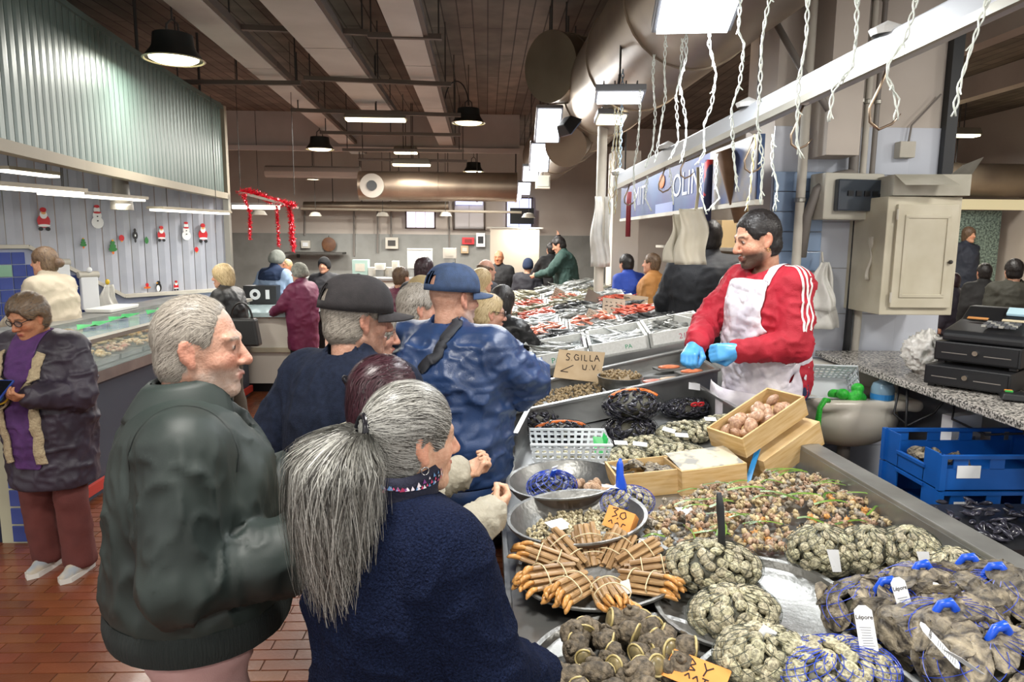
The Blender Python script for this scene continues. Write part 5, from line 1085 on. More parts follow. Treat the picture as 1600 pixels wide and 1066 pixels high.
# ------------------------------------------------------------------ slanted trough in front of the fish stall
FL, FR, BL = atZ(787, 648, .97), atZ(1122, 578, 1.13), atZ(777, 612, .99); BR = FR + (BL - FL) * 1.25
tr = thing('steel_trough', 'slanted stainless steel trough between shellfish and fish', 'trough', (0, 0, 0)); dn = Vector((0, 0, -.07))
def quad(mb, a, b_, c, d): return mb.add([a, b_, c, d], [(0, 1, 2, 3)])
quad(MB(), FL + dn, FR + dn, BR + dn, BL + dn).build('floor_sheet', M_metal, tr); quad(MB(), FL, FR, FR + dn * 2, FL + dn * 2).build('front_panel', M_metal, tr); quad(MB(), BL, BR, BR + dn * 2, BL + dn * 2).build('back_panel', M_metal_d, tr); quad(MB(), FL, BL, BL + dn * 2, FL + dn * 2).build('end_panel', M_metal_d, tr); quad(MB(), FR, BR, BR + dn * 2, FR + dn * 2).build('end_panel', M_metal_d, tr)
for a, b_ in ((FL, FR), (BL, BR), (FL, BL), (FR, BR)): MB().bar(a, b_, .03, .014).build('rim', M_metal, tr, bevel=.003)
for a in (FL.lerp(BR, .12), FR.lerp(BL, .12)): MB().box2((a.x - .03, a.y - .03, 0), (a.x + .03, a.y + .03, a.z - .14)).build('leg', mat('leg_brown'), tr)
def onT(u, v, h=0.): return FL + (FR - FL) * u + (BL - FL) * v + dn + Vector((0, 0, h))
M_bs = mat('brown_snail_shell', '#7b674a', '#a8926c', rough=.5, scale=130, rv=.25); BS = snail_mesh('brown_snail', .011, .015, 2.2, 6, 7, seed=5); BS.materials.append(M_bs); rs_ = []
for i in range(560):
    u, v = rnd.uniform(.02, .5), rnd.uniform(.06, .94); h = .014 + .03 * sin(pi * v) * min(1, (.52 - u) * 6) * rnd.uniform(.6, 1)
    if u > .42 and v < (u - .42) * 9: continue
    if i < 300: o = link('brown_snail', BS, None, None, onT(u, v, h), R3()); tag(o, 'brown sea snail heaped in the steel trough', 'sea snail', 'brown snails in the trough')
    else: rs_.append(onT(u, v, h))
stuff_of('brown_snail_heap', BS, rs_, M_bs, 'rest of the brown sea snails in the steel trough', 'sea snails')
c = onT(.56, .45); t = thing('steel_bowl', 'round steel bowl of brown snails standing in the trough', 'bowl', c); MB().lathe([(0, .004), (.07, .004), (.115, .05), (.125, .09), (.13, .09), (.12, .045), (.075, 0), (0, 0)], 32).build('shell', M_pan, t, smooth=True)
MB().ell((0, 0, .075), (.118, .118, .028), 18, 8).build('snail_fill', M_bs, t, smooth='all', kind='stuff'); k = 0
for i in range(70): a = rnd.uniform(0, 6.28); r = .11 * math.sqrt(rnd.random()); o = link('bowl_snail', BS, None, None, c + Vector((r * cos(a), r * sin(a), .1 + .012 * (1 - r / .11))), R3()); tag(o, 'brown sea snail in the round steel bowl', 'sea snail', 'brown snails in the bowl')
a, b_ = onT(.26, .55, .035), None; sg = thing('cardboard_sign', 'handwritten cardboard sign standing in the snail trough', 'sign', atY(905, 590, 4.05), rot=(RAD(62), RAD(3), RAD(4))); sg.scale = (1.12, 1.12, 1.12)
MB().prism([(-.14, -.005), (.11, -.025), (.145, .145), (-.105, .15)], -.003, .003).build('sheet', mat('kraft_card', '#bfa888', '#b39b79', rough=.85, scale=12), sg)
L5 = [[(-.045, .125), (-.06, .13), (-.066, .118), (-.05, .105), (-.055, .092), (-.07, .094)], [(-.04, .092), (-.037, .092)], [(.0, .12), (-.015, .126), (-.025, .11), (-.018, .094), (-.002, .096), (.0, .108), (-.008, .108)], [(.016, .125), (.014, .092)], [(.032, .125), (.03, .093), (.045, .092)], [(.062, .125), (.06, .093), (.076, .092)], [(.084, .092), (.098, .126), (.112, .092)], [(.09, .106), (.106, .106)], [(.02, .07), (.02, .045), (.035, .042), (.042, .07)], [(.055, .044), (.058, .044)], [(.068, .07), (.078, .042), (.09, .072)], [(.1, .044), (.103, .044)], [(-.1, .03), (-.03, .065)], [(-.1, .03), (-.06, .026)]]
strokes(MB(), L5, .0045, .001).build('writing', M_ink, sg, (0, 0, .0035))
M_salm = mat('salmon_flesh', '#d0683c', '#e8946a', rough=.35, scale=30, stretch=(1, 5, 1)); M_pink = mat('pink_flesh', '#cf7c68', '#e3a393', rough=.35, scale=25)
for i, (u, v, m_, lb) in enumerate(((.86, .85, M_salm, 'back tray of salmon fillet by the vendor'), (.93, .45, M_salm, 'front tray of salmon fillet by the vendor'), (.72, .35, M_pink, 'pale pack of fish slices in the trough'), (.8, .3, mat('beige_flesh', '#c9ae90', rough=.4), 'beige pack of fish slices in the trough'))):
    t = thing('fillet_tray', lb, 'tray', onT(u, v, .012), RAD(14)); MB().box((0, 0, .008), (.17, .09, .014), None, 1.08).build('tray', M_paper if i > 1 else M_metal_d, t); MB().ell((0, 0, .02), (.075, .035, .012), 14, 6).build('fillet', m_, t, smooth='all')
# ------------------------------------------------------------------ fish stall with polystyrene boxes
def F_z(x): return 1.0 + .2 * (x - .3)
FT_ = math.atan(.2); fs = thing('fish_stall', 'long sloping fish counter carrying polystyrene boxes', 'stall', (0, 0, 0)); x0, x1, y0, y1 = .28, 1.46, 4.45, 10.2
MB().add([(x, y, F_z(x) - q) for q in (.05, 0) for x, y in ((x0, y0), (x1, y0), (x1, y1), (x0, y1))], [(3, 2, 1, 0), (4, 5, 6, 7), (0, 1, 5, 4), (1, 2, 6, 5), (2, 3, 7, 6), (3, 0, 4, 7)]).build('counter_top', M_metal, fs); MB().box2((x0 + .1, y0 + .1, .1), (x1 - .06, y1 - .1, .93)).build('cabinet', M_metal_d, fs); MB().box2((x0 - .02, y0, .90), (x0, y1, 1.05)).build('front_lip', mat('lip_wood', '#b3a58c', rough=.7), fs)
for y in (y0 + .2, y1 - .2): MB().box2((x0 + .02, y, 0), (x0 + .07, y + .05, .95)).build('leg', mat('leg_brown'), fs)
def fish_mesh(name, L_, h, w_, flat=1.):
    V = []; n = 8; prof = [(0, .02), (.04, .35), (.12, .75), (.28, 1.), (.45, .95), (.65, .6), (.82, .22), (.9, .16), (1., .6)]
    for t, r in prof:
        for k in range(n): a = 2 * pi * k / n; V.append(((t - .5) * L_, h * r * cos(a) * (1 if t < .95 else 1.1), w_ * (r if t < .85 else .1) * sin(a)))
    mb = MB().add(V, [(i * n + k, i * n + (k + 1) % n, (i + 1) * n + (k + 1) % n, (i + 1) * n + k) for i in range(len(prof) - 1) for k in range(n)]); mb.add([(-.1 * L_, h * .9, 0), (.05 * L_, h * 1.35, 0), (.2 * L_, h * .8, 0)], [(0, 1, 2)]); mb.ell((-.4 * L_, h * .12, w_ * .5), (L_ * .018, L_ * .018, w_ * .15), 6, 4); return mb.mesh(name, 'all')
def fishm(nm, c1, c2): return mat(nm, c1, c2, rough=.22, scale=26, rv=.2, stretch=(1, 4, 1), metal=.15)
FM = {'grey': (fish_mesh('grey_fish', .26, .034, .018), fishm('fish_grey', '#6f716f', '#a9aaa4')), 'dark': (fish_mesh('dark_fish', .24, .03, .018), fishm('fish_dark', '#2c2d2f', '#6b6c6a')), 'silver': (fish_mesh('silver_fish', .24, .03, .014), fishm('fish_silver', '#9da1a3', '#cfd0cc')), 'red': (fish_mesh('red_fish', .17, .026, .015), fishm('fish_red', '#a53a2c', '#cf6a50')), 'olive': (fish_mesh('olive_fish', .3, .04, .02), fishm('fish_olive', '#6d6a55', '#9d9880'))}
FM['pink'] = (fish_mesh('pink_fillet', .14, .03, .014), fishm('fish_pink', '#c9654c', '#e09a80'))
for k_, (me, m_) in FM.items(): me.materials.append(m_)
FLB = {'grey': 'grey fish', 'dark': 'dark grey fish', 'silver': 'silver fish', 'red': 'red mullet-like fish', 'olive': 'large olive-grey fish', 'pink': 'salmon-pink fillet'}
rows = [(4.72, ['grey', 'silver', 'grey'], 'first'), (5.25, ['dark', 'grey', 'dark'], 'second'), (5.85, ['pink', 'pink', 'red'], 'third'), (6.4, ['silver', 'grey', 'dark'], 'fourth'), (6.95, ['red', 'dark', 'red'], 'fifth'), (7.5, ['olive', 'olive', 'silver'], 'sixth'), (8.1, ['red', 'pink', 'olive'], 'seventh'), (8.75, ['olive', 'silver', 'grey'], 'eighth'), (9.5, ['olive', 'grey', 'grey'], 'ninth')]
FR_ = Matrix.Rotation(-FT_, 3, 'Y')
for Y, kinds, lb in rows:
    for bi, kd in enumerate(kinds):
        cx = .50 + bi * .39; t = thing('fish_box', 'white polystyrene fish box, %s row from the trough, %s' % (lb, ['aisle side', 'middle', 'vendor side'][bi]), 'box', (cx, Y, F_z(cx) + .004), rot=(RAD(4), -FT_, RAD(-6))); X, D, Z = .385, .50, (.10 if Y < 5 else .05)
        MB().box((0, 0, .01), (X, D, .02)).build('bottom', M_styro, t)
        for q in (-1, 1): MB().box((q * (X / 2 - .01), 0, Z / 2), (.02, D, Z)).build('side', M_styro, t); MB().box((0, q * (D / 2 - .01), Z / 2), (X, .02, Z)).build('end', M_styro, t)
        MB().box((0, 0, .035), (X - .05, D - .05, .03)).build('ice', mat('ice', '#aab0b0', '#8f9696', rough=.3, scale=90, bump=.8, bscale=120), t, kind='stuff')
        n = {'grey': 19, 'dark': 22, 'silver': 19, 'red': 30, 'olive': 13, 'pink': 26}[kd]
        for i in range(n):
            me = FM[kd][0]; p = Vector((rnd.uniform(-.13, .13), -D / 2 + .05 + (D - .1) * (i + .5) / n, .058 + rnd.uniform(0, .035))); o = link(me.name.split('.')[0], me, None, None, Vector((cx, Y, F_z(cx))) + FR_ @ p, ((-FT_ * 0 + rnd.uniform(-.4, .4)), rnd.uniform(-.15, .1) - FT_, rnd.choice((0, pi)) + rnd.uniform(-.5, .5) if kd != 'pink' else rnd.uniform(0, 6))); s_ = rnd.uniform(.85, 1.1); o.scale = (s_, s_, s_); tag(o, '%s in the %s row of fish boxes, %s' % (FLB[kd], lb, ['aisle side', 'middle box', 'vendor side'][bi]), 'fish', FLB[kd] + ' on the fish stall')
bxs = [o for o in bpy.data.objects if o.name.startswith('fish_box')][:3]
mg = mat('green_marker', '#1f9a6a', rough=.7); text('lettering', 'PA', .05, mg, bxs[0], (-.02, -.251, .05), (pi / 2, 0, 0)); text('lettering', 'PA', .04, mg, bxs[1], (.06, -.251, .05), (pi / 2, 0, .0)); text('lettering', '21', .05, mat('pink_marker', '#c06a80', rough=.7), bxs[2], (.02, -.251, .05), (pi / 2, 0, 0))
def cardy(lab, px, py, Y, w_, h_, rot, m_, wr=True):
    t = thing('fish_sign', lab, 'sign', atY(px, py, Y), rot=rot); MB().box((0, 0, h_ / 2), (w_, .003, h_)).build('sheet', m_, t)
    if wr:
        mb = MB()
        for k in range(5):
            for q in range(4): mb.box((-w_ * .36 + q * w_ * .24 + rnd.uniform(-.01, .01), -.002, h_ * (.82 - .16 * k)), (w_ * rnd.uniform(.06, .18), .001, h_ * .035), Matrix.Rotation(rnd.uniform(-.5, .5), 3, 'Y'))
        mb.build('writing', M_ink, t)
M_kc = mat('grey_card', '#b5a896', '#a89b88', rough=.85, scale=10)
cardy('handwritten card leaning among the fish boxes', 958, 502, 6.0, .2, .2, (-.3, .1, .1), M_kc); cardy('plain brown card behind the handwritten one', 990, 492, 6.3, .22, .18, (-.3, .1, -.2), mat('brown_card', '#a3907a', rough=.85), False); cardy('dark tent card above the fish', 922, 478, 6.9, .16, .16, (-.4, .5, .2), mat('dark_card', '#6e6258', rough=.85), False); cardy('small pale card in the pink fish row', 920, 505, 5.9, .10, .12, (-.3, .5, .2), M_kc); cardy('small pale card by the far fish rows', 868, 470, 8.2, .13, .15, (-.3, .5, .2), M_kc); cardy('small tilted card in the nearest fish row', 922, 545, 4.75, .09, .1, (-.9, .2, .5), mat('violet_card', '#8f8794', rough=.8), False)
bx = thing('fish_box', 'polystyrene box of brown shellfish beside the vendor', 'box', (1.46, 4.62, F_z(1.46) + .02), rot=(0, -.05, .2)); MB().box((0, 0, .01), (.3, .34, .02)).build('bottom', M_styro, bx); MB().ell((0, 0, .05), (.13, .15, .05), 14, 7).build('shellfish', mat('brown_mess', '#57452c', '#8a6f48', rough=.5, scale=60, bump=1., bscale=60), bx, smooth='all', kind='stuff')
for q in (-1, 1): MB().box((q * .14, 0, .05), (.02, .34, .1)).build('side', M_styro, bx); MB().box((0, q * .16, .05), (.3, .02, .1)).build('end', M_styro, bx)
# ------------------------------------------------------------------ vendor's side on the right
M_cab = mat('cream_paint', '#c4bda9', '#b8b09a', rough=.55, scale=6); gx = (2.33, 2.74)
cb = thing('wall_cabinet', 'cream wooden wall cabinet with one panelled door', 'cabinet', (2.54, 4.28, 1.42)); MB().box((0, 0, .345), (.44, .42, .69)).build('body', M_cab, cb, bevel=.006); d = MB().box((0, 0, 0), (.36, .022, .6)).build('door', M_cab, cb, (.01, -.222, .345), bevel=.004)
for q in (-1, 1): MB().box((q * .125, -.012, 0), (.02, .012, .46)).build('moulding', M_cab, d, bevel=.004); MB().box((0, -.012, q * .23), (.27, .012, .02)).build('moulding', M_cab, d, bevel=.004)
MB().ell((.15, -.025, -.03), (.012, .014, .012), 10, 6).build('knob', M_dgrey, d, smooth='all')
for z in (-.24, .24): MB().tube([(-.182, -.012, z - .03), (-.182, -.012, z + .03)], .007, 6).build('hinge', M_offw, d)
ct = thing('carton', 'open white carton lying on top of the cream cabinet', 'carton', (2.58, 4.2, 2.115), RAD(-8)); MB().box((0, 0, .06), (.42, .3, .12)).build('body', mat('white_carton', '#b9b5a8', '#aca899', rough=.8, scale=8), ct)
MB().add([(-.21, -.15, .12), (.05, -.15, .12), (.08, -.3, .05), (-.2, -.28, .05)], [(0, 1, 2, 3)]).build('flap', MATS['white_carton'], ct); MB().add([(.21, -.15, .12), (.21, .15, .12), (.3, .15, .2), (.28, -.12, .22)], [(0, 1, 2, 3)]).build('flap', MATS['white_carton'], ct)
fb = thing('fuse_box', 'grey fuse box with dark clear cover and four switches', 'fuse box', (2.22, 4.37, 1.98), RAD(8)); MB().box((0, 0, .14), (.40, .16, .28)).build('housing', mat('fuse_grey', '#bdb9ab', rough=.5), fb, bevel=.012); MB().box((.03, -.1, .145), (.33, .05, .19)).build('cover', mat('smoke_cover', '#3c434c', rough=.12, alpha=.9), fb, bevel=.01)
for k in range(4): MB().box((-.06 + k * .055, -.128, .155), (.034, .012, .03)).build('switch', M_black, fb)
MB().box((.15, -.125, .13), (.03, .012, .05)).build('latch', M_black, fb)
jb = thing('junction_box', 'small white junction box high on the pillar', 'junction box', (2.62, 4.46, 2.42)); MB().box((0, 0, 0), (.1, .07, .1)).build('body', M_offw, jb, bevel=.006); MB().tube([(.02, 0, .05), (.03, 0, .15), (.12, 0, .25), (.2, .0, .34)], .006, 6).build('cable', M_pipe, jb, smooth=True)
def pipe(lab, pts, r, m, cat='pipe', name='conduit'):
    a = Vector(pts[0]); o = MB().tube([Vector(p) - a for p in pts], r, 10).build(name, m, None, a, smooth='all'); tag(o, lab, cat); return o
pipe('black cable bundle running down beside the tiles', [(2.34, 4.44, 1.98), (2.34, 4.44, 1.6), (2.335, 4.44, 1.2), (2.33, 4.44, 1.05)], .022, M_black, 'cable', 'cable_bundle'); pipe('white drain pipe beside the black cable bundle', [(2.40, 4.45, 1.95), (2.40, 4.45, 1.3), (2.39, 4.45, 1.0), (2.42, 4.44, .92), (2.5, 4.43, .9)], .024, M_offw)
pipe('curved grey conduit arching over the fuse box', [(1.98, 4.4, 1.75), (1.98, 4.36, 2.0), (2.02, 4.33, 2.16), (2.12, 4.32, 2.24), (2.22, 4.34, 2.26), (2.3, 4.38, 2.2)], .03, M_pipe); pipe('thin slanting grey pipe behind the light strings', [(1.7, 4.3, 3.1), (1.84, 4.2, 2.8), (1.97, 4.15, 2.6)], .02, M_pipe)
# hanging plastic bag roll and gloves
hb = thing('plastic_bags', 'bunch of white plastic bags hanging on the tiles', 'bags', (2.1, 4.36, 1.42)); V = []
def sheet(lab_name, par, w0, w1, h, m, seed, depth=.05, loc=(0, 0, 0), n=14, rows=12, rot=None):
    rg = random.Random(seed); ph = rg.random() * 6
    def f(u, v):
        w_ = w0 + (w1 - w0) * (1 - v); return ((u - .5) * w_ + .012 * sin(8 * v + ph), depth * (.5 * sin(7 * u + ph + 3 * v) * (1 - .4 * v) + .25 * sin(15 * u + 5 * v)), h * v)
    o = MB().grid(f, n, rows).build(lab_name, m, par, loc, rot, smooth='all'); md = o.modifiers.new('solid', 'SOLIDIFY'); md.thickness = .002; return o
sheet('bag', hb, .06, .3, .42, M_bag, 1, .07, (0, 0, -.12)); sheet('bag', hb, .05, .22, .3, M_bag, 2, .06, (-.02, -.05, .0)); MB().tube([(0, 0, .3), (.01, .04, .36)], .006, 6).build('loop', M_offw, hb)
gl = thing('work_gloves', 'white gloves and cord hanging beside the cream cabinet', 'gloves', (2.36, 4.2, 1.62)); sheet('glove', gl, .05, .07, .26, M_offw, 5, .02, (-.03, 0, .0)); sheet('glove', gl, .05, .06, .22, M_offw, 6, .02, (.03, -.01, .02)); MB().tube([(.0 + .03 * cos(a), -.02 + .01 * sin(3 * a), .02 + .03 * sin(2 * a)) for a in np.linspace(0, 12, 40)], .006, 5).build('cord', mat('cord_beige', '#b3a98c', rough=.8), gl)
# granite counter along the right
gc = thing('granite_counter', 'speckled granite worktop with the cash register', 'counter', (0, 0, 0)); M_gran = mat('granite', '#3f3d3b', '#b5b0a8', rough=.25, scale=90, detail=5, cramp=(.42, .56)); MB().box2((2.12, 2.2, 1.115), (2.95, 4.42, 1.15)).build('worktop', M_gran, gc, bevel=.004)
for y in (2.3, 4.2): MB().box2((2.85, y, .2), (2.9, y + .05, 1.115)).build('leg', M_dgrey, gc)
MB().box2((2.6, 2.25, .2), (2.64, 4.4, 1.1)).build('back_panel', mat('panel_grey', '#8a8d96', rough=.7), gc)
def drawer(lab, c, rz):
    t = thing('cash_till', lab, 'cash till', c, rz); MB().box((0, 0, .06), (.36, .34, .095)).build('body', M_black, t, bevel=.006); MB().box((0, -.172, .06), (.34, .012, .075)).build('front', M_black, t); MB().tube([(0, -.178, .065), (0, -.19, .065)], .012, 12).build('lock', M_silver_, t, smooth=True)
    for q in (-1, 1): MB().box((q * .09, -.179, .055), (.11, .002, .004)).build('groove', M_pipe, t)
    for x in (-.15, .15):
        for y in (-.14, .14): MB().box((x, y, .006), (.03, .03, .012)).build('foot', M_black, t)
M_silver_ = mat('silver', '#c8c8c8', rough=.25, metal=1.); rz = RAD(-52)
drawer('lower black cash till on the granite worktop', (2.40, 3.30, 1.15), rz); drawer('upper black cash till stacked on the lower one', (2.46, 3.33, 1.262), rz)
cr = thing('cash_register', 'black cash register with small lit display', 'cash register', (2.52, 3.36, 1.374), rz); MB().prism([(-.22, 0), (.2, 0), (.2, .15), (.12, .15), (.02, .09), (-.2, .05), (-.22, .03)], -.17, .17, 'x').build('body', M_black, cr, bevel=.008)
MB().box((.075, .075, .138), (.12, .012, .05), Matrix.Rotation(RAD(35 - 90), 3, 'X')).build('display', mat('lcd', '#9fb6b8', emit='#8fb0c0', es=.6), cr)
for i in range(6):
    for j in range(4): MB().box((-.02 + i * .024, -.14 + j * .026, .078 + j * .0045), (.018, .018, .01)).build('key', mat('key_grey', '#5a5c60', rough=.5) if (i + j) % 3 else mat('key_light', '#a9a8a0', rough=.5), cr)
for x, m_ in ((-.09, mat('label_orange', '#c98a4a')), (.06, mat('label_cream', '#d5c7a8'))): MB().box((x, .0, .099), (.09, .02, .004), Matrix.Rotation(.35, 3, 'X')).build('label_strip', m_, cr)
def crumple(name, lab, c, r, m, seed, cat='bag', sub=None):
    S = Sdf((-r[0] * 1.6, -r[1] * 1.6, -r[2] * 1.6), (r[0] * 1.6, r[1] * 1.6, r[2] * 1.6), max(r) / 14); S.ell((0, 0, 0), r, .01); rg = random.Random(seed)
    for k in range(7): a = rg.uniform(0, 6.28); S.ell((r[0] * .6 * cos(a), r[1] * .6 * sin(a), r[2] * rg.uniform(-.4, .6)), (r[0] * .5, r[1] * .5, r[2] * .5), .02)
    V, Q = S.nets(); V = rough_mesh(V, Q, min(r) * .3, 2.2 / max(r), seed); o = link(name, mesh_np(name, V, Q), m, None, c); tag(o, lab, cat); return o
crumple('plastic_bag', 'white plastic bag squeezed behind the cash drawers', (2.36, 3.66, 1.26), (.09, .1, .11), M_bag, 1); crumple('plastic_bag', 'white plastic bag hanging off the cash register', (2.66, 3.06, 1.38), (.13, .07, .06), M_bag, 2); crumple('plastic_bag', 'white plastic bag lying by the card reader', (2.62, 2.98, 1.24), (.11, .09, .08), M_bag, 3); crumple('plastic_bag', 'grey clear bag on top of the kitchen scale', (2.86, 2.72, 1.31), (.13, .1, .05), mat('grey_film', '#8d8f8c', rough=.3, alpha=.9), 4)
pr = thing('card_reader', 'black card reader with green and orange keys', 'card reader', (2.38, 2.98, 1.152), RAD(-30)); MB().box((0, 0, .02), (.16, .09, .03), None, .9).build('body', M_black, pr, bevel=.006); MB().box((-.05, 0, .04), (.03, .014, .006)).build('key', mat('key_green', '#3aa44a'), pr); MB().box((-.05, .02, .04), (.03, .014, .006)).build('key', mat('key_orange', '#d9832e'), pr)
tb = thing('tablet', 'black tray of papers beside the card reader', 'tray', (2.55, 2.86, 1.152), RAD(-35)); MB().box((0, 0, .01), (.25, .16, .018)).build('tray', M_black, tb, bevel=.004)
sp = thing('sponge', 'yellow and brown sponge on the granite worktop', 'sponge', (2.42, 2.66, 1.15), RAD(-20)); MB().box((0, 0, .012), (.09, .06, .024)).build('foam', mat('sponge_brown', '#b38a55', rough=.9, bump=.6, bscale=200), sp, bevel=.004); MB().box((-.02, 0, .028), (.05, .058, .01)).build('scourer', mat('sponge_yellow', '#d6b04a', rough=.9), sp)
sc = thing('kitchen_scale', 'steel kitchen scale at the right edge of the worktop', 'scale', (2.66, 2.52, 1.15), RAD(-18)); MB().box((0, 0, .075), (.3, .32, .085)).build('body', mat('scale_steel', '#a3a5a6', '#4a4c4e', rough=.4, scale=70, cramp=(.5, .7)), sc, bevel=.006); MB().box((0, 0, .135), (.3, .32, .035)).build('platter', M_metal, sc, bevel=.006); MB().box((0, 0, .022), (.32, .3, .02)).build('base', M_dgrey, sc)
for x in (-.13, .13): MB().lathe([(.02, 0), (.02, .015)], 10, cap0=True, cap1=True).build('foot', M_black, sc, (x, -.13, 0))
for i, pp in enumerate(([(2.2, 3.6, 1.1), (2.15, 3.55, .95), (2.2, 3.5, .9), (2.3, 3.45, .98), (2.34, 3.4, 1.1)], [(2.3, 3.3, 1.1), (2.26, 3.25, 1.0), (2.36, 3.15, .95), (2.5, 3.0, 1.0), (2.5, 2.95, 1.1)], [(2.4, 3.0, 1.1), (2.42, 2.95, .9), (2.44, 2.9, .7), (2.4, 2.9, .55)], [(2.18, 3.5, 1.1), (2.19, 3.5, .9), (2.2, 3.49, .6)])): pipe('loose black cable under the granite worktop, %s' % ['nearest the sink', 'in a low loop', 'hanging over the blue crates', 'hanging straight down'][i], pp, .006, M_black, 'cable', 'cable')
pb = thing('paper_box', 'white printed carton under the granite worktop', 'carton', (2.38, 3.35, .75), .3); MB().box((0, 0, .12), (.2, .06, .26)).build('body', M_paper, pb); MB().box((0, -.032, .1), (.12, .002, .08)).build('print', mat('print_pale', '#a9adb5'), pb); MB().box2((-.05, -.02, -.55), (.05, .02, 0)).build('post', M_dgrey, pb)
# sink with basket, garland and bottle
M_cer = mat('ceramic', '#d6d0c2', rough=.25); sk = thing('ceramic_sink', 'white ceramic wall sink behind the vendor', 'sink', (2.06, 3.86, .2)); S = Sdf((-.36, -.3, .3), (.42, .36, .86), .012); S.ell((0, 0, .66), (.28, .22, .17), .02); S.cap((-.22, -.16, .76), (.3, -.16, .76), .035, k=.02); S.cap((-.22, .2, .76), (.3, .2, .76), .035, k=.02); S.cap((-.22, -.16, .76), (-.22, .2, .76), .035, k=.02); S.cap((.3, -.16, .76), (.3, .2, .76), .035, k=.02); S.ell((.02, .02, .78), (.22, .16, .2), .02, op='sub'); S.clip((0, 0, .79), (0, 0, 1), .01)
V, Q = S.nets(); V = relax(V, Q, 2); link('basin', mesh_np('basin', V, Q), M_cer, sk); MB().tube([(0, 0, .5), (0, 0, 0)], .035, 12).build('drain', M_pipe, sk, smooth=True); MB().box2((-.26, .2, .6), (.42, .56, .9)).build('splash_back', M_cer, sk, bevel=.02)
b2 = basket('white perforated plastic basket tipped in the sink', (1.93, 3.92, .99), (.34, .2, .14), -.25, M_bsk); b2.rotation_euler = (RAD(55), 0, -.2)
S = Sdf((-.14, -.1, -.08), (.14, .1, .1), .008)
for k in range(9): S.ell((rnd.uniform(-.08, .08), rnd.uniform(-.04, .04), rnd.uniform(-.02, .05)), (.035, .03, .03), .01)
V, Q = S.nets(); o = link('garland_heap', mesh_np('garland_heap', V, Q), mat('green_tinsel', '#1fa52c', '#39c73c', rough=.5, scale=90), None, (2.0, 3.74, 1.0)); tag(o, 'bright green tinsel heaped in the sink', 'tinsel')
o = MB().tube([(0, 0, 0), (-.03, -.02, .01), (-.06, -.03, -.03), (-.065, -.03, -.1), (-.06, -.03, -.2), (-.06, -.03, -.3), (-.055, -.03, -.4)], [.014, .015, .014, .016, .014, .016, .014], 8).build('garland_string', MATS['green_tinsel'], None, (1.86, 3.68, .99), smooth='all'); tag(o, 'green tinsel string hanging over the sink edge', 'tinsel')
bt_ = thing('soap_bottle', 'squat clear bottle with a blue label on the sink', 'bottle', (2.19, 3.74, .965)); MB().lathe([(0, 0), (.055, 0), (.06, .02), (.06, .085), (.05, .11), (.022, .125), (.02, .14), (0, .14)], 20).build('body', mat('clear_liquid', '#8fb0c4', rough=.1, alpha=.75), bt_, smooth=True); MB().lathe([(.061, .025), (.061, .055)], 20).build('label', mat('label_blue', '#2c80c0'), bt_); MB().lathe([(.022, .138), (.024, .165), (0, .167)], 14).build('cap', mat('cap_lilac', '#b9a9c6'), bt_, smooth=True)
# crates
def crate(name, lab, c, sz, m, rz=0, handles=True, lbl=True, cut=False):
    X, Y, Z = sz; t = thing(name, lab, 'crate', c, rz); w_ = .006
    for q in (-1, 1):
        MB().box((0, q * (Y / 2), Z * .3), (X, w_, Z * .6)).build('side', m, t); MB().box((0, q * (Y / 2), Z * .94), (X, w_ * 3, Z * .1)).build('rim', m, t)
        for k in range(4): MB().box((-X / 2 + X * (k + .5) / 4 * 1., q * Y / 2, Z * .75), (X * .1, w_, Z * .32)).build('upright', m, t)
        MB().box((q * X / 2, -Y * .36, Z / 2), (w_, Y * .28, Z)).build('end', m, t); MB().box((q * X / 2, Y * .36, Z / 2), (w_, Y * .28, Z)).build('end', m, t); MB().box((q * X / 2, 0, Z * .2), (w_, Y * .46, Z * .4)).build('end', m, t)
        MB().box((q * X / 2, 0, Z * (.95 if not cut else .45)), (w_ * 3, Y * (.5), Z * .09)).build('grip', m, t)
    for x in (-1, 1):
        for y in (-1, 1): MB().box((x * X / 2, y * Y / 2, Z / 2), (.025, .025, Z)).build('corner', m, t)
    MB().box((0, 0, .004), (X, Y, .008)).build('bottom', m, t)
    if lbl: MB().box((-X * .32, -Y / 2 - .005, Z * .52), (.1, .002, Z * .36)).build('label', M_paper, t)
    return t
for k in range(5): crate('fish_crate', 'blue plastic fish crate, %s of the stack by the sink' % ['bottom', 'second from below', 'middle', 'second from the top', 'topmost'][k], (2.2, 2.96, .2 + k * .157), (.62, .42, .15), M_bluepl, cut=(k == 4))
for i in range(16): o = link('crate_oyster', OYS[i % 5], None, None, (2.0 + rnd.uniform(-.04, .12), 2.98 + rnd.uniform(-.1, .1), .2 + 4 * .157 + .04 + rnd.uniform(0, .03)), R3()); o.scale = (.6, .6, .6); tag(o, 'oyster heaped in the topmost blue crate', 'oyster', 'oysters in the blue crate')
M_redp = mat('red_plastic_crate', '#c41c22', rough=.4)
crate('red_crate', 'lower red plastic crate under the sink', (1.9, 3.45, .2), (.36, .5, .17), M_redp, .1, lbl=False); crate('red_crate', 'upper red plastic crate holding brown paper', (1.9, 3.45, .38), (.36, .5, .17), M_redp, .1, lbl=False, cut=True)
pp = thing('paper_stack', 'stack of yellowish wrapping paper in the red crate', 'paper', (1.92, 3.47, .395), .3)
for k in range(4): MB().box((rnd.uniform(-.01, .01), 0, .12 + k * .014), (.26, .34, .012), Matrix.Rotation(rnd.uniform(-.12, .12), 3, 'Z')).build('sheet', mat('straw_paper', '#c9b283', '#b9a06c', rough=.9, scale=8), pp)
MB().box((0, 0, .055), (.26, .34, .11)).build('stack', MATS['straw_paper'], pp)
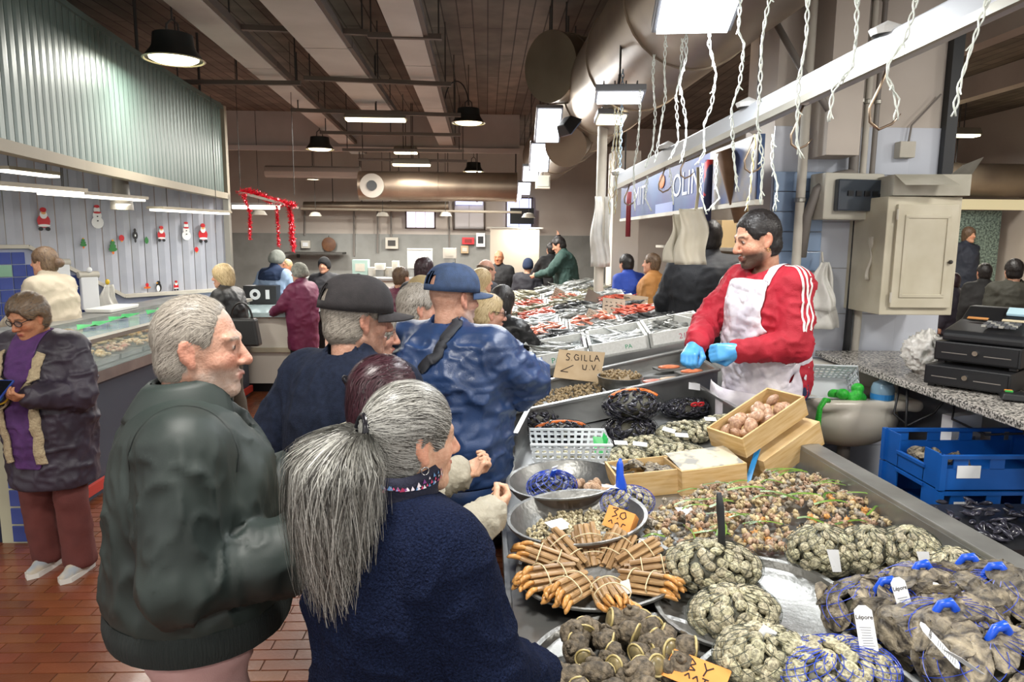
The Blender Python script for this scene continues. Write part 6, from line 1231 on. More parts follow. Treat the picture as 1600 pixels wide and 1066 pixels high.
mh = thing('black_tray', 'black tray of loose mussels at the right edge', 'tray', (1.95, 2.45, .2)); MB().box((0, 0, .3), (.5, .4, .6), None, 1.05).build('tray', M_black, mh)
for i in range(60): o = link('loose_mussel', MUS, None, None, (1.95 + rnd.uniform(-.22, .22), 2.45 + rnd.uniform(-.17, .17), .81 + rnd.uniform(0, .025)), (rnd.uniform(-.5, .5), rnd.uniform(-.5, .5), rnd.uniform(0, 6))); tag(o, 'black mussel in the tray at the right edge', 'mussel', 'mussels in the black tray')
# blue sign and wall goods behind the vendors
sgn = thing('shop_sign', 'long blue shop sign with white lettering under the rail', 'sign', (1.52, 6.0, 2.08)); MB().box2((0, -2.0, 0), (.03, 2.1, .36)).build('board', mat('sign_blue', '#222e68', '#2a4a78', rough=.5, scale=1.6, cramp=(.45, .6)), sgn); MB().box2((-.01, -2.0, -.03), (.04, 2.1, 0)).build('ledge', M_offw, sgn); MB().box2((-.012, -2.0, .0), (-.004, -1.15, .36)).build('photo_panel', mat('sign_photo', '#42527c', '#7a6d54', rough=.4, scale=5), sgn)
text('lettering', 'OLIN', .26, mat('sign_white', '#c3c7d8', rough=.5), sgn, (-.004, -.55, .19), (pi / 2, 0, -pi / 2), sx=1.3); text('lettering', 'MIT', .26, mat('sign_white'), sgn, (-.004, 1.1, .19), (pi / 2, 0, -pi / 2), sx=1.3); MB().box2((-.006, -.2, .0), (-.001, .4, .08)).build('fish_motif', mat('sign_pale', '#8a96c0'), sgn); MB().ell((-.006, .2, .27), (.004, .1, .06), 12, 8).build('sun_motif', mat('sign_orange', '#c06a2c'), sgn)
for y in (-1.9, 2.0): MB().tube([(.015, y, .36), (.015, y, 1.2)], .01, 6).build('hanger', M_dgrey, sgn)
pk = thing('paper_bags', 'bunch of pale paper bags hanging under the sign', 'bags', atY(1080, 378, 4.35)); sheet('bag', pk, .16, .2, .34, mat('pale_paper', '#d3ccba', '#c6beaa', rough=.85, scale=6), 11, .05, (.0, 0, -.14)); sheet('bag', pk, .1, .22, .3, MATS['pale_paper'], 12, .05, (-.05, .06, -.13)); MB().tube([(.02, 0, .19), (.03, 0, .3), (.02, 0, .45)], .01, 6).build('cord', mat('cord_beige', '#b3a98c', rough=.8), pk)
rp_ = pipe('thick brown slanting cardboard tube above the vendor', [atY(1130, 235, 4.4), atY(1143, 280, 4.4), atY(1160, 345, 4.4)], .05, mat('tube_brown', '#7a5c42', '#694c36', rough=.8, scale=8), 'tube', 'cardboard_tube'); pipe('striped navy and red pole under the blue sign', [atY(1108, 250, 4.7), atY(1106, 300, 4.7), atY(1104, 345, 4.7)], .028, mat('pole_navy', '#1d2148', '#b52a2e', rough=.6, scale=7, cramp=(.58, .6)), 'pole', 'striped_pole'); pipe('thin dark red pole in front of the sign end', [atY(983, 300, 6.2), atY(982, 330, 6.2), atY(981, 370, 6.2)], .022, mat('pole_red', '#7a2028', rough=.6), 'pole', 'red_pole')
struct('wall_post', MB().box2((1.52, 8.6, .0), (1.84, 9.0, 2.9)), M_wallw, label='beige pillar behind the fish stall')
sv = thing('back_shelf', 'cluttered grey back shelf behind the fish stall', 'shelf', (0, 0, 0)); MB().box2((1.95, 5.2, .2), (2.6, 9.2, .92)).build('cabinet', M_metal_d, sv); MB().box2((1.95, 5.2, .92), (2.6, 9.2, .95)).build('worktop', M_metal, sv); MB().box2((2.62, 5.0, .2), (2.68, 9.2, 3.0)).build('back_board', mat('tan_board', '#97897a', '#877867', rough=.8, scale=3), sv); MB().box2((2.2, 5.2, 1.75), (2.62, 9.2, 1.78)).build('upper_shelf', M_offw, sv)
gd = [(2.05, 7.9, .95, .24, .3, .3, '#b3a284', 'tan carton'), (2.1, 7.45, .95, .2, .22, .2, '#8fa28a', 'pale green box'), (2.0, 7.1, .95, .2, .3, .16, '#c9c2b0', 'cream box'), (2.1, 6.6, .95, .26, .3, .34, '#a5865f', 'tall cardboard carton'), (2.0, 6.25, .95, .2, .22, .2, '#2a4fae', 'blue crate-like box'), (2.1, 5.8, .95, .3, .3, .3, '#b8b0a2', 'grey-beige box'), (2.35, 8.3, 1.78, .2, .3, .25, '#a99a84', 'shelf carton'), (2.35, 7.6, 1.78, .2, .3, .2, '#7a8a78', 'shelf tin'), (2.35, 6.9, 1.78, .22, .3, .26, '#b39a72', 'shelf box'), (2.35, 6.2, 1.78, .22, .34, .22, '#cfc6b4', 'white shelf box')]
for i, (x, y, z, a, b_, c, col, nm) in enumerate(gd):
    t = thing('carton', nm + ' on the back shelf behind the fish stall', 'box', (x, y, z), rnd.uniform(-.2, .2)); MB().box((0, 0, c / 2), (a, b_, c)).build('body', mat('goods_%d' % i, col, rough=.8), t, bevel=.004); MB().box((0, 0, c + .002), (.05, b_, .003)).build('tape', M_offw, t); MB().box((-a / 2 - .002, 0, c * .5), (.002, b_ * .5, c * .4)).build('label', M_paper, t)
t = thing('kitchen_scale', 'hanging-style white counter scale on the back shelf', 'scale', (1.95, 6.95, .95)); MB().box((0, 0, .05), (.25, .25, .08)).build('body', M_offw, t, bevel=.01); MB().box((0, .05, .3), (.04, .04, .45)).build('post', M_alu, t); MB().box((0, .03, .55), (.2, .05, .12)).build('display', mat('scale_display', '#5b6a7c', rough=.3), t)
pp_ = thing('wrapped_post', 'white pole wrapped in plastic sheet at the fish stall end', 'pole', atY(935, 455, 7.2)); MB().tube([(0, 0, 0), (0, 0, .6), (0, 0, 1.9)], .05, 12).build('pole', M_offw, pp_, smooth=True); sheet('wrapping', pp_, .16, .2, .7, M_bag, 21, .08, (0, -.06, .25)); 
t = thing('box_stack', 'styrofoam boxes stacked behind the vendor with dashed print', 'boxes', (1.52, 4.15, .2)); MB().box((0, 0, .36), (.22, .3, .72)).build('lower_box', M_styro, t, bevel=.01); MB().box((0, 0, .83), (.22, .3, .2)).build('upper_box', M_styro, t, bevel=.01); mb = MB()
for k in range(7): mb.box((-.08 + k * .025, -.152, .85), (.014, .002, .02))
mb.build('print', M_ink, t)
# beyond the pillar on the right: second aisle
t = thing('far_stall', 'yellow-lit deli stall beyond the pillar', 'stall', (7.2, 11.0, 0)); MB().box2((-1.6, -.3, 0), (1.8, .3, 1.1)).build('counter', mat('deli_front', '#8a7f70', rough=.6), t); MB().box2((-1.6, -.35, 2.35), (1.8, -.2, 2.5)).build('header', mat('header_lit', '#d8cfae', emit='#e8d8a8', es=.5), t); MB().box2((-1.6, 1.2, 0), (1.8, 1.3, 2.4)).build('back_wall', mat('mosaic', '#7c8f86', '#3f4d4a', rough=.3, scale=30, cramp=(.4, .6)), t); MB().box2((-.05, 1.0, .9), (.9, 1.15, 1.95)).build('steel_panel', M_metal_d, t)
for x in (-1.5, 1.7): MB().box2((x, -.3, 1.1), (x + .06, -.24, 2.4)).build('post', M_alu, t)
for i in range(7): MB().box((-1.4 + i * .2, 0, 1.17 + .05 * (i % 3)), (.16, .3, .14 + .1 * (i % 3))).build('goods', mat('deli_%d' % i, ['#c9b48a', '#c98a5a', '#b9c48a', '#d9cfc0', '#a3634a', '#cfc08a', '#8a9a6a'][i], rough=.6), t)
area('far_stall_light', (7.2, 10.6, 2.3), 3.0, .3, 60, (1, .9, .7))
t = duct('air_duct', 'horizontal duct high beyond the pillar', (4.2, 12, 2.9), (9.2, 12, 2.9), .28, 4); lightbar(1505, 211, 44, 11., 'warm light bar beyond the pillar', 40)
for i, (x, y) in enumerate(((5.2, 9.5), (7.0, 8.6))): o = MB().box2((x - .1, 6, 3.9), (x + .1, 15.4, 4.2)).build('ceiling_beam', M_beam, None); tag(o, ['first ceiling beam beyond the pillar', 'second ceiling beam beyond the pillar'][i], 'beam')
# ------------------------------------------------------------------ kiosk on the left: curved ribbed canopy, tiles, partition
def FX(Y): return -2.30 - .42 * math.log(Y) / math.log(3.85) * 1.0 + .0 if False else np.interp(Y, [1.5, 2.5, 3.85, 5.18, 6.5, 7.8, 9.0], [-2.38, -2.48, -2.66, -2.87, -3.02, -3.13, -3.22])
M_poly = mat('ribbed_polycarbonate', '#4f625b', '#596c65', rough=.42, scale=2, metal=.15, rv=.05); M_beige = mat('beige_trim', '#a39a86', rough=.6)
cn = thing('kiosk_canopy', 'curved ribbed grey-green canopy over the left kiosk', 'canopy', (0, 0, 0)); Z0, Z1 = 2.36, 3.38; ys = np.arange(1.8, 9.0, .1)
for a, b_ in zip(ys[:-1], ys[1:]):
    xa, xb = FX(a), FX(b_); d = Vector((xb - xa, b_ - a, 0)).normalized(); g = d * .0035; n = Vector((d.y, -d.x, 0)); A, B = Vector((xa, a, 0)) + g, Vector((xb, b_, 0)) - g; A2, B2 = A.lerp(B, .3) + n * .005, A.lerp(B, .7) + n * .005
    P = [A, A2, B2, B, B - n * .03, A - n * .03]; MB().add([p + Vector((0, 0, z)) for z in (Z0, Z1) for p in P], [(5, 4, 3, 2, 1, 0), (6, 7, 8, 9, 10, 11)] + [(k, (k + 1) % 6, 6 + (k + 1) % 6, 6 + k) for k in range(6)]).build('rib_panel', M_poly, cn)
pth = [Vector((FX(y), y, 0)) for y in np.arange(1.8, 9.05, .2)]
def strip(z0, z1, off, m, nm):
    V = []
    for i, p in enumerate(pth):
        d = (pth[min(i + 1, len(pth) - 1)] - pth[max(i - 1, 0)]).normalized(); n = Vector((d.y, -d.x, 0)); V += [p + n * off + Vector((0, 0, z0)), p + n * off + Vector((0, 0, z1)), p - n * .05 + Vector((0, 0, z1)), p - n * .05 + Vector((0, 0, z0))]
    return MB().add(V, [(4 * i + k, 4 * i + (k + 1) % 4, 4 * i + 4 + (k + 1) % 4, 4 * i + 4 + k) for i in range(len(pth) - 1) for k in range(4)]).build(nm, m, cn)
strip(Z0 - .06, Z0 + .01, .035, M_beige, 'bottom_trim'); strip(Z1 - .01, Z1 + .03, .025, M_poly, 'top_trim'); MB().box2((FX(9) - .06, 8.94, Z0 - .06), (FX(9) + .035, 9.02, Z1 + .03)).build('end_trim', M_beige, cn)
MB().box2((-5.4, 2.0, Z1 + .02), (-3.2, 8.9, Z1 + .05)).build('roof_sheet', mat('kiosk_roof', '#6f7a76', rough=.6), cn)
MB().box2((FX(9) - .05, 8.95, 0), (FX(9) + .03, 9.03, Z0)).build('post', M_alu, cn); MB().box2((-5.1, 6.15, 0), (-5.02, 6.23, Z1)).build('post', M_alu, cn)
for y in (3., 5., 7., 8.8): MB().tube([(FX(y) - .2, y, Z1), (FX(y) - .2, y, 4.2)], .015, 6).build('hanger', M_dgrey, cn)
# partition and tiled wall
A, B = Vector((-5.3, 6.0, 0)), Vector((-3.24, 8.98, 0)); dP = (B - A); LP = dP.length; dP.normalize(); nP = Vector((dP.y, -dP.x, 0))
pa = thing('kiosk_partition', 'translucent ribbed partition behind the left kiosk', 'partition', A, math.atan2(dP.y, dP.x)); M_part = mat('partition_sheet', '#b9bcc6', '#aeb2be', rough=.25, scale=4, alpha=.9)
for i in range(24):
    u0, u1 = LP * i / 24 + .004, LP * (i + 1) / 24 - .004; MB().add([(u0, 0, .9), ((u0 + u1) / 2, -.012, .9), (u1, 0, .9), (u0, 0, 3.3), ((u0 + u1) / 2, -.012, 3.3), (u1, 0, 3.3)], [(0, 1, 4, 3), (1, 2, 5, 4)]).build('ribbed_sheet', M_part, pa)
for u in np.linspace(0, LP, 7): MB().box((u, .02, 2.1), (.035, .03, 2.4)).build('mullion', M_alu, pa)
def wtop(u): return 1.72 if u < 1.35 else max(1.18, 1.72 - (u - 1.35) * .62)
tw_ = thing('tiled_wall', 'low blue and mint tiled wall of the kiosk with a sloping top', 'wall', A + nP * .06, math.atan2(dP.y, dP.x)); MB().prism([(0, 0), (LP, 0), (LP, 1.17), (2.25, 1.17), (1.35, 1.71), (0, 1.71)], -.02, .05, 'y').build('wall_core', mat('tile_grout', '#9aa0b4', rough=.8), tw_)
tb_ = MB().box((0, 0, 0), (.112, .012, .112)).mesh('tile', bevel=.003); tb_.materials.append(mat('blue_tile', '#3b4a8c', '#46569a', rough=.2, scale=3, rv=.12)); tg_ = tb_.copy(); tg_.materials.clear(); tg_.materials.append(mat('mint_tile', '#8fb89f', '#84ad94', rough=.2, scale=3)); nt_ = 0
for i in range(29):
    for j in range(15):
        u, z = .06 + i * .12, .06 + j * .12
        if z + .056 > wtop(u + .056) + .0 or z < .84 or nt_ > 295: continue
        link('tile', tg_ if (i * 7 + j * 3) % 11 == 0 else tb_, None, tw_, (u, -.026, z)); nt_ += 1
MB().bar((0, 0, 1.73), (1.35, 0, 1.73), .12, .035).build('coping', M_offw, tw_); MB().bar((1.35, 0, 1.73), (2.25, 0, 1.19), .12, .035).build('coping', M_offw, tw_); MB().bar((2.25, 0, 1.19), (LP, 0, 1.19), .12, .035).build('coping', M_offw, tw_)
# window stickers (only plain seasonal figures)
def onP(px, py, off=.03):
    d = ray(px, py); O = A - nP * -off; t = (O - CP).dot(nP) / d.dot(nP); return CP + d * t
RZP = math.atan2(dP.y, dP.x); FC = {c: mat('sticker_' + c[1:], c, rough=.4) for c in ('#c8202a', '#f0f0ee', '#1c1c1e', '#2f7a3a', '#e8b070', '#e2a020', '#2a4a9a', '#d8702a')}
def sticker(lab, px, py, parts, sc=1.):
    t = thing('window_sticker', lab, 'sticker', onP(px, py), RZP)
    for i, (nm, col, x, z, a, b_) in enumerate(parts): MB().prism([(x * sc + a * sc * cos(q), z * sc + b_ * sc * sin(q)) for q in np.linspace(0, 2 * pi, 15)[:-1]], -.002 - .0015 * i, .001, 'y').build(nm, FC[col], t)
santa = [('coat', '#c8202a', 0, -.02, .055, .06), ('leg', '#1c1c1e', -.03, -.09, .02, .018), ('leg', '#1c1c1e', .03, -.09, .02, .018), ('trim', '#f0f0ee', 0, -.06, .05, .012), ('beard', '#f0f0ee', 0, .035, .03, .035), ('face', '#e8b070', 0, .055, .02, .016), ('hat', '#c8202a', .0, .08, .026, .022)]
snow = [('body', '#f0f0ee', 0, -.045, .055, .055), ('chest', '#f0f0ee', 0, .02, .04, .04), ('head', '#f0f0ee', 0, .07, .028, .028), ('scarf', '#c8202a', 0, .045, .034, .01), ('hat', '#c8202a', 0, .1, .024, .014), ('button', '#1c1c1e', 0, .01, .006, .006), ('button', '#1c1c1e', 0, -.03, .006, .006)]
tree = [('trunk', '#d8702a', 0, -.08, .012, .02), ('foliage', '#2f7a3a', 0, -.045, .045, .025), ('foliage', '#2f7a3a', 0, -.01, .035, .022), ('foliage', '#2f7a3a', 0, .025, .024, .02), ('star', '#e2a020', 0, .05, .01, .01)]
bell = [('bell', '#c8202a', 0, 0, .032, .038), ('clapper', '#e2a020', 0, -.04, .01, .008)]
drop = [('drop', '#2f7a3a', 0, 0, .022, .036), ('tip', '#2f7a3a', 0, .03, .008, .014)]
peng = [('body', '#1c1c1e', 0, 0, .036, .055), ('belly', '#f0f0ee', -.008, -.012, .022, .038), ('head', '#1c1c1e', 0, .055, .022, .022), ('beak', '#e2a020', -.02, .052, .012, .006)]
lant = [('body', '#1c1c1e', 0, 0, .028, .04), ('tip', '#1c1c1e', 0, -.05, .01, .022), ('top', '#1c1c1e', 0, .05, .012, .02), ('gleam', '#f0f0ee', 0, .0, .006, .012)]
boat = [('hull', '#d8702a', 0, -.02, .045, .014), ('sail', '#c8202a', 0, .012, .02, .026)]
for lab, px, py, pr_, s_ in (('santa sticker at the top left of the partition', 68, 342, santa, 1.1), ('large snowman sticker at the top of the partition', 152, 340, snow, 1.15), ('christmas tree sticker below the snowman', 176, 383, tree, 1.), ('red bell sticker beside the tree', 190, 372, bell, .9), ('black lantern sticker in the middle of the partition', 211, 368, lant, 1.1), ('green drop bauble sticker by the black lantern', 229, 376, drop, 1.), ('small santa sticker in the middle of the partition', 252, 365, santa, .85), ('snowman sticker at the right of the partition', 291, 362, snow, 1.), ('santa sticker beside the right snowman', 317, 364, santa, 1.1), ('penguin sticker low on the partition', 248, 449, peng, .95), ('little boat sticker low on the partition', 230, 447, boat, .9), ('tiny santa sticker low on the partition', 275, 446, santa, .55), ('small red bell sticker at the right of the partition', 307, 390, bell, .8), ('small christmas tree sticker near the sloping wall', 130, 378, tree, .7)): sticker(lab, px, py, pr_, s_)
# lamps inside the kiosk
def ledbar(lab, x0, y0, x1, y1, Ya, Yb, pw):
    a, b_ = atY(x0, y0, Ya), atY(x1, y1, Yb); t = thing('linear_lamp', lab, 'lamp', a); d = b_ - a; MB().bar((0, 0, 0), d, .1, .02).build('diffuser', G_tube, t); MB().bar((0, 0, .02), d + Vector((0, 0, .02)), .16, .025).build('housing', M_beige, t)
    for f in (.15, .85): MB().tube([d * f + Vector((0, 0, .03)), d * f + Vector((0, 0, 3.35 - a.z))], .004, 5).build('wire', M_dgrey, t)
    area('linear_lamp_light', (a + b_) / 2 + Vector((0, 0, -.03)), .1, d.length, pw, (1, .97, .9), (0, 0, math.atan2(d.y, d.x) - pi / 2))
ledbar('long lamp at the left edge of the kiosk', -40, 290, 120, 302, 4.2, 5.2, 9); ledbar('long lamp in the middle of the kiosk', 70, 302, 218, 313, 5.0, 6.6, 9); ledbar('long lamp at the right end of the kiosk', 242, 328, 352, 334, 6.8, 8.3, 8); ledbar('upper lamp near the kiosk ceiling', 0, 266, 85, 276, 5.5, 6., 5)
t = thing('pendant_lamp', 'tall grey spot lamp hanging inside the kiosk', 'lamp', atY(191, 328, 6.3)); MB().lathe([(.06, .28), (.07, .12), (.085, .08), (.09, 0), (.0, .02)], 16).build('lamp_shade', mat('lamp_grey', '#7d786e', rough=.5), t, smooth=True); MB().lathe([(0, .004), (.085, .004)], 16).build('diffuser', G_warm, t); MB().tube([(0, 0, .28), (0, 0, 3.35 - t.location.z)], .006, 5).build('cord', M_dgrey, t)
# paper towel, bag on wall, tray
t = thing('paper_roll', 'white paper roll hanging on the blue tiles', 'paper roll', onP(140, 458, .14), RZP); MB().box((0, 0, 0), (.17, .05, .34)).build('sheet', M_paper, t, bevel=.01); MB().tube([(-.1, 0, .19), (.1, 0, .19)], .035, 12).build('roll', M_offw, t, smooth=True); MB().ell((0, -.03, .24), (.03, .015, .03), 12, 6).build('holder', M_paper, t, smooth='all')
t = thing('plastic_bags', 'white plastic bags hanging on the blue tiles', 'bags', onP(172, 495, .15), RZP); sheet('bag', t, .1, .27, .34, M_bag, 31, .05, (0, 0, 0)); MB().ell((-.0, 0, .37), (.025, .015, .03), 10, 6).build('hook_figure', mat('hook_yellow', '#d8b52a', rough=.4), t, smooth='all')
t = thing('paper_roll', 'second white paper roll partly behind the seller', 'paper roll', onP(97, 432, .14), RZP); MB().box((0, 0, 0), (.14, .05, .26)).build('sheet', M_paper, t, bevel=.01); MB().tube([(-.08, 0, .14), (.08, 0, .14)], .035, 12).build('roll', M_offw, t, smooth=True)
# display counter with trays
dc = thing('display_counter', 'glass-topped deli counter of the left kiosk', 'counter', (0, 0, 0)); M_cgl = mat('counter_glass', '#bcd0cc', rough=.05, alpha=.25); MB().box2((-3.55, 4.35, 0), (-2.78, 8.2, .82)).build('body', mat('counter_dark', '#3c4450', rough=.5), dc); MB().box2((-3.6, 4.3, .82), (-2.72, 8.2, .90)).build('base_tray', M_metal, dc); MB().box2((-2.76, 4.3, .9), (-2.735, 8.2, 1.12)).build('front_glass', M_cgl, dc); MB().box2((-3.3, 4.3, 1.12), (-2.72, 8.2, 1.135)).build('top_glass', M_cgl, dc); MB().box2((-2.78, 4.3, 1.11), (-2.70, 8.2, 1.14)).build('edge_rail', M_alu, dc); MB().box2((-3.62, 4.3, 1.1), (-3.3, 8.2, 1.16)).build('worktop', M_metal_d, dc); MB().box2((-2.77, 4.35, .05), (-2.74, 8.2, .12)).build('red_plinth', mat('red_plinth', '#b8382c', rough=.5), dc)
fc = ['#c99a4a', '#d8b06a', '#c9805a', '#b9603f', '#d6c9a8', '#c9a04a', '#caa27a', '#b56a52', '#d5b982', '#c8955a']
for i in range(20):
    x, y = (-2.95 if i % 2 else -3.24), 4.55 + (i // 2) * .36; t = thing('food_tray', 'steel tray of seafood salad in the left counter, %s row, %s from the near end' % (['inner', 'front'][i % 2], ['first', 'second', 'third', 'fourth', 'fifth', 'sixth', 'seventh', 'eighth', 'ninth', 'tenth'][i // 2]), 'tray', (x, y, .905)); MB().box((0, 0, .02), (.26, .32, .04), None, 1.04).build('tray', M_metal, t); V = MB()
    for k in range(26): V.ell((rnd.uniform(-.1, .1), rnd.uniform(-.13, .13), .05 + rnd.uniform(0, .025)), (rnd.uniform(.02, .04), rnd.uniform(.015, .03), .014), 7, 4, Matrix.Rotation(rnd.uniform(0, 6), 3, 'Z'))
    V.build('food', mat('food_%d' % (i % 10), fc[i % 10], '#e6d6b0', rough=.4, scale=30), t, smooth='all', kind='stuff')
M_grl = mat('green_leaf', '#3f9a5c', '#2f7d48', rough=.5, scale=20)
for i in range(5):
    t = thing('plastic_leaf', 'green paper leaf garland on the counter top, %s from the near end' % ['first', 'second', 'third', 'fourth', 'fifth'][i], 'leaf', (-3.1 + .05 * (i % 2), 5.0 + i * .55, 1.14)); MB().add([(-.02, -.2, 0), (.06, -.1, .03), (.03, .0, .01), (.09, .1, .04), (0, .22, .01), (-.07, .1, .03), (-.03, 0, .0), (-.08, -.1, .03)], [(0, 1, 2, 6, 7), (2, 3, 4, 5, 6)]).build('leaf', M_grl, t)
o = MB().tube([(0, 0, 0), (0, .0, .06), (0, 0, .12)], [.03, .034, .03], 12).build('green_cup', mat('lime_plastic', '#4ecf2a', rough=.4), None, (-2.86, 4.72, 1.14), (1.2, 0, .6)); tag(o, 'lime green plastic holder on the counter edge', 'holder')
t = thing('steel_pot', 'dark round pot on the counter behind the lady with the phone', 'pot', (-3.42, 4.62, 1.16)); MB().lathe([(0, 0), (.16, 0), (.18, .05), (.18, .16), (.17, .165), (.0, .165)], 24).build('body', mat('pot_dark', '#2c3133', rough=.4), t, smooth=True); MB().lathe([(.18, .15), (.19, .155), (.18, .165)], 24).build('rim', M_metal_d, t)
t = thing('white_tray', 'white tray lying on the kiosk worktop', 'tray', (-3.45, 6.6, 1.16)); MB().box((0, 0, .02), (.22, .5, .035), None, 1.06).build('tray', M_white, t, bevel=.01)
# tiled corner post
cp = thing('tiled_post', 'tiled corner pier of the left kiosk with cream edging', 'pier', (-2.80, 4.22, 0)); MB().box((-.02, 0, .45), (.2, .16, .9)).build('core', mat('cream_edge', '#b5b39a', rough=.6), cp); tt = MB().box((0, 0, 0), (.1, .01, .1)).mesh('tile', bevel=.003); tt.materials.append(MATS['blue_tile'])
for j in range(8): link('tile', tt, None, cp, (.0, -.083, .06 + j * .112)); link('tile', tt, None, cp, (.083, 0, .06 + j * .112), (0, 0, pi / 2))
lw = thing('tiled_wall', 'dark navy tiled low wall at the left edge', 'wall', (-3.3, 4.22, 0)); MB().box((0, 0, .44), (.78, .14, .88)).build('core', mat('navy_panel', '#1c2338', rough=.4), lw)
for i in range(6):
    for j in range(7): link('tile', tt, None, lw, (-.32 + i * .125, -.074, .06 + j * .122))
# second counter further along the left
c2 = thing('display_counter', 'white counter with glass top before the man in pale blue', 'counter', (0, 0, 0)); M_cw = mat('counter_white', '#c9c3b8', rough=.5); MB().box2((-3.3, 8.3, .12), (-2.15, 9.0, .92)).build('front', M_cw, c2); MB().box2((-3.3, 8.26, .5), (-2.12, 8.3, .55)).build('shelf_ledge', M_beige, c2); MB().box2((-2.9, 8.4, 0), (-2.4, 8.9, .12)).build('plinth', M_black, c2); MB().box2((-3.35, 8.22, .92), (-2.1, 9.6, .97)).build('worktop', mat('glass_top', '#a9bcc0', rough=.08), c2); MB().box2((-3.3, 9.4, .12), (-2.9, 11.2, .92)).build('side_run', M_cw, c2)
t = thing('tote_box', 'black and white printed box on the second counter', 'box', (-2.95, 9.35, .97)); MB().box((0, 0, .12), (.42, .2, .24)).build('body', M_black, t); MB().lathe([(.03, -.002), (.07, -.002), (.07, .0), (.03, 0)], 16).build('ring_print', M_paper, t, (-.06, -.101, .13), (pi / 2, 0, 0)); MB().box((.1, -.101, .13), (.05, .003, .12)).build('print', M_paper, t)
for i, (x, y, lb) in enumerate(((-2.4, 9.3, 'pale tray of fish on the second counter'), (-2.35, 8.6, 'glassy tray at the near end of the second counter'))): t = thing('food_tray', lb, 'tray', (x, y, .972)); MB().box((0, 0, .015), (.35, .3, .03)).build('tray', M_white, t, bevel=.005); MB().ell((0, 0, .03), (.14, .11, .02), 12, 6).build('food', mat('pale_food', '#b9c0bc', '#8fa0a0', rough=.3, scale=30), t, smooth='all')
# back wall goods
def wallbox(name, lab, cat, x0, y0, x1, y1, Y, m, dpt=.12, extra=None):
    a, b_ = atY(x0, y0, Y), atY(x1, y1, Y); t = thing(name, lab, cat, ((a.x + b_.x) / 2, Y, (a.z + b_.z) / 2)); w_, h_ = abs(b_.x - a.x), abs(a.z - b_.z); MB().box((0, dpt / 2, 0), (w_, dpt, h_)).build('body', m, t, bevel=.006)
    if name in ('appliance', 'white_board'): MB().box2((-w_ * .4, .02, .0 - t.location.z), (w_ * .4, dpt - .02, -h_ / 2)).build('base', M_metal_d, t)
    if extra: MB().box((0, -.006, 0), (w_ * .6, .012, h_ * .5)).build(extra[0], extra[1], t)
    return t
wallbox('fridge_panel', 'large beige cold-room panel at the back right', 'panel', 766, 356, 842, 432, 15.2, mat('panel_beige', '#b9b0a0', rough=.5), .2, None); MB().box2((-.6, -.02, .5), (.6, 0, .53)).build('edge', M_alu, bpy.data.objects['fridge_panel'])
wallbox('electric_panel', 'white switch box on the back wall', 'switch box', 602, 371, 622, 389, 18.3, M_offw, .1, ('switches', M_dgrey)); wallbox('electric_panel', 'small cream switch box near the tinsel', 'switch box', 470, 376, 484, 388, 18.3, M_offw, .1, ('lid', M_paper)); wallbox('picture', 'small framed black and white picture on the back wall', 'picture', 744, 364, 758, 386, 18.3, M_paper, .05, ('print', M_black)); wallbox('red_notice', 'red notice on the back wall', 'notice', 722, 371, 741, 382, 18.3, FC['#c8202a'], .02, ('lettering_band', mat('notice_dark', '#8a2420'))); wallbox('paper_holder', 'cream paper holder on the back wall', 'holder', 720, 384, 732, 396, 18.3, mat('holder_tan', '#b39a78'), .1, ('slot', M_offw)); wallbox('white_board', 'white panel standing at the back wall', 'panel', 636, 388, 676, 420, 17.5, mat('panel_pale', '#a9a9a6'), .1, None)
MB().box2((-.3, -.01, .2), (.3, 0, .22)).build('edge', M_alu, bpy.data.objects['white_board'])
c = atY(514, 382, 18.3); t = thing('wooden_tray', 'round wooden tray hanging on the back wall', 'tray', c); MB().lathe([(0, 0), (.17, 0), (.18, .02), (.16, .03), (0, .03)], 28).build('board', mat('tray_wood', '#6f4a30', '#5c3b26', rough=.6, scale=12), t, (0, 0, 0), (pi / 2, 0, 0), smooth=True); MB().tube([(0, -.02, .18), (0, 0, .22)], .008, 6).build('hook', M_dgrey, t)
wallbox('wall_shelf', 'dark shelf on the back wall behind the pale blue man', 'shelf', 445, 394, 535, 398, 17.8, M_dgrey, .5, None); MB().box2((-.5, .3, -.12), (-.47, .5, 0)).build('bracket', M_dgrey, bpy.data.objects['wall_shelf'])
for i, (x0, y0, x1, y1, col, lb) in enumerate(((550, 406, 575, 430, '#9fb8b0', 'mint cabinet by the back wall'), (575, 418, 615, 432, '#b9b6ae', 'grey worktop by the back wall'), (612, 408, 622, 424, '#cfcac0', 'white canister on the back worktop'), (692, 388, 713, 404, '#c4bdb3', 'white appliance by the back wall'), (585, 412, 600, 422, '#cfcbc4', 'white telephone on the back worktop'))): wallbox('appliance', lb, 'appliance', x0, y0, x1, y1, 16.4 - .1 * i, mat('appl_%d' % i, col, rough=.5), .3, ('panel', M_offw))
t = thing('bench_counter', 'long pale counter run at the far end of the hall', 'counter', (0, 0, 0)); MB().box2((-4.2, 14.8, 0), (.2, 15.4, .95)).build('body', mat('far_counter', '#a9a79f', rough=.5), t); MB().box2((-4.25, 14.75, .95), (.25, 15.45, 1.0)).build('worktop', M_metal, t)
for i, (px, y0, y1) in enumerate(((476, 330, 368), (553, 330, 400), (590, 330, 395), (611, 330, 372), (702, 335, 395))): a, b_ = atY(px, y0, 18.4), atY(px, y1, 18.4); o = MB().tube([(0, 0, 0), (b_ - a) / 2, b_ - a], .025, 6).build('wall_conduit', M_pipe, None, a); tag(o, ['conduit on the back wall near the tinsel', 'conduit on the back wall right of the wooden tray', 'dark conduit above the telephone', 'conduit above the white switch box', 'conduit left of the white back window'][i], 'conduit')
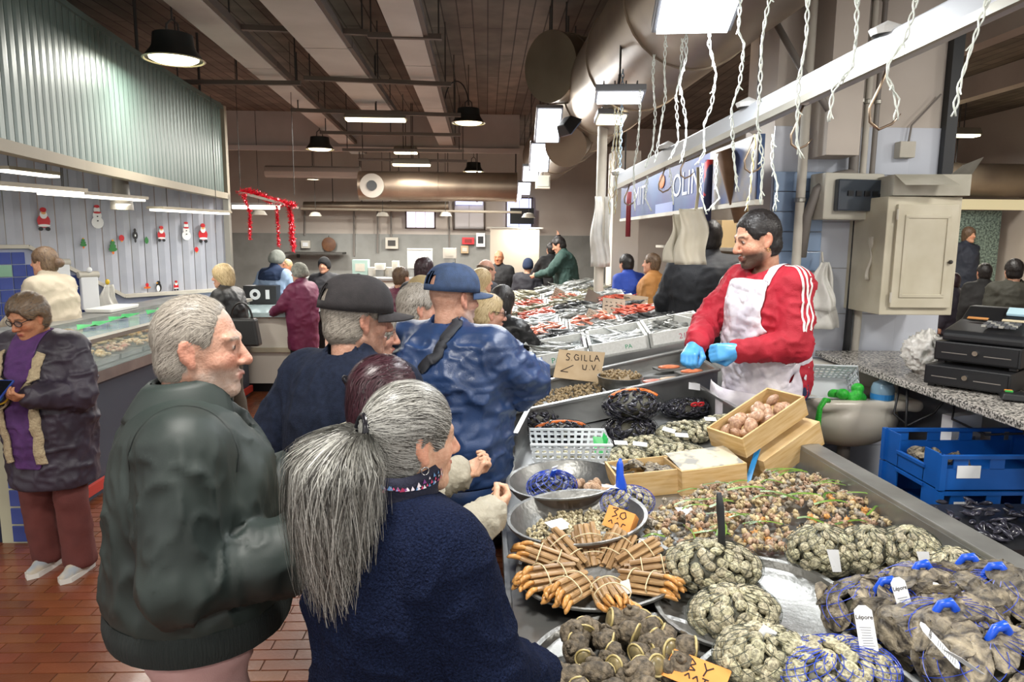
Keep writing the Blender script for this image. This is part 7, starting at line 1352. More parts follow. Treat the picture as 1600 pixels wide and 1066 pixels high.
# ------------------------------------------------------------------ people close to the camera
def place(px, py, Y, fz=0., hair=.012):
    c = atY(px, py, Y); return (c.x, Y, fz), c.z - fz - hair
M_navy_fleece = mat('navy_fleece', '#10162a', '#1c2540', rough=1., scale=260, bump=1.2, bscale=190, spec=.1)
M_green_jacket = mat('green_jacket', '#1f2826', '#27312e', rough=.58, scale=6, bump=.04, bscale=300, spec=.5)
M_rib_dark = mat('rib_knit', '#1c2322', rough=.9, bump=.6, bscale=200, stretch=(1, 1, .05))
M_navy_knit = mat('navy_knit', '#161c2b', '#1d2436', rough=.95, scale=60, bump=.3, bscale=300, spec=.2)
M_blue_nylon = mat('blue_nylon', '#22365a', '#2b426c', rough=.36, scale=5, bump=.15, bscale=250)
M_black_cap = mat('black_cap', '#211e20', '#2a2628', rough=.85, scale=40, bump=.3, bscale=400)
M_blue_cap = mat('blue_cap', '#2b3c58', '#34486a', rough=.8, scale=30, bump=.3, bscale=400)
M_grey_hair = mat('grey_hair', '#55544f', '#8d8c86', rough=.5, scale=130, stretch=(1, 1, .12), bump=.5, bscale=200)
M_white_hair = mat('white_hair', '#6e675f', '#979085', rough=.5, scale=130, stretch=(1, 1, .12), bump=.4, bscale=160)
M_dark_hair = mat('dark_hair', '#1e1416', '#38222a', rough=.38, scale=130, stretch=(1, 1, .12), bump=.4, bscale=150)
M_black_hair = mat('black_hair', '#171414', '#2a2523', rough=.45, scale=130, stretch=(1, 1, .12), bump=.4, bscale=150)
M_blond_hair = mat('blond_hair', '#a08a62', '#c4ad84', rough=.5, scale=130, stretch=(1, 1, .12), bump=.4, bscale=150)
M_brown_hair = mat('brown_hair', '#4a382a', '#6b5442', rough=.5, scale=130, stretch=(1, 1, .12), bump=.4, bscale=150)
M_str = {'lg': mat('strand_light_grey', '#b9b8b2', rough=.4), 'mg': mat('strand_grey', '#74726c', rough=.4), 'dk': mat('strand_dark', '#3a3734', rough=.4),
         'w': mat('strand_white', '#aba398', rough=.45), 'br': mat('strand_auburn', '#43262e', rough=.35), 'bl': mat('strand_blond', '#cdb88e', rough=.45), 'bk': mat('strand_black', '#262120', rough=.4), 'bn': mat('strand_brown', '#7d664e', rough=.45)}
M_black_trs = mat('black_trousers', '#14161c', rough=.85, bump=.2, bscale=200)
M_pink_trs = mat('pink_trousers', '#b58f8c', '#bd9996', rough=.85, scale=8, bump=.2, bscale=300)
M_shoe_blk = mat('black_leather', '#151415', rough=.4)
M_gold = mat('gold', '#c9a25a', rough=.25, metal=1.)
M_silver = mat('silver', '#c8c8c8', rough=.25, metal=1.)
# 1 -- old man in the green jacket
loc, H = place(284, 453, 1.72)
P1 = Person('elderly man in dark green jacket and pink trousers, nearest on the left', loc, -70, H, 1.0, 'pink', head=(-14, 2, 0), q=2, hands=True, belly=.015, hs=1.0,
            armR=((.075, -.03, -.28), (-.05, .25, .0)), armL=((.08, .02, -.27), (-.1, .22, .03)), beard=('#b9aca2', .62), brow='#8f8378', scalp='#a89c90', curl=(.8, .9))
P1.hair(M_white_hair, .0045, 'receding', 5000, M_str['w'], flow=lambda x: (0, np.where(x[1] > -.08, -1, -.2), np.where((x[1] > 0) & (x[2] > .06), .15, -.75)), length=.035, width=.0013, lift=.004, amp=.003)
P1.jacket(M_green_jacket, .034, .965, wr=(.014, 6), collar='stand', flare=.02, sl=.012, puff=.012, open_=.07, seed=4, neck=1.47, aniso=(1.2, 1.2, .6))
P1.jo['label'] = 'dark green jacket with a turned-up collar'
P1.trousers(M_pink_trs, .03, top=1.03, label='pink cotton trousers'); P1.shoes(M_shoe_blk)
def hemband(P, m, z0, z1, grow=.004, name='hem_band'):
    V, Q = P.jv; S = []; n = 48; cz = (z0 + z1) / 2 * P.s
    for zz in np.linspace(z0, z1, 5) * P.s:
        sel = V[np.abs(V[:, 2] - max(zz, V[:, 2].min() + .03)) < .02]; c = sel[:, :2].mean(0) if len(sel) else np.zeros(2); sel = sel[np.linalg.norm(sel[:, :2] - c, axis=1) < .34]
        an = np.arctan2(sel[:, 1] - c[1], sel[:, 0] - c[0]); rr = np.linalg.norm(sel[:, :2] - c, axis=1); row = []
        for k in range(n):
            a = -pi + 2 * pi * k / n; dd = np.abs((an - a + pi) % (2 * pi) - pi); r = rr[dd < .2]; row.append((a, np.median(r) if len(r) else .2, c, zz))
        S.append(row)
    mb = MB(); V2 = [(c[0] + (r + grow * sin(pi * i / 4)) * cos(a), c[1] + (r + grow * sin(pi * i / 4)) * sin(a), zz) for i, row in enumerate(S) for (a, r, c, zz) in row]
    mb.add(V2, [(i * n + k, i * n + (k + 1) % n, (i + 1) * n + (k + 1) % n, (i + 1) * n + k) for i in range(4) for k in range(n)])
    return mb.build(name, m, P.o, smooth='all')
hemband(P1, M_rib_dark, .905, .98, .006)
M_check = mat('check_shirt', '#d8dbe2', '#46506a', rough=.8, scale=160, cramp=(.48, .52))
u = P1.up
sc_ = MB(); sc_.lathe([(.062, 0), (.066, .035), (.06, .04)], 24, sx=1, sy=1.1); sc_.build('shirt_collar', M_check, P1.o, loc=u((0, .012, 1.468)), smooth=True, label='checked shirt collar')
rs = P1.J['sR']; P1.ribbon('sleeve_seam', [rs + np.array([-.02 + .01 * sin(a), .105 * sin(a), .085 * cos(a)]) for a in np.linspace(-2.2, 2.4, 14)], .006, M_rib_dark, .0015)
def collar_flap(P, m, r0=.078, r1=.125, z0=1.545, z1=1.445, a0=150, name='collar'):
    def f(u_, v):
        a = RAD(-90 - a0 + 2 * a0 * u_); r = r0 + (r1 - r0) * v ** .7; return tuple(P.up((r * cos(a), r * 1.12 * sin(a) - .012 + .012 * (1 - v), z0 + (z1 - z0) * v + .01 * sin(a) * (1 - v))))
    o = MB().grid(f, 30, 6).build(name, m, P.o, smooth='all'); md = o.modifiers.new('solid', 'SOLIDIFY'); md.thickness = .007; return o
collar_flap(P1, M_green_jacket); collar_flap(P1, M_rib_dark, .07, .08, 1.545, 1.47, 150, 'collar_lining')
# 2 -- woman with the long grey ponytail
loc, H = place(620, 592, 1.40)
P2 = Person('woman with long grey ponytail, patterned scarf and navy fleece, nearest the camera', loc, -48, H, 1.0, 'pale', head=(-14, 4, 0), female=True, q=2, hs=1.02, scalp='#6b6963', brow='#5a5048',
            armR=((.075, .05, -.26), (-.04, .2, -.13)), armL=((.05, .05, -.26), (-.04, .2, -.10)))
def fl2(x): return (-x[0] * 2.5, -1.2, .25 - x[2] * 3.5 + np.where(x[1] > 0, .2, -.1))
P2.hair(M_grey_hair, .011, 'tied', 4200, M_str['lg'], flow=fl2, length=.075, width=.0013, lift=.004, amp=.003)
V_, Q_ = P2.hv; ho = P2.o.children[-1]
P2.strands(ho, V_, Q_, 2300, M_str['dk'], fl2, .07, .0016, .003, 9); P2.strands(ho, V_, Q_, 2000, M_str['mg'], fl2, .07, .0018, .0035, 11)
P2.jacket(M_navy_fleece, .036, .62, name='fleece_jacket', wr=(.012, 6), collar='hood', flare=.005, sl=.016, seed=8, lower=None, h=.008, label='navy teddy fleece with thick collar folds')
collar_flap(P2, M_navy_fleece, .112, .16, 1.45, 1.39, 160); P2.trousers(M_black_trs, .02); P2.shoes(M_shoe_blk)
def ponytail(P, root, length, wid, back, n, mats, seed=2, drop=(0, -1.0)):
    rg = np.random.RandomState(seed); T = link('ponytail', None, None, P.o); groups = {}
    root = np.array(root)
    core = MB(); pr = []
    def spine(t):
        x = root.copy(); f = P.Rh @ np.array([0, -1., 0]); f[2] = 0; f /= np.linalg.norm(f)
        x = x + f * back * (1 - math.exp(-5 * t)) * (1 - .45 * t) + np.array([0, 0, .02 * sin(min(t * 5, pi)) - length * max(0, t - .04) ** 1.05]); return x
    f = P.Rh @ np.array([0, -1., 0]); f[2] = 0; f /= np.linalg.norm(f); sd = np.cross(f, [0, 0, 1.])
    def wd(t): return wid * (.22 + 1.0 * min(1, t * 4.2) ** .8 - .28 * max(0, t - .55) / .45)
    def dp(t): return wd(t) * .62
    core.add([tuple(spine(t) + sd * wd(t) * .82 * cos(a) + f * dp(t) * .8 * sin(a)) for t in np.linspace(0, .9, 18) for a in np.linspace(0, 2 * pi, 21)[:-1]],
             [(i * 20 + k, i * 20 + (k + 1) % 20, (i + 1) * 20 + (k + 1) % 20, (i + 1) * 20 + k) for i in range(17) for k in range(20)] + [tuple(range(17 * 20, 18 * 20))])
    c0 = core.build('hair_core', mats[0][1], T, smooth='all')
    tt = np.linspace(0, 1.02, 52); SP = np.array([spine(t) for t in tt]); WD = np.array([wd(t) for t in tt])
    for mi, m_ in enumerate(mats):
        k_ = int(n * m_[2]); a = rg.uniform(0, 2 * pi, k_); r = np.where(rg.rand(k_) < .93, rg.uniform(.8, 1.1, k_), rg.uniform(1.1, 1.3, k_)); t0 = np.where(rg.rand(k_) < .7, 0, rg.uniform(0, .5, k_)); t1 = np.minimum(1.02, t0 + rg.uniform(.45, 1., k_))
        wob = rg.normal(0, .1, k_); ph = rg.uniform(0, 6, k_); wv = m_[3] * rg.uniform(.7, 1.3, k_)[:, None]; tw = rg.normal(0, .35, k_); fz = rg.normal(0, .006, (k_, 3)); C = []; nn = sd * np.cos(a)[:, None] + f * np.sin(a)[:, None]
        for k in range(12):
            t = t0 + (t1 - t0) * k / 11; aa = a + tw * t + .12 * np.sin(7 * t + ph); rr = r + wob * t * np.sin(5 * t + ph); w_ = np.interp(t, tt, WD)
            C.append(np.stack([np.interp(t, tt, SP[:, c]) for c in range(3)], 1) + sd * (w_ * rr * np.cos(aa))[:, None] + f * (w_ * .62 * rr * np.sin(aa))[:, None] + fz * t[:, None] * 2)
        vs, fs = strips(C, [nn] * 12, wv); o = link('hair_strands', mesh_np('hair_strands', vs, fs), m_[1], T); o['kind'] = 'stuff'
    return T
pt = ponytail(P2, P2.hp((0, -.125, .03)), .345, .10, .085, 5200, [('c', M_grey_hair, .26, .0021), ('l', M_str['lg'], .34, .0012), ('m', M_str['mg'], .26, .0018), ('d', M_str['dk'], .14, .0018)])
pt['label'] = 'long loose grey ponytail'
cl = MB(); cl.tube([P2.hp((.028 * cos(a), -.122 + .004 * sin(a), .03 + .034 * sin(a))) for a in np.linspace(0, 2 * pi, 17)[:-1]], .009, 8, closed=True); cl.build('hair_clip', mat('clip_black', '#15141a', rough=.25), P2.o, smooth='all')
er = MB(); er.tube([P2.hp((.084, .0 + .009 * cos(a), -.05 + .009 * sin(a))) for a in np.linspace(0, 2 * pi, 15)[:-1]], .0016, 6, closed=True); er.build('earring', M_silver, P2.o, smooth='all')
# scarf: printed with coloured triangles
sf = MB(); rings = []
def scarf(P, m, r0, r1, z0, z1, name, n=40, rows=10, ph=0., cz=.02):
    V = []
    for i in range(rows + 1):
        v = i / rows; rr = r0 + (r1 - r0) * v + .006 * sin(9 * v)
        for k in range(n):
            a = 2 * pi * k / n; r_ = rr * (1 + .03 * sin(3 * a + 5 * v + ph)); V.append(tuple(P.up((r_ * cos(a), cz * v + r_ * 1.08 * sin(a) - .01, z0 + (z1 - z0) * v + .008 * sin(2 * a + 6 * v + ph)))))
    mb = MB().add(V, [(i * n + k, i * n + (k + 1) % n, (i + 1) * n + (k + 1) % n, (i + 1) * n + k) for i in range(rows) for k in range(n)])
    o = mb.build(name, m, P.o, smooth='all'); md = o.modifiers.new('solid', 'SOLIDIFY'); md.thickness = .006; return o
M_scarf = mat('scarf_print', '#1b1d30', rough=.9, bump=.3, bscale=200)
so = scarf(P2, M_scarf, .108, .082, 1.435, 1.565, 'scarf'); so['label'] = 'scarf printed with pink and blue triangles'
tri = {c: MB() for c in ('#c2436a', '#5d86b4', '#d9cfd8', '#7a3c7c')}; V_s = [Vector(v) for v in P2.o.children[-1].data.vertices[0].co[:0]] if False else None
sb = BVHTree.FromPolygons([v.co[:] for v in so.data.vertices], [f.vertices[:] for f in so.data.polygons]); rg = np.random.RandomState(5)
for i in range(12):
    for k in range(46):
        a = 2 * pi * (k + .5 * (i % 2)) / 46; z = 1.44 + .0102 * i; hit = sb.find_nearest(P2.up((.16 * cos(a), .16 * sin(a), z)))
        if hit[0] is None: continue
        nn = hit[1] if hit[1].dot(Vector((cos(a), sin(a), 0))) > 0 else -hit[1]; x = Vector((-sin(a), cos(a), 0)); y = nn.cross(x); c = hit[0] + nn * .0025; s_ = .0048 * rg.uniform(.6, 1.1); ky = list(tri)[rg.choice(4, p=[.36, .3, .22, .12])]
        tri[ky].add([c + (-x) * s_ - y * s_ * .8, c + x * s_ - y * s_ * .8, c + y * s_], [(0, 1, 2)])
for ky, mb in tri.items():
    o = mb.build('scarf_print', mat('print_' + ky, ky, rough=.9), so); o['kind'] = 'stuff'
# 3 -- dark-haired woman in front of her
loc, H = place(583, 553, 1.93)
P3 = Person('short woman with dark auburn hair and quilted beige coat, hands clasped', loc, -55, H, 1.0, 'pale', head=(-5, 6, 0), female=True, q=2, hands=True, scalp='#241719',
            armR=((.09, .09, -.24), (-.06, .24, .055)), armL=((.03, .16, -.22), (-.1, .235, .08)), curl=(.95, 1.0), palm=((.6, 0, .8), (-.75, 0, .45)))
P3.hair(M_dark_hair, .02, 'bob', 3400, M_str['br'], flow=lambda x: (x[0] * 3, np.where(x[2] > .06, -1, -.2), np.where(x[2] > .08, -.3, -1.)), length=.07, width=.0022, lift=.005, amp=.004)
M_quilt = mat('beige_quilt', '#9a9484', '#a8a292', rough=.7, scale=12, bump=.6, bscale=45)
P3.jacket(M_quilt, .04, .75, name='quilted_coat', wr=(.012, 16), collar='roll', seed=12, sl=.0, label='beige quilted coat')
P3.trousers(M_black_trs); P3.shoes(M_shoe_blk)
scarf(P3, mat('pink_scarf', '#a8324a', '#c24a62', rough=.95, scale=40, bump=.5, bscale=60), .1, .088, 1.43, 1.535, 'scarf')['label'] = 'pink knitted scarf'
cl = MB().ell((0, 0, 0), (.035, .012, .016), 12, 6); cl.build('hair_clip', mat('clip_black', '#15141a', rough=.2), P3.o, loc=P3.hp((-.02, -.118, .05)), rot=(0, .5, .4), smooth='all')
nl = MB()
o_ = P3
# 4 -- man in the black cap
loc, H = place(542, 421, 2.32, hair=.035)
P4 = Person('man in black baseball cap and navy zip fleece, seen from behind', loc, -32, H, 1.05, 'pink', head=(-28, 6, 0), q=2, hands=True, belly=.03, scalp='#8f8a80', brow='#8a8078', hs=1.03,
            armL=((.13, -.05, -.25), (.02, .05, -.25)), armR=((.05, .08, -.25), (-.12, .22, .02)), curl=(.45, .6))
P4.hair(M_white_hair, .012, 'short', 2600, M_str['w'], flow=lambda x: (0, -1, -.6), length=.05, width=.0016, lift=.004)
P4.capm(M_black_cap, M_black_cap, None, True, label='black baseball cap with adjuster gap at the back', size=1.06)
P4.jacket(M_navy_knit, .036, .80, name='fleece_jacket', wr=(.014, 5), collar='stand', flare=.015, sl=.008, seed=21, aniso=(1.2, 1.2, .6)); P4.trousers(mat('dark_navy_trousers', '#10131d', rough=.9, bump=.2, bscale=200)); P4.shoes(M_shoe_blk)
# 5 -- man in the blue cap
loc, H = place(700, 403, 2.9, hair=.035)
P5 = Person('man in blue baseball cap and shiny blue jacket reaching over the fish stall', loc, -26, H, 1.18, 'pink', head=(-26, 4, 0), q=2, belly=.04, scalp='#b98f7a', bald=True, hs=1.02, beard=('#c9bfb8', .45),
            armR=((.10, .12, -.14), (-.08, .24, .0)), armL=((.06, .08, -.26), (-.05, .2, -.05)))
P5.capm(M_blue_cap, M_blue_cap, None, True, label='blue baseball cap', size=1.03)
P5.jacket(M_blue_nylon, .046, .86, wr=(.022, 6), collar='stand', flare=.012, sl=.012, seed=31, aniso=(.8, .8, 1.5), label='shiny blue nylon jacket'); P5.trousers(M_black_trs); P5.shoes(M_shoe_blk)
hemband(P5, M_blue_nylon, .80, .865, .008)
u = P5.up
P5.ribbon('bag_strap', [u((.09, -.06, 1.58)), u((.07, -.2, 1.5)), u((.04, -.28, 1.44)), u((-.05, -.3, 1.36)), u((-.14, -.32, 1.22)), u((-.22, -.3, 1.06))], .045, mat('strap_black', '#23252c', rough=.7), .006, thick=.004)
# ------------------------------------------------------------------ the vendor
loc, H = place(1192, 324, 3.45, .2)
M_red = mat('red_track', '#a01628', '#b01c30', rough=.75, scale=8, bump=.2, bscale=200); M_navyt = mat('navy_track', '#1c2848', rough=.8, bump=.15, bscale=150); M_glove = mat('nitrile_glove', '#4a9ad8', '#5aa6e0', rough=.35, scale=20)
P7 = Person('fishmonger in red track jacket, white apron and blue gloves', (loc[0] + .07, loc[1], .2), 114, H, .95, 'fair', lean=5, head=(-16, 10, 0), q=2, hands=True, scalp='#2b2624', beard=('#2c231e', .9), brow='#2a211d', hs=1.05,
            armR=((.06, .13, -.2), (-.12, .19, -.1)), armL=((.06, .05, -.265), (-.13, .215, -.03)), curl=(.85, .9), palm=((.9, 0, -.3), (-.2, .2, -1.)))
P7.hair(M_black_hair, .005, 'short', 3600, M_str['bk'], flow=lambda x: (0, -1, -.25), length=.03, width=.0014, lift=.004)
P7.jacket(M_red, .024, .86, wr=(.016, 8), collar='hood', flare=.01, sl=.002, seed=41, label='red track jacket with white sleeve stripes'); P7.trousers(M_navyt, label='navy track trousers'); P7.shoes(M_shoe_blk)
def smooth_edge(W, q, it=14):
    e = np.sort(np.concatenate([q[:, [k, (k + 1) % 4]] for k in range(4)]), axis=1); ue, ct = np.unique(e, axis=0, return_counts=True); be = ue[ct == 1]
    for _ in range(it):
        A_ = np.zeros_like(W); n_ = np.zeros(len(W)); np.add.at(A_, be[:, 0], W[be[:, 1]]); np.add.at(A_, be[:, 1], W[be[:, 0]]); np.add.at(n_, be.ravel(), 1); b_ = n_ > 0; W[b_] = .4 * W[b_] + .6 * A_[b_] / n_[b_][:, None]
    return W
def apron(P, m):
    V, Q = P.jv; N = vnormals(V, Q); c = V[Q].mean(1); cn_ = N[Q].mean(1); s = P.s; z = c[:, 2] / s; x = c[:, 0]; y = c[:, 1]; wd = np.where(z > 1.22, .125, .125 + (1.22 - z) * .9); wd = np.minimum(wd, .30)
    ins = (np.abs(x) < wd) & (cn_[:, 1] > .05) & (z < 1.42) & (z > .86); sa = np.linalg.norm(c - P.J['eL'], axis=1) > .11; sb_ = np.linalg.norm(c - P.J['eR'], axis=1) > .11
    for nm in 'LR':
        for a, b_ in (('s', 'e'), ('e', 'w')):
            A_, B_ = P.J[a + nm], P.J[b_ + nm]; t = np.clip(((c - A_) @ (B_ - A_)) / ((B_ - A_) @ (B_ - A_)), 0, 1); ins &= np.linalg.norm(c - A_ - t[:, None] * (B_ - A_), axis=1) > .08
    q = Q[ins]; u_, inv = np.unique(q, return_inverse=True); W = V[u_] + N[u_] * .012; W = smooth_edge(rough_mesh(W, inv.reshape(-1, 4), .004, 16, 3), inv.reshape(-1, 4)); o = P.child('apron', W, inv.reshape(-1, 4), m); md = o.modifiers.new('solid', 'SOLIDIFY'); md.thickness = .003
    bt = MB().grid(lambda uu, v: tuple(np.array([(uu - .5) * .46 * (1 + .05 * v), (.185 * cos((uu - .5) * 2.2) + .012 * sin(14 * uu) * (v + .2) + .06), .90 - .42 * v]) * s), 26, 8).build('apron_skirt', m, o, smooth='all'); md = bt.modifiers.new('solid', 'SOLIDIFY'); md.thickness = .003; return o
M_apron = mat('apron_film', '#e3dde2', '#d3ccd6', rough=.35, scale=10, alpha=.94, bump=.4, bscale=25); apron(P7, M_apron)['label'] = 'thin white plastic apron'
def glove(P, nm, m):
    J, s = P.J, P.s; d = J['w' + nm] - J['e' + nm]; d /= np.linalg.norm(d); c = J['w' + nm] + d * .07 * s; S = Sdf(c - .17, c + .17, .006); P._hand(S, nm, d); S.cap(J['w' + nm] - d * .05, J['w' + nm], .036 * s, .031 * s, k=.01); S.F -= .0045; V, Q = S.nets(); V = relax(V, Q, 1); P.child('glove', V, Q, m)
glove(P7, 'L', M_glove); glove(P7, 'R', M_glove)
M_stripe = mat('white_stripe', '#e2dcd8', rough=.7)
for nm, sg in (('L', -1), ('R', 1)):
    sh, e = P7.J['s' + nm], P7.J['e' + nm]
    for k in (-1, 0, 1): off = np.array([sg * .1, .024 * k + .02, .03]); P7.ribbon('sleeve_stripe', [sh + np.array([-sg * .06, .024 * k + .0, .12]), sh + np.array([sg * .03, .024 * k + .01, .1]), sh * .7 + e * .3 + off, sh * .3 + e * .7 + off, e * .85 + sh * .15 + off], .011, M_stripe, .002)
er = MB(); er.tube([P7.hp((-.085, .0 + .007 * cos(a), -.045 + .008 * sin(a))) for a in np.linspace(0, 2 * pi, 13)[:-1]], .0016, 6, closed=True); er.build('earring', M_gold, P7.o, smooth='all')
P7.ribbon('apron_strap', [P7.up((-.10, .12, 1.40)), P7.up((-.1, .0, 1.5)), P7.up((-.05, -.12, 1.47))], .04, M_apron, .006); P7.ribbon('apron_tie', [P7.up((-.16, .1, 1.02)), P7.up((-.22, 0, 1.04)), P7.up((-.15, -.16, 1.06))], .02, M_apron, .006)
# ------------------------------------------------------------------ lady with the phone
loc, H = place(60, 451, 3.78)
P6 = Person('lady in dark purple hooded coat and glasses looking at her phone', loc, 174, H, 1.12, 'tan', head=(-10, 20, 0), female=True, q=2, hands=True, scalp='#3a322c', brow='#3a2e28', hs=1.0, stoop=.01, lean=2,
            armR=((.06, .05, -.25), (-.12, .215, .035)), armL=((.07, .05, -.25), (-.11, .215, .02)), curl=(.7, .6), palm=((.5, 0, .8), (-.5, 0, .8)))
P6.hair(mat('grey_brown_hair', '#3f362f', '#7d7264', rough=.5, scale=60, bump=.4, bscale=150), .022, 'short', 2600, M_str['bn'], flow=lambda x: (x[0] * 4, -1, np.where(x[2] > .07, .1, -.8)), length=.05, width=.0022, lift=.006)
M_coat = mat('dark_plum_coat', '#2c2630', '#352d3a', rough=.5, scale=6, bump=.15, bscale=200); P6.jacket(M_coat, .045, .58, name='coat', wr=(.018, 6), collar=None, flare=.03, sl=.012, seed=51, label='dark plum coat with beige fleece lining'); P6.trousers(mat('brick_trousers', '#5c2d29', '#66332e', rough=.85, scale=10, bump=.2, bscale=200), wide=.02, label='brick red trousers'); P6.shoes(mat('grey_trainer', '#9aa0a6', '#c4b49a', rough=.7, scale=14), mat('sole_white', '#d8d4cc', rough=.6))
P6.glasses(mat('dark_frame', '#2a2224', rough=.3))
def front_patch(P, name, m, fn, off=.01, label=None, rough=0.):
    V, Q = P.jv; N = vnormals(V, Q); c = V[Q].mean(1); cn_ = N[Q].mean(1); ins = fn(c[:, 0] / P.s, c[:, 1] / P.s, c[:, 2] / P.s, cn_)
    for nm in 'LR':
        for a, b_ in (('e', 'w'),):
            A_, B_ = P.J[a + nm], P.J[b_ + nm]; t = np.clip(((c - A_) @ (B_ - A_)) / ((B_ - A_) @ (B_ - A_)), 0, 1); ins &= np.linalg.norm(c - A_ - t[:, None] * (B_ - A_), axis=1) > .1
    q = Q[ins]; u_, inv = np.unique(q, return_inverse=True); W = smooth_edge(V[u_] + N[u_] * off, inv.reshape(-1, 4), 8)
    o = P.child(name, W, inv.reshape(-1, 4), m, label); md = o.modifiers.new('solid', 'SOLIDIFY'); md.thickness = .004; return o
front_patch(P6, 'sweater', mat('purple_sweater', '#4a2a5c', '#552f68', rough=.85, scale=20, bump=.3, bscale=200), lambda x, y, z, n: (np.abs(x) < .085) & (n[:, 1] > .1) & (z > .72), .006, 'purple sweater with a round emblem')
M_fl = mat('beige_fleece', '#b9a888', '#a8977a', rough=1., scale=60, bump=.8, bscale=120)
for g in (-1, 1): P6.ribbon('coat_lining', [P6.up((g * .12, .16, 1.42)), P6.up((g * .1, .22, 1.25)), P6.up((g * .1, .24, 1.05)), np.array([g * .1, .24, .76]) * P6.s], .045, M_fl, .012, thick=.01)
S = Sdf(P6.up((-.25, -.3, 1.3)), P6.up((.25, .2, 1.62)), .011)
for i in range(15): a = pi * (-.18 + 1.36 * i / 14); S.ell(P6.up((.135 * cos(a), -.04 - .1 * sin(a), 1.44 + .012 * sin(a))), np.array([.05, .05, .05]) * P6.s, .03)
V, Q = S.nets(); V = rough_mesh(relax(V, Q, 2), Q, .006, 18, 4); P6.child('hood', V, Q, M_fl, 'beige fleece hood lining')
em = MB(); c = P6.jb.find_nearest(Vector(P6.up((.0, .4, 1.2)))); n = c[1]; R_ = lookrot(n, (1, 0, 0))
for r, col, z in ((.062, '#c9a62c', .012), (.052, '#1d2138', .014), (.04, '#2f6a9a', .016)): MB().lathe([(0, 0), (r, 0)], 24).build('emblem', mat('emblem' + col, col, rough=.6), P6.o, c[0] + n * z, R_.to_euler())
for (x, y, w_, h_, col) in ((0, .006, .05, .008, '#e6e0dc'), (.012, -.012, .012, .03, '#b83a50')): MB().box((x, y, 0), (w_, h_, .001), Matrix.Rotation(-.5, 3, 'Z')).build('emblem_mark', mat('emblem' + col, col, rough=.6), P6.o, c[0] + n * .018, R_.to_euler())
ph = (P6.J['wL'] + P6.J['wR']) / 2 + np.array([0, .095, .035]); pm_ = Matrix.Translation(P6.o.location) @ Matrix.Rotation(RAD(174), 4, 'Z') @ Vector(ph); t = thing('phone', 'blue-cased phone held by the lady in the plum coat', 'phone', pm_, rot=(RAD(-35), 0, RAD(174))); MB().box((0, 0, 0), (.078, .16, .011)).build('case', mat('phone_blue', '#24408c', rough=.4), t, bevel=.003); MB().box((0, 0, .006), (.068, .145, .002)).build('screen', mat('screen_dark', '#10131a', rough=.1), t)
# ------------------------------------------------------------------ others
HM = {'blond': (M_blond_hair, 'bl'), 'grey': (M_white_hair, 'w'), 'dark': (M_dark_hair, 'br'), 'black': (M_black_hair, 'bk'), 'brown': (M_brown_hair, 'bn')}
def quick(lab, px, py, Y, face, jm, hair=('short', 'brown'), fz=0., q=1, head=(0, 0, 0), female=False, build=1., hem=.75, trs=None, collar='roll', skin='fair', arms=None, beanie=None, t=.032, wr=(.013, 7), sh=None, jn='coat', strands=0, beard=None, glasses=False, lean=0, dx=0., seed=None, curl=(.6, .6), apr=None, H=None):
    loc, H_ = place(px, py, Y, fz, .02); H_ = H or H_; aL, aR = arms or (None, None); P = Person(lab, (loc[0] + dx, loc[1], fz), face, H_, build, skin, lean, head, aL, aR, female, q, scalp=lin and {'blond': '#8f7a56', 'grey': '#9a948a', 'dark': '#241719', 'black': '#1b1716', 'brown': '#44352a', None: None}[hair[1]] if hair else None, beard=beard, bald=(hair is None or hair[0] == 'fringe'), curl=curl)
    if hair: m_, sm_ = HM[hair[1]]; P.hair(m_, .02 if hair[0] == 'bob' else .012, hair[0], strands or (800 if q else 0), M_str[sm_], length=.05, width=.003, lift=.005)
    if beanie: P.hair(beanie, .02, 'hat', name='beanie', amp=.002)
    P.jacket(jm, t, hem, name=jn, wr=wr, collar=collar, flare=.02, seed=seed or int(px)); P.trousers(trs or M_black_trs); P.shoes(sh or M_shoe_blk)
    if glasses: P.glasses(mat('dark_frame', '#2a2224', rough=.3))
    return P
J = lambda n, c, r=.75, **k: mat('cloth_' + n, c, rough=r, bump=.2, bscale=150, **k)
fwd = ((.06, .1, -.24), (-.06, .23, .02)); fwdd = ((.05, .08, -.25), (-.05, .22, -.06))
quick('elderly woman with a wrinkled face beside the man in the black cap', 566, 484, 2.78, -75, J('brown', '#4a4038'), ('bob', 'grey'), female=True, skin='pink', q=2, head=(-10, 8, 0), H=1.6)
quick('blond woman in beige coat behind the man in the blue cap', 642, 436, 3.5, -62, mat('cloth_beige', '#9a917a', '#a89f88', rough=.6, scale=8, bump=.2, bscale=150), ('short', 'grey'), female=True, skin='pink', q=2, head=(-10, 5, 0), collar='stand', strands=1800)
Pg = quick('woman with round glasses and brown scarf at the fish stall', 756, 453, 4.15, -72, J('black', '#17171a'), ('short', 'blond'), female=True, skin='pink', q=2, head=(-8, 8, 0), glasses=True, strands=1800); scarf(Pg, mat('brown_scarf', '#7a5a2e', '#94733f', rough=.95, scale=60, bump=.6, bscale=80), .12, .09, 1.40, 1.52, 'scarf')
quick('woman with black hair in black padded jacket at the fish stall', 783, 442, 4.95, -35, mat('black_puffer', '#141416', rough=.4, bump=.3, bscale=40), ('bob', 'black'), female=True, q=1, wr=(.016, 11), arms=(None, ((.1, .14, -.2), (-.02, .24, .03))))
quick('bald man standing behind the glasses woman', 757, 402, 7.6, -60, J('dgrey', '#3a3a40'), ('fringe', 'brown'), skin='pink', q=1); quick('small blond woman in front of the bald man', 749, 416, 6.6, -70, J('cream', '#a89a80'), ('bob', 'blond'), female=True, q=1)
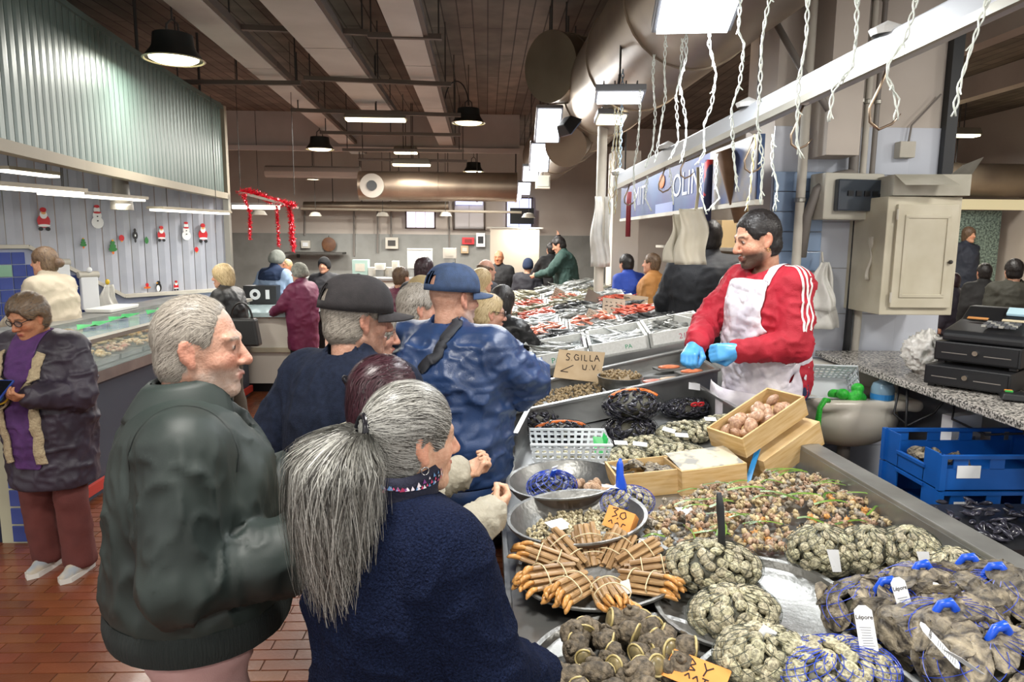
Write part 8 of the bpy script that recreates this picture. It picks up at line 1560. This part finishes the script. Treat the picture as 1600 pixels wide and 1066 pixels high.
quick('woman in wine red quilted coat with brown hair', 624, 413, 7.4, -40, mat('wine_quilt', '#5a2438', '#66293f', rough=.5, scale=8, bump=.4, bscale=40), ('short', 'brown'), female=True, q=1, wr=(.014, 13), collar='stand')
Pk = quick('person with dark hair and a red scarf in the queue', 661, 398, 6.9, -20, J('blk2', '#1b1b20'), ('bob', 'dark'), female=True, q=1); scarf(Pk, mat('red_scarf', '#c8242c', rough=.9), .12, .1, 1.41, 1.54, 'scarf')
quick('person with a beige cap just behind the blond woman', 655, 428, 4.6, -50, J('olive', '#5a5648'), None, q=1, beanie=mat('beige_beanie', '#a8946c', rough=.95, bump=.5, bscale=120))
# left background
Pb = quick('blond woman in black jacket with a handbag at the left counter', 352, 409, 6.95, 82, mat('cloth_black_shell', '#1c1c1c', rough=.5, bump=.2, bscale=150), ('bob', 'blond'), female=True, q=1, head=(10, 5, 0), trs=mat('olive_trousers', '#4a4238', rough=.85), arms=(((.06, .02, -.26), (.0, .2, -.1)), None), sh=mat('black_sneaker', '#1a1a1a', rough=.6), strands=1200, wr=(.014, 8))
hb_ = thing('handbag', 'black handbag hanging from the blond woman\'s arm', 'handbag', Pb.o.location + Vector((.22, -.26, .80))); MB().box((0, 0, .15), (.34, .13, .26), None, .8).build('body', mat('bag_black', '#161616', rough=.45), hb_, bevel=.02); MB().tube([(-.1 + .1 * (1 - cos(a)), 0, .27 + .16 * sin(a)) for a in np.linspace(0, pi, 12)], .01, 6).build('handle', MATS['bag_black'], hb_, smooth=True)
Ps = quick('seller with tied hair and white sweater inside the left kiosk', 72, 381, 5.9, 78, J('cream_sweater', '#b3a794'), ('tied', 'brown'), fz=.12, female=True, q=1, head=(12, 2, 0), hem=.85, collar='roll', trs=M_black_trs, arms=(((.05, .08, -.25), (-.02, .2, -.08)), ((.05, .1, -.24), (-.02, .2, -.06))), jn='sweater'); b0 = MB().ell((0, 0, 0), (.04, .045, .04), 12, 8); b0.build('hair_bun', M_brown_hair, Ps.o, Ps.hp((0, -.13, -.01)), smooth='all')
P10 = quick('man in pale blue fleece with a navy yoke, gloved hand on his back', 428, 389, 9.7, -25, J('paleblue', '#8fa6c4'), None, q=1, head=(-20, 16, 0), beanie=mat('grey_beanie', '#7d827c', rough=.95), hem=.82, jn='fleece', arms=(((.09, -.1, -.24), (-.14, -.1, -.16)), ((.08, .1, -.25), (-.08, .2, 0))), skin='pink'); glove(P10, 'L', M_glove)
front_patch(P10, 'yoke', mat('yoke_navy', '#1d3050', rough=.8), lambda x, y, z, n: (z > 1.33) & (np.abs(x) < .2), .005)
quick('person in dark navy coat talking beside the pale blue man', 449, 403, 10.8, 160, J('navy2', '#1f2a3c'), ('short', 'blond'), q=0, skin='tan')
Pm = quick('woman in maroon coat and grey knitted hat leaning on the counter', 470, 408, 8.3, 62, mat('maroon_coat', '#5e1c3c', '#6c2446', rough=.6, scale=5, bump=.2, bscale=100), None, female=True, q=1, head=(10, 4, 0), beanie=mat('knit_hat', '#8f8f86', '#6f7068', rough=.95, scale=40), hem=.6, arms=(((.08, .12, -.22), (-.02, .2, -.1)), ((.06, .06, -.25), (0, .18, -.1))))
quick('person in black cap and red collar at the back', 507, 400, 10.2, 170, J('blk3', '#26262a'), ('short', 'black'), q=0, beanie=mat('black_beanie', '#191a1c', rough=.9), collar='stand'); 
quick('bald man in black shirt standing by the beige panel', 780, 389, 11.6, 165, J('blk4', '#1c1c1e'), None, q=1, skin='tan', collar='roll', hem=.8, jn='shirt', fz=.0)
quick('person in dark hooded coat and navy hat at the far stall end', 825, 402, 11.2, -10, J('dk5', '#23232b'), None, q=0, beanie=mat('navy_beanie', '#23304a', rough=.9), collar='hood')
Pgn = quick('fish seller in dark green sweater bending over the far fish', 888, 366, 10.9, 70, J('dgreen', '#2f4a44'), ('short', 'black'), fz=.2, q=1, head=(10, 18, 0), hem=.85, jn='sweater', lean=8, arms=(((.08, .16, -.22), (-.02, .22, -.06)), ((.04, .12, -.24), (-.05, .22, -.05))))
quick('helper in black behind the green sweater seller', 862, 378, 12.6, 20, J('blk6', '#131315'), ('short', 'black'), q=0, fz=.2, arms=(((.08, .16, -.22), (-.02, .22, -.06)), ((.06, .1, .24), (-.02, .05, .24))))
Pd = quick('fish seller with broad back in black behind the red-jacketed vendor', 1112, 334, 5.35, -8, J('blk7', '#17181d'), ('short', 'black'), fz=.2, q=1, build=1.45, hem=.8, trs=M_black_trs, arms=(((.09, .04, -.26), (-.03, .12, -.22)), ((.09, .1, -.24), (-.06, .2, .02))), jn='sweater', collar='roll', H=1.80); Pd.ribbon('apron_tie', [Pd.up((-.2, -.1, 1.06)), Pd.up((0, -.2, 1.05)), Pd.up((.2, -.1, 1.06))], .022, mat('tie_white', '#c9c4bc', rough=.6), .006)
quick('person in bright blue jacket among the back shelves', 994, 391, 7.9, 30, J('brightblue', '#1f3f9a'), ('short', 'black'), q=1, fz=.2, H=1.5, lean=14); quick('person in tan jacket behind the one in bright blue', 1022, 398, 7.7, 60, J('tan8', '#a8743c'), ('short', 'brown'), q=1, fz=.2, H=1.5)
quick('man in dark jacket seen from behind beyond the pillar', 1541, 409, 8.6, -10, J('blk9', '#1d1c1c'), ('short', 'black'), q=0); quick('man in olive jacket seen from behind at the right edge', 1588, 402, 7.4, -15, J('olive2', '#34332a'), ('short', 'black'), q=1, collar='stand'); quick('person in navy behind the deli stall beyond the pillar', 1512, 352, 12.2, 200, J('navy3', '#1a2030'), ('bob', 'brown'), q=0, fz=.15)
Pw = quick('woman with red-brown hair low beside the cream cabinet', 1492, 424, 9.2, 30, J('dk10', '#2a2530'), ('bob', 'dark'), female=True, q=0)
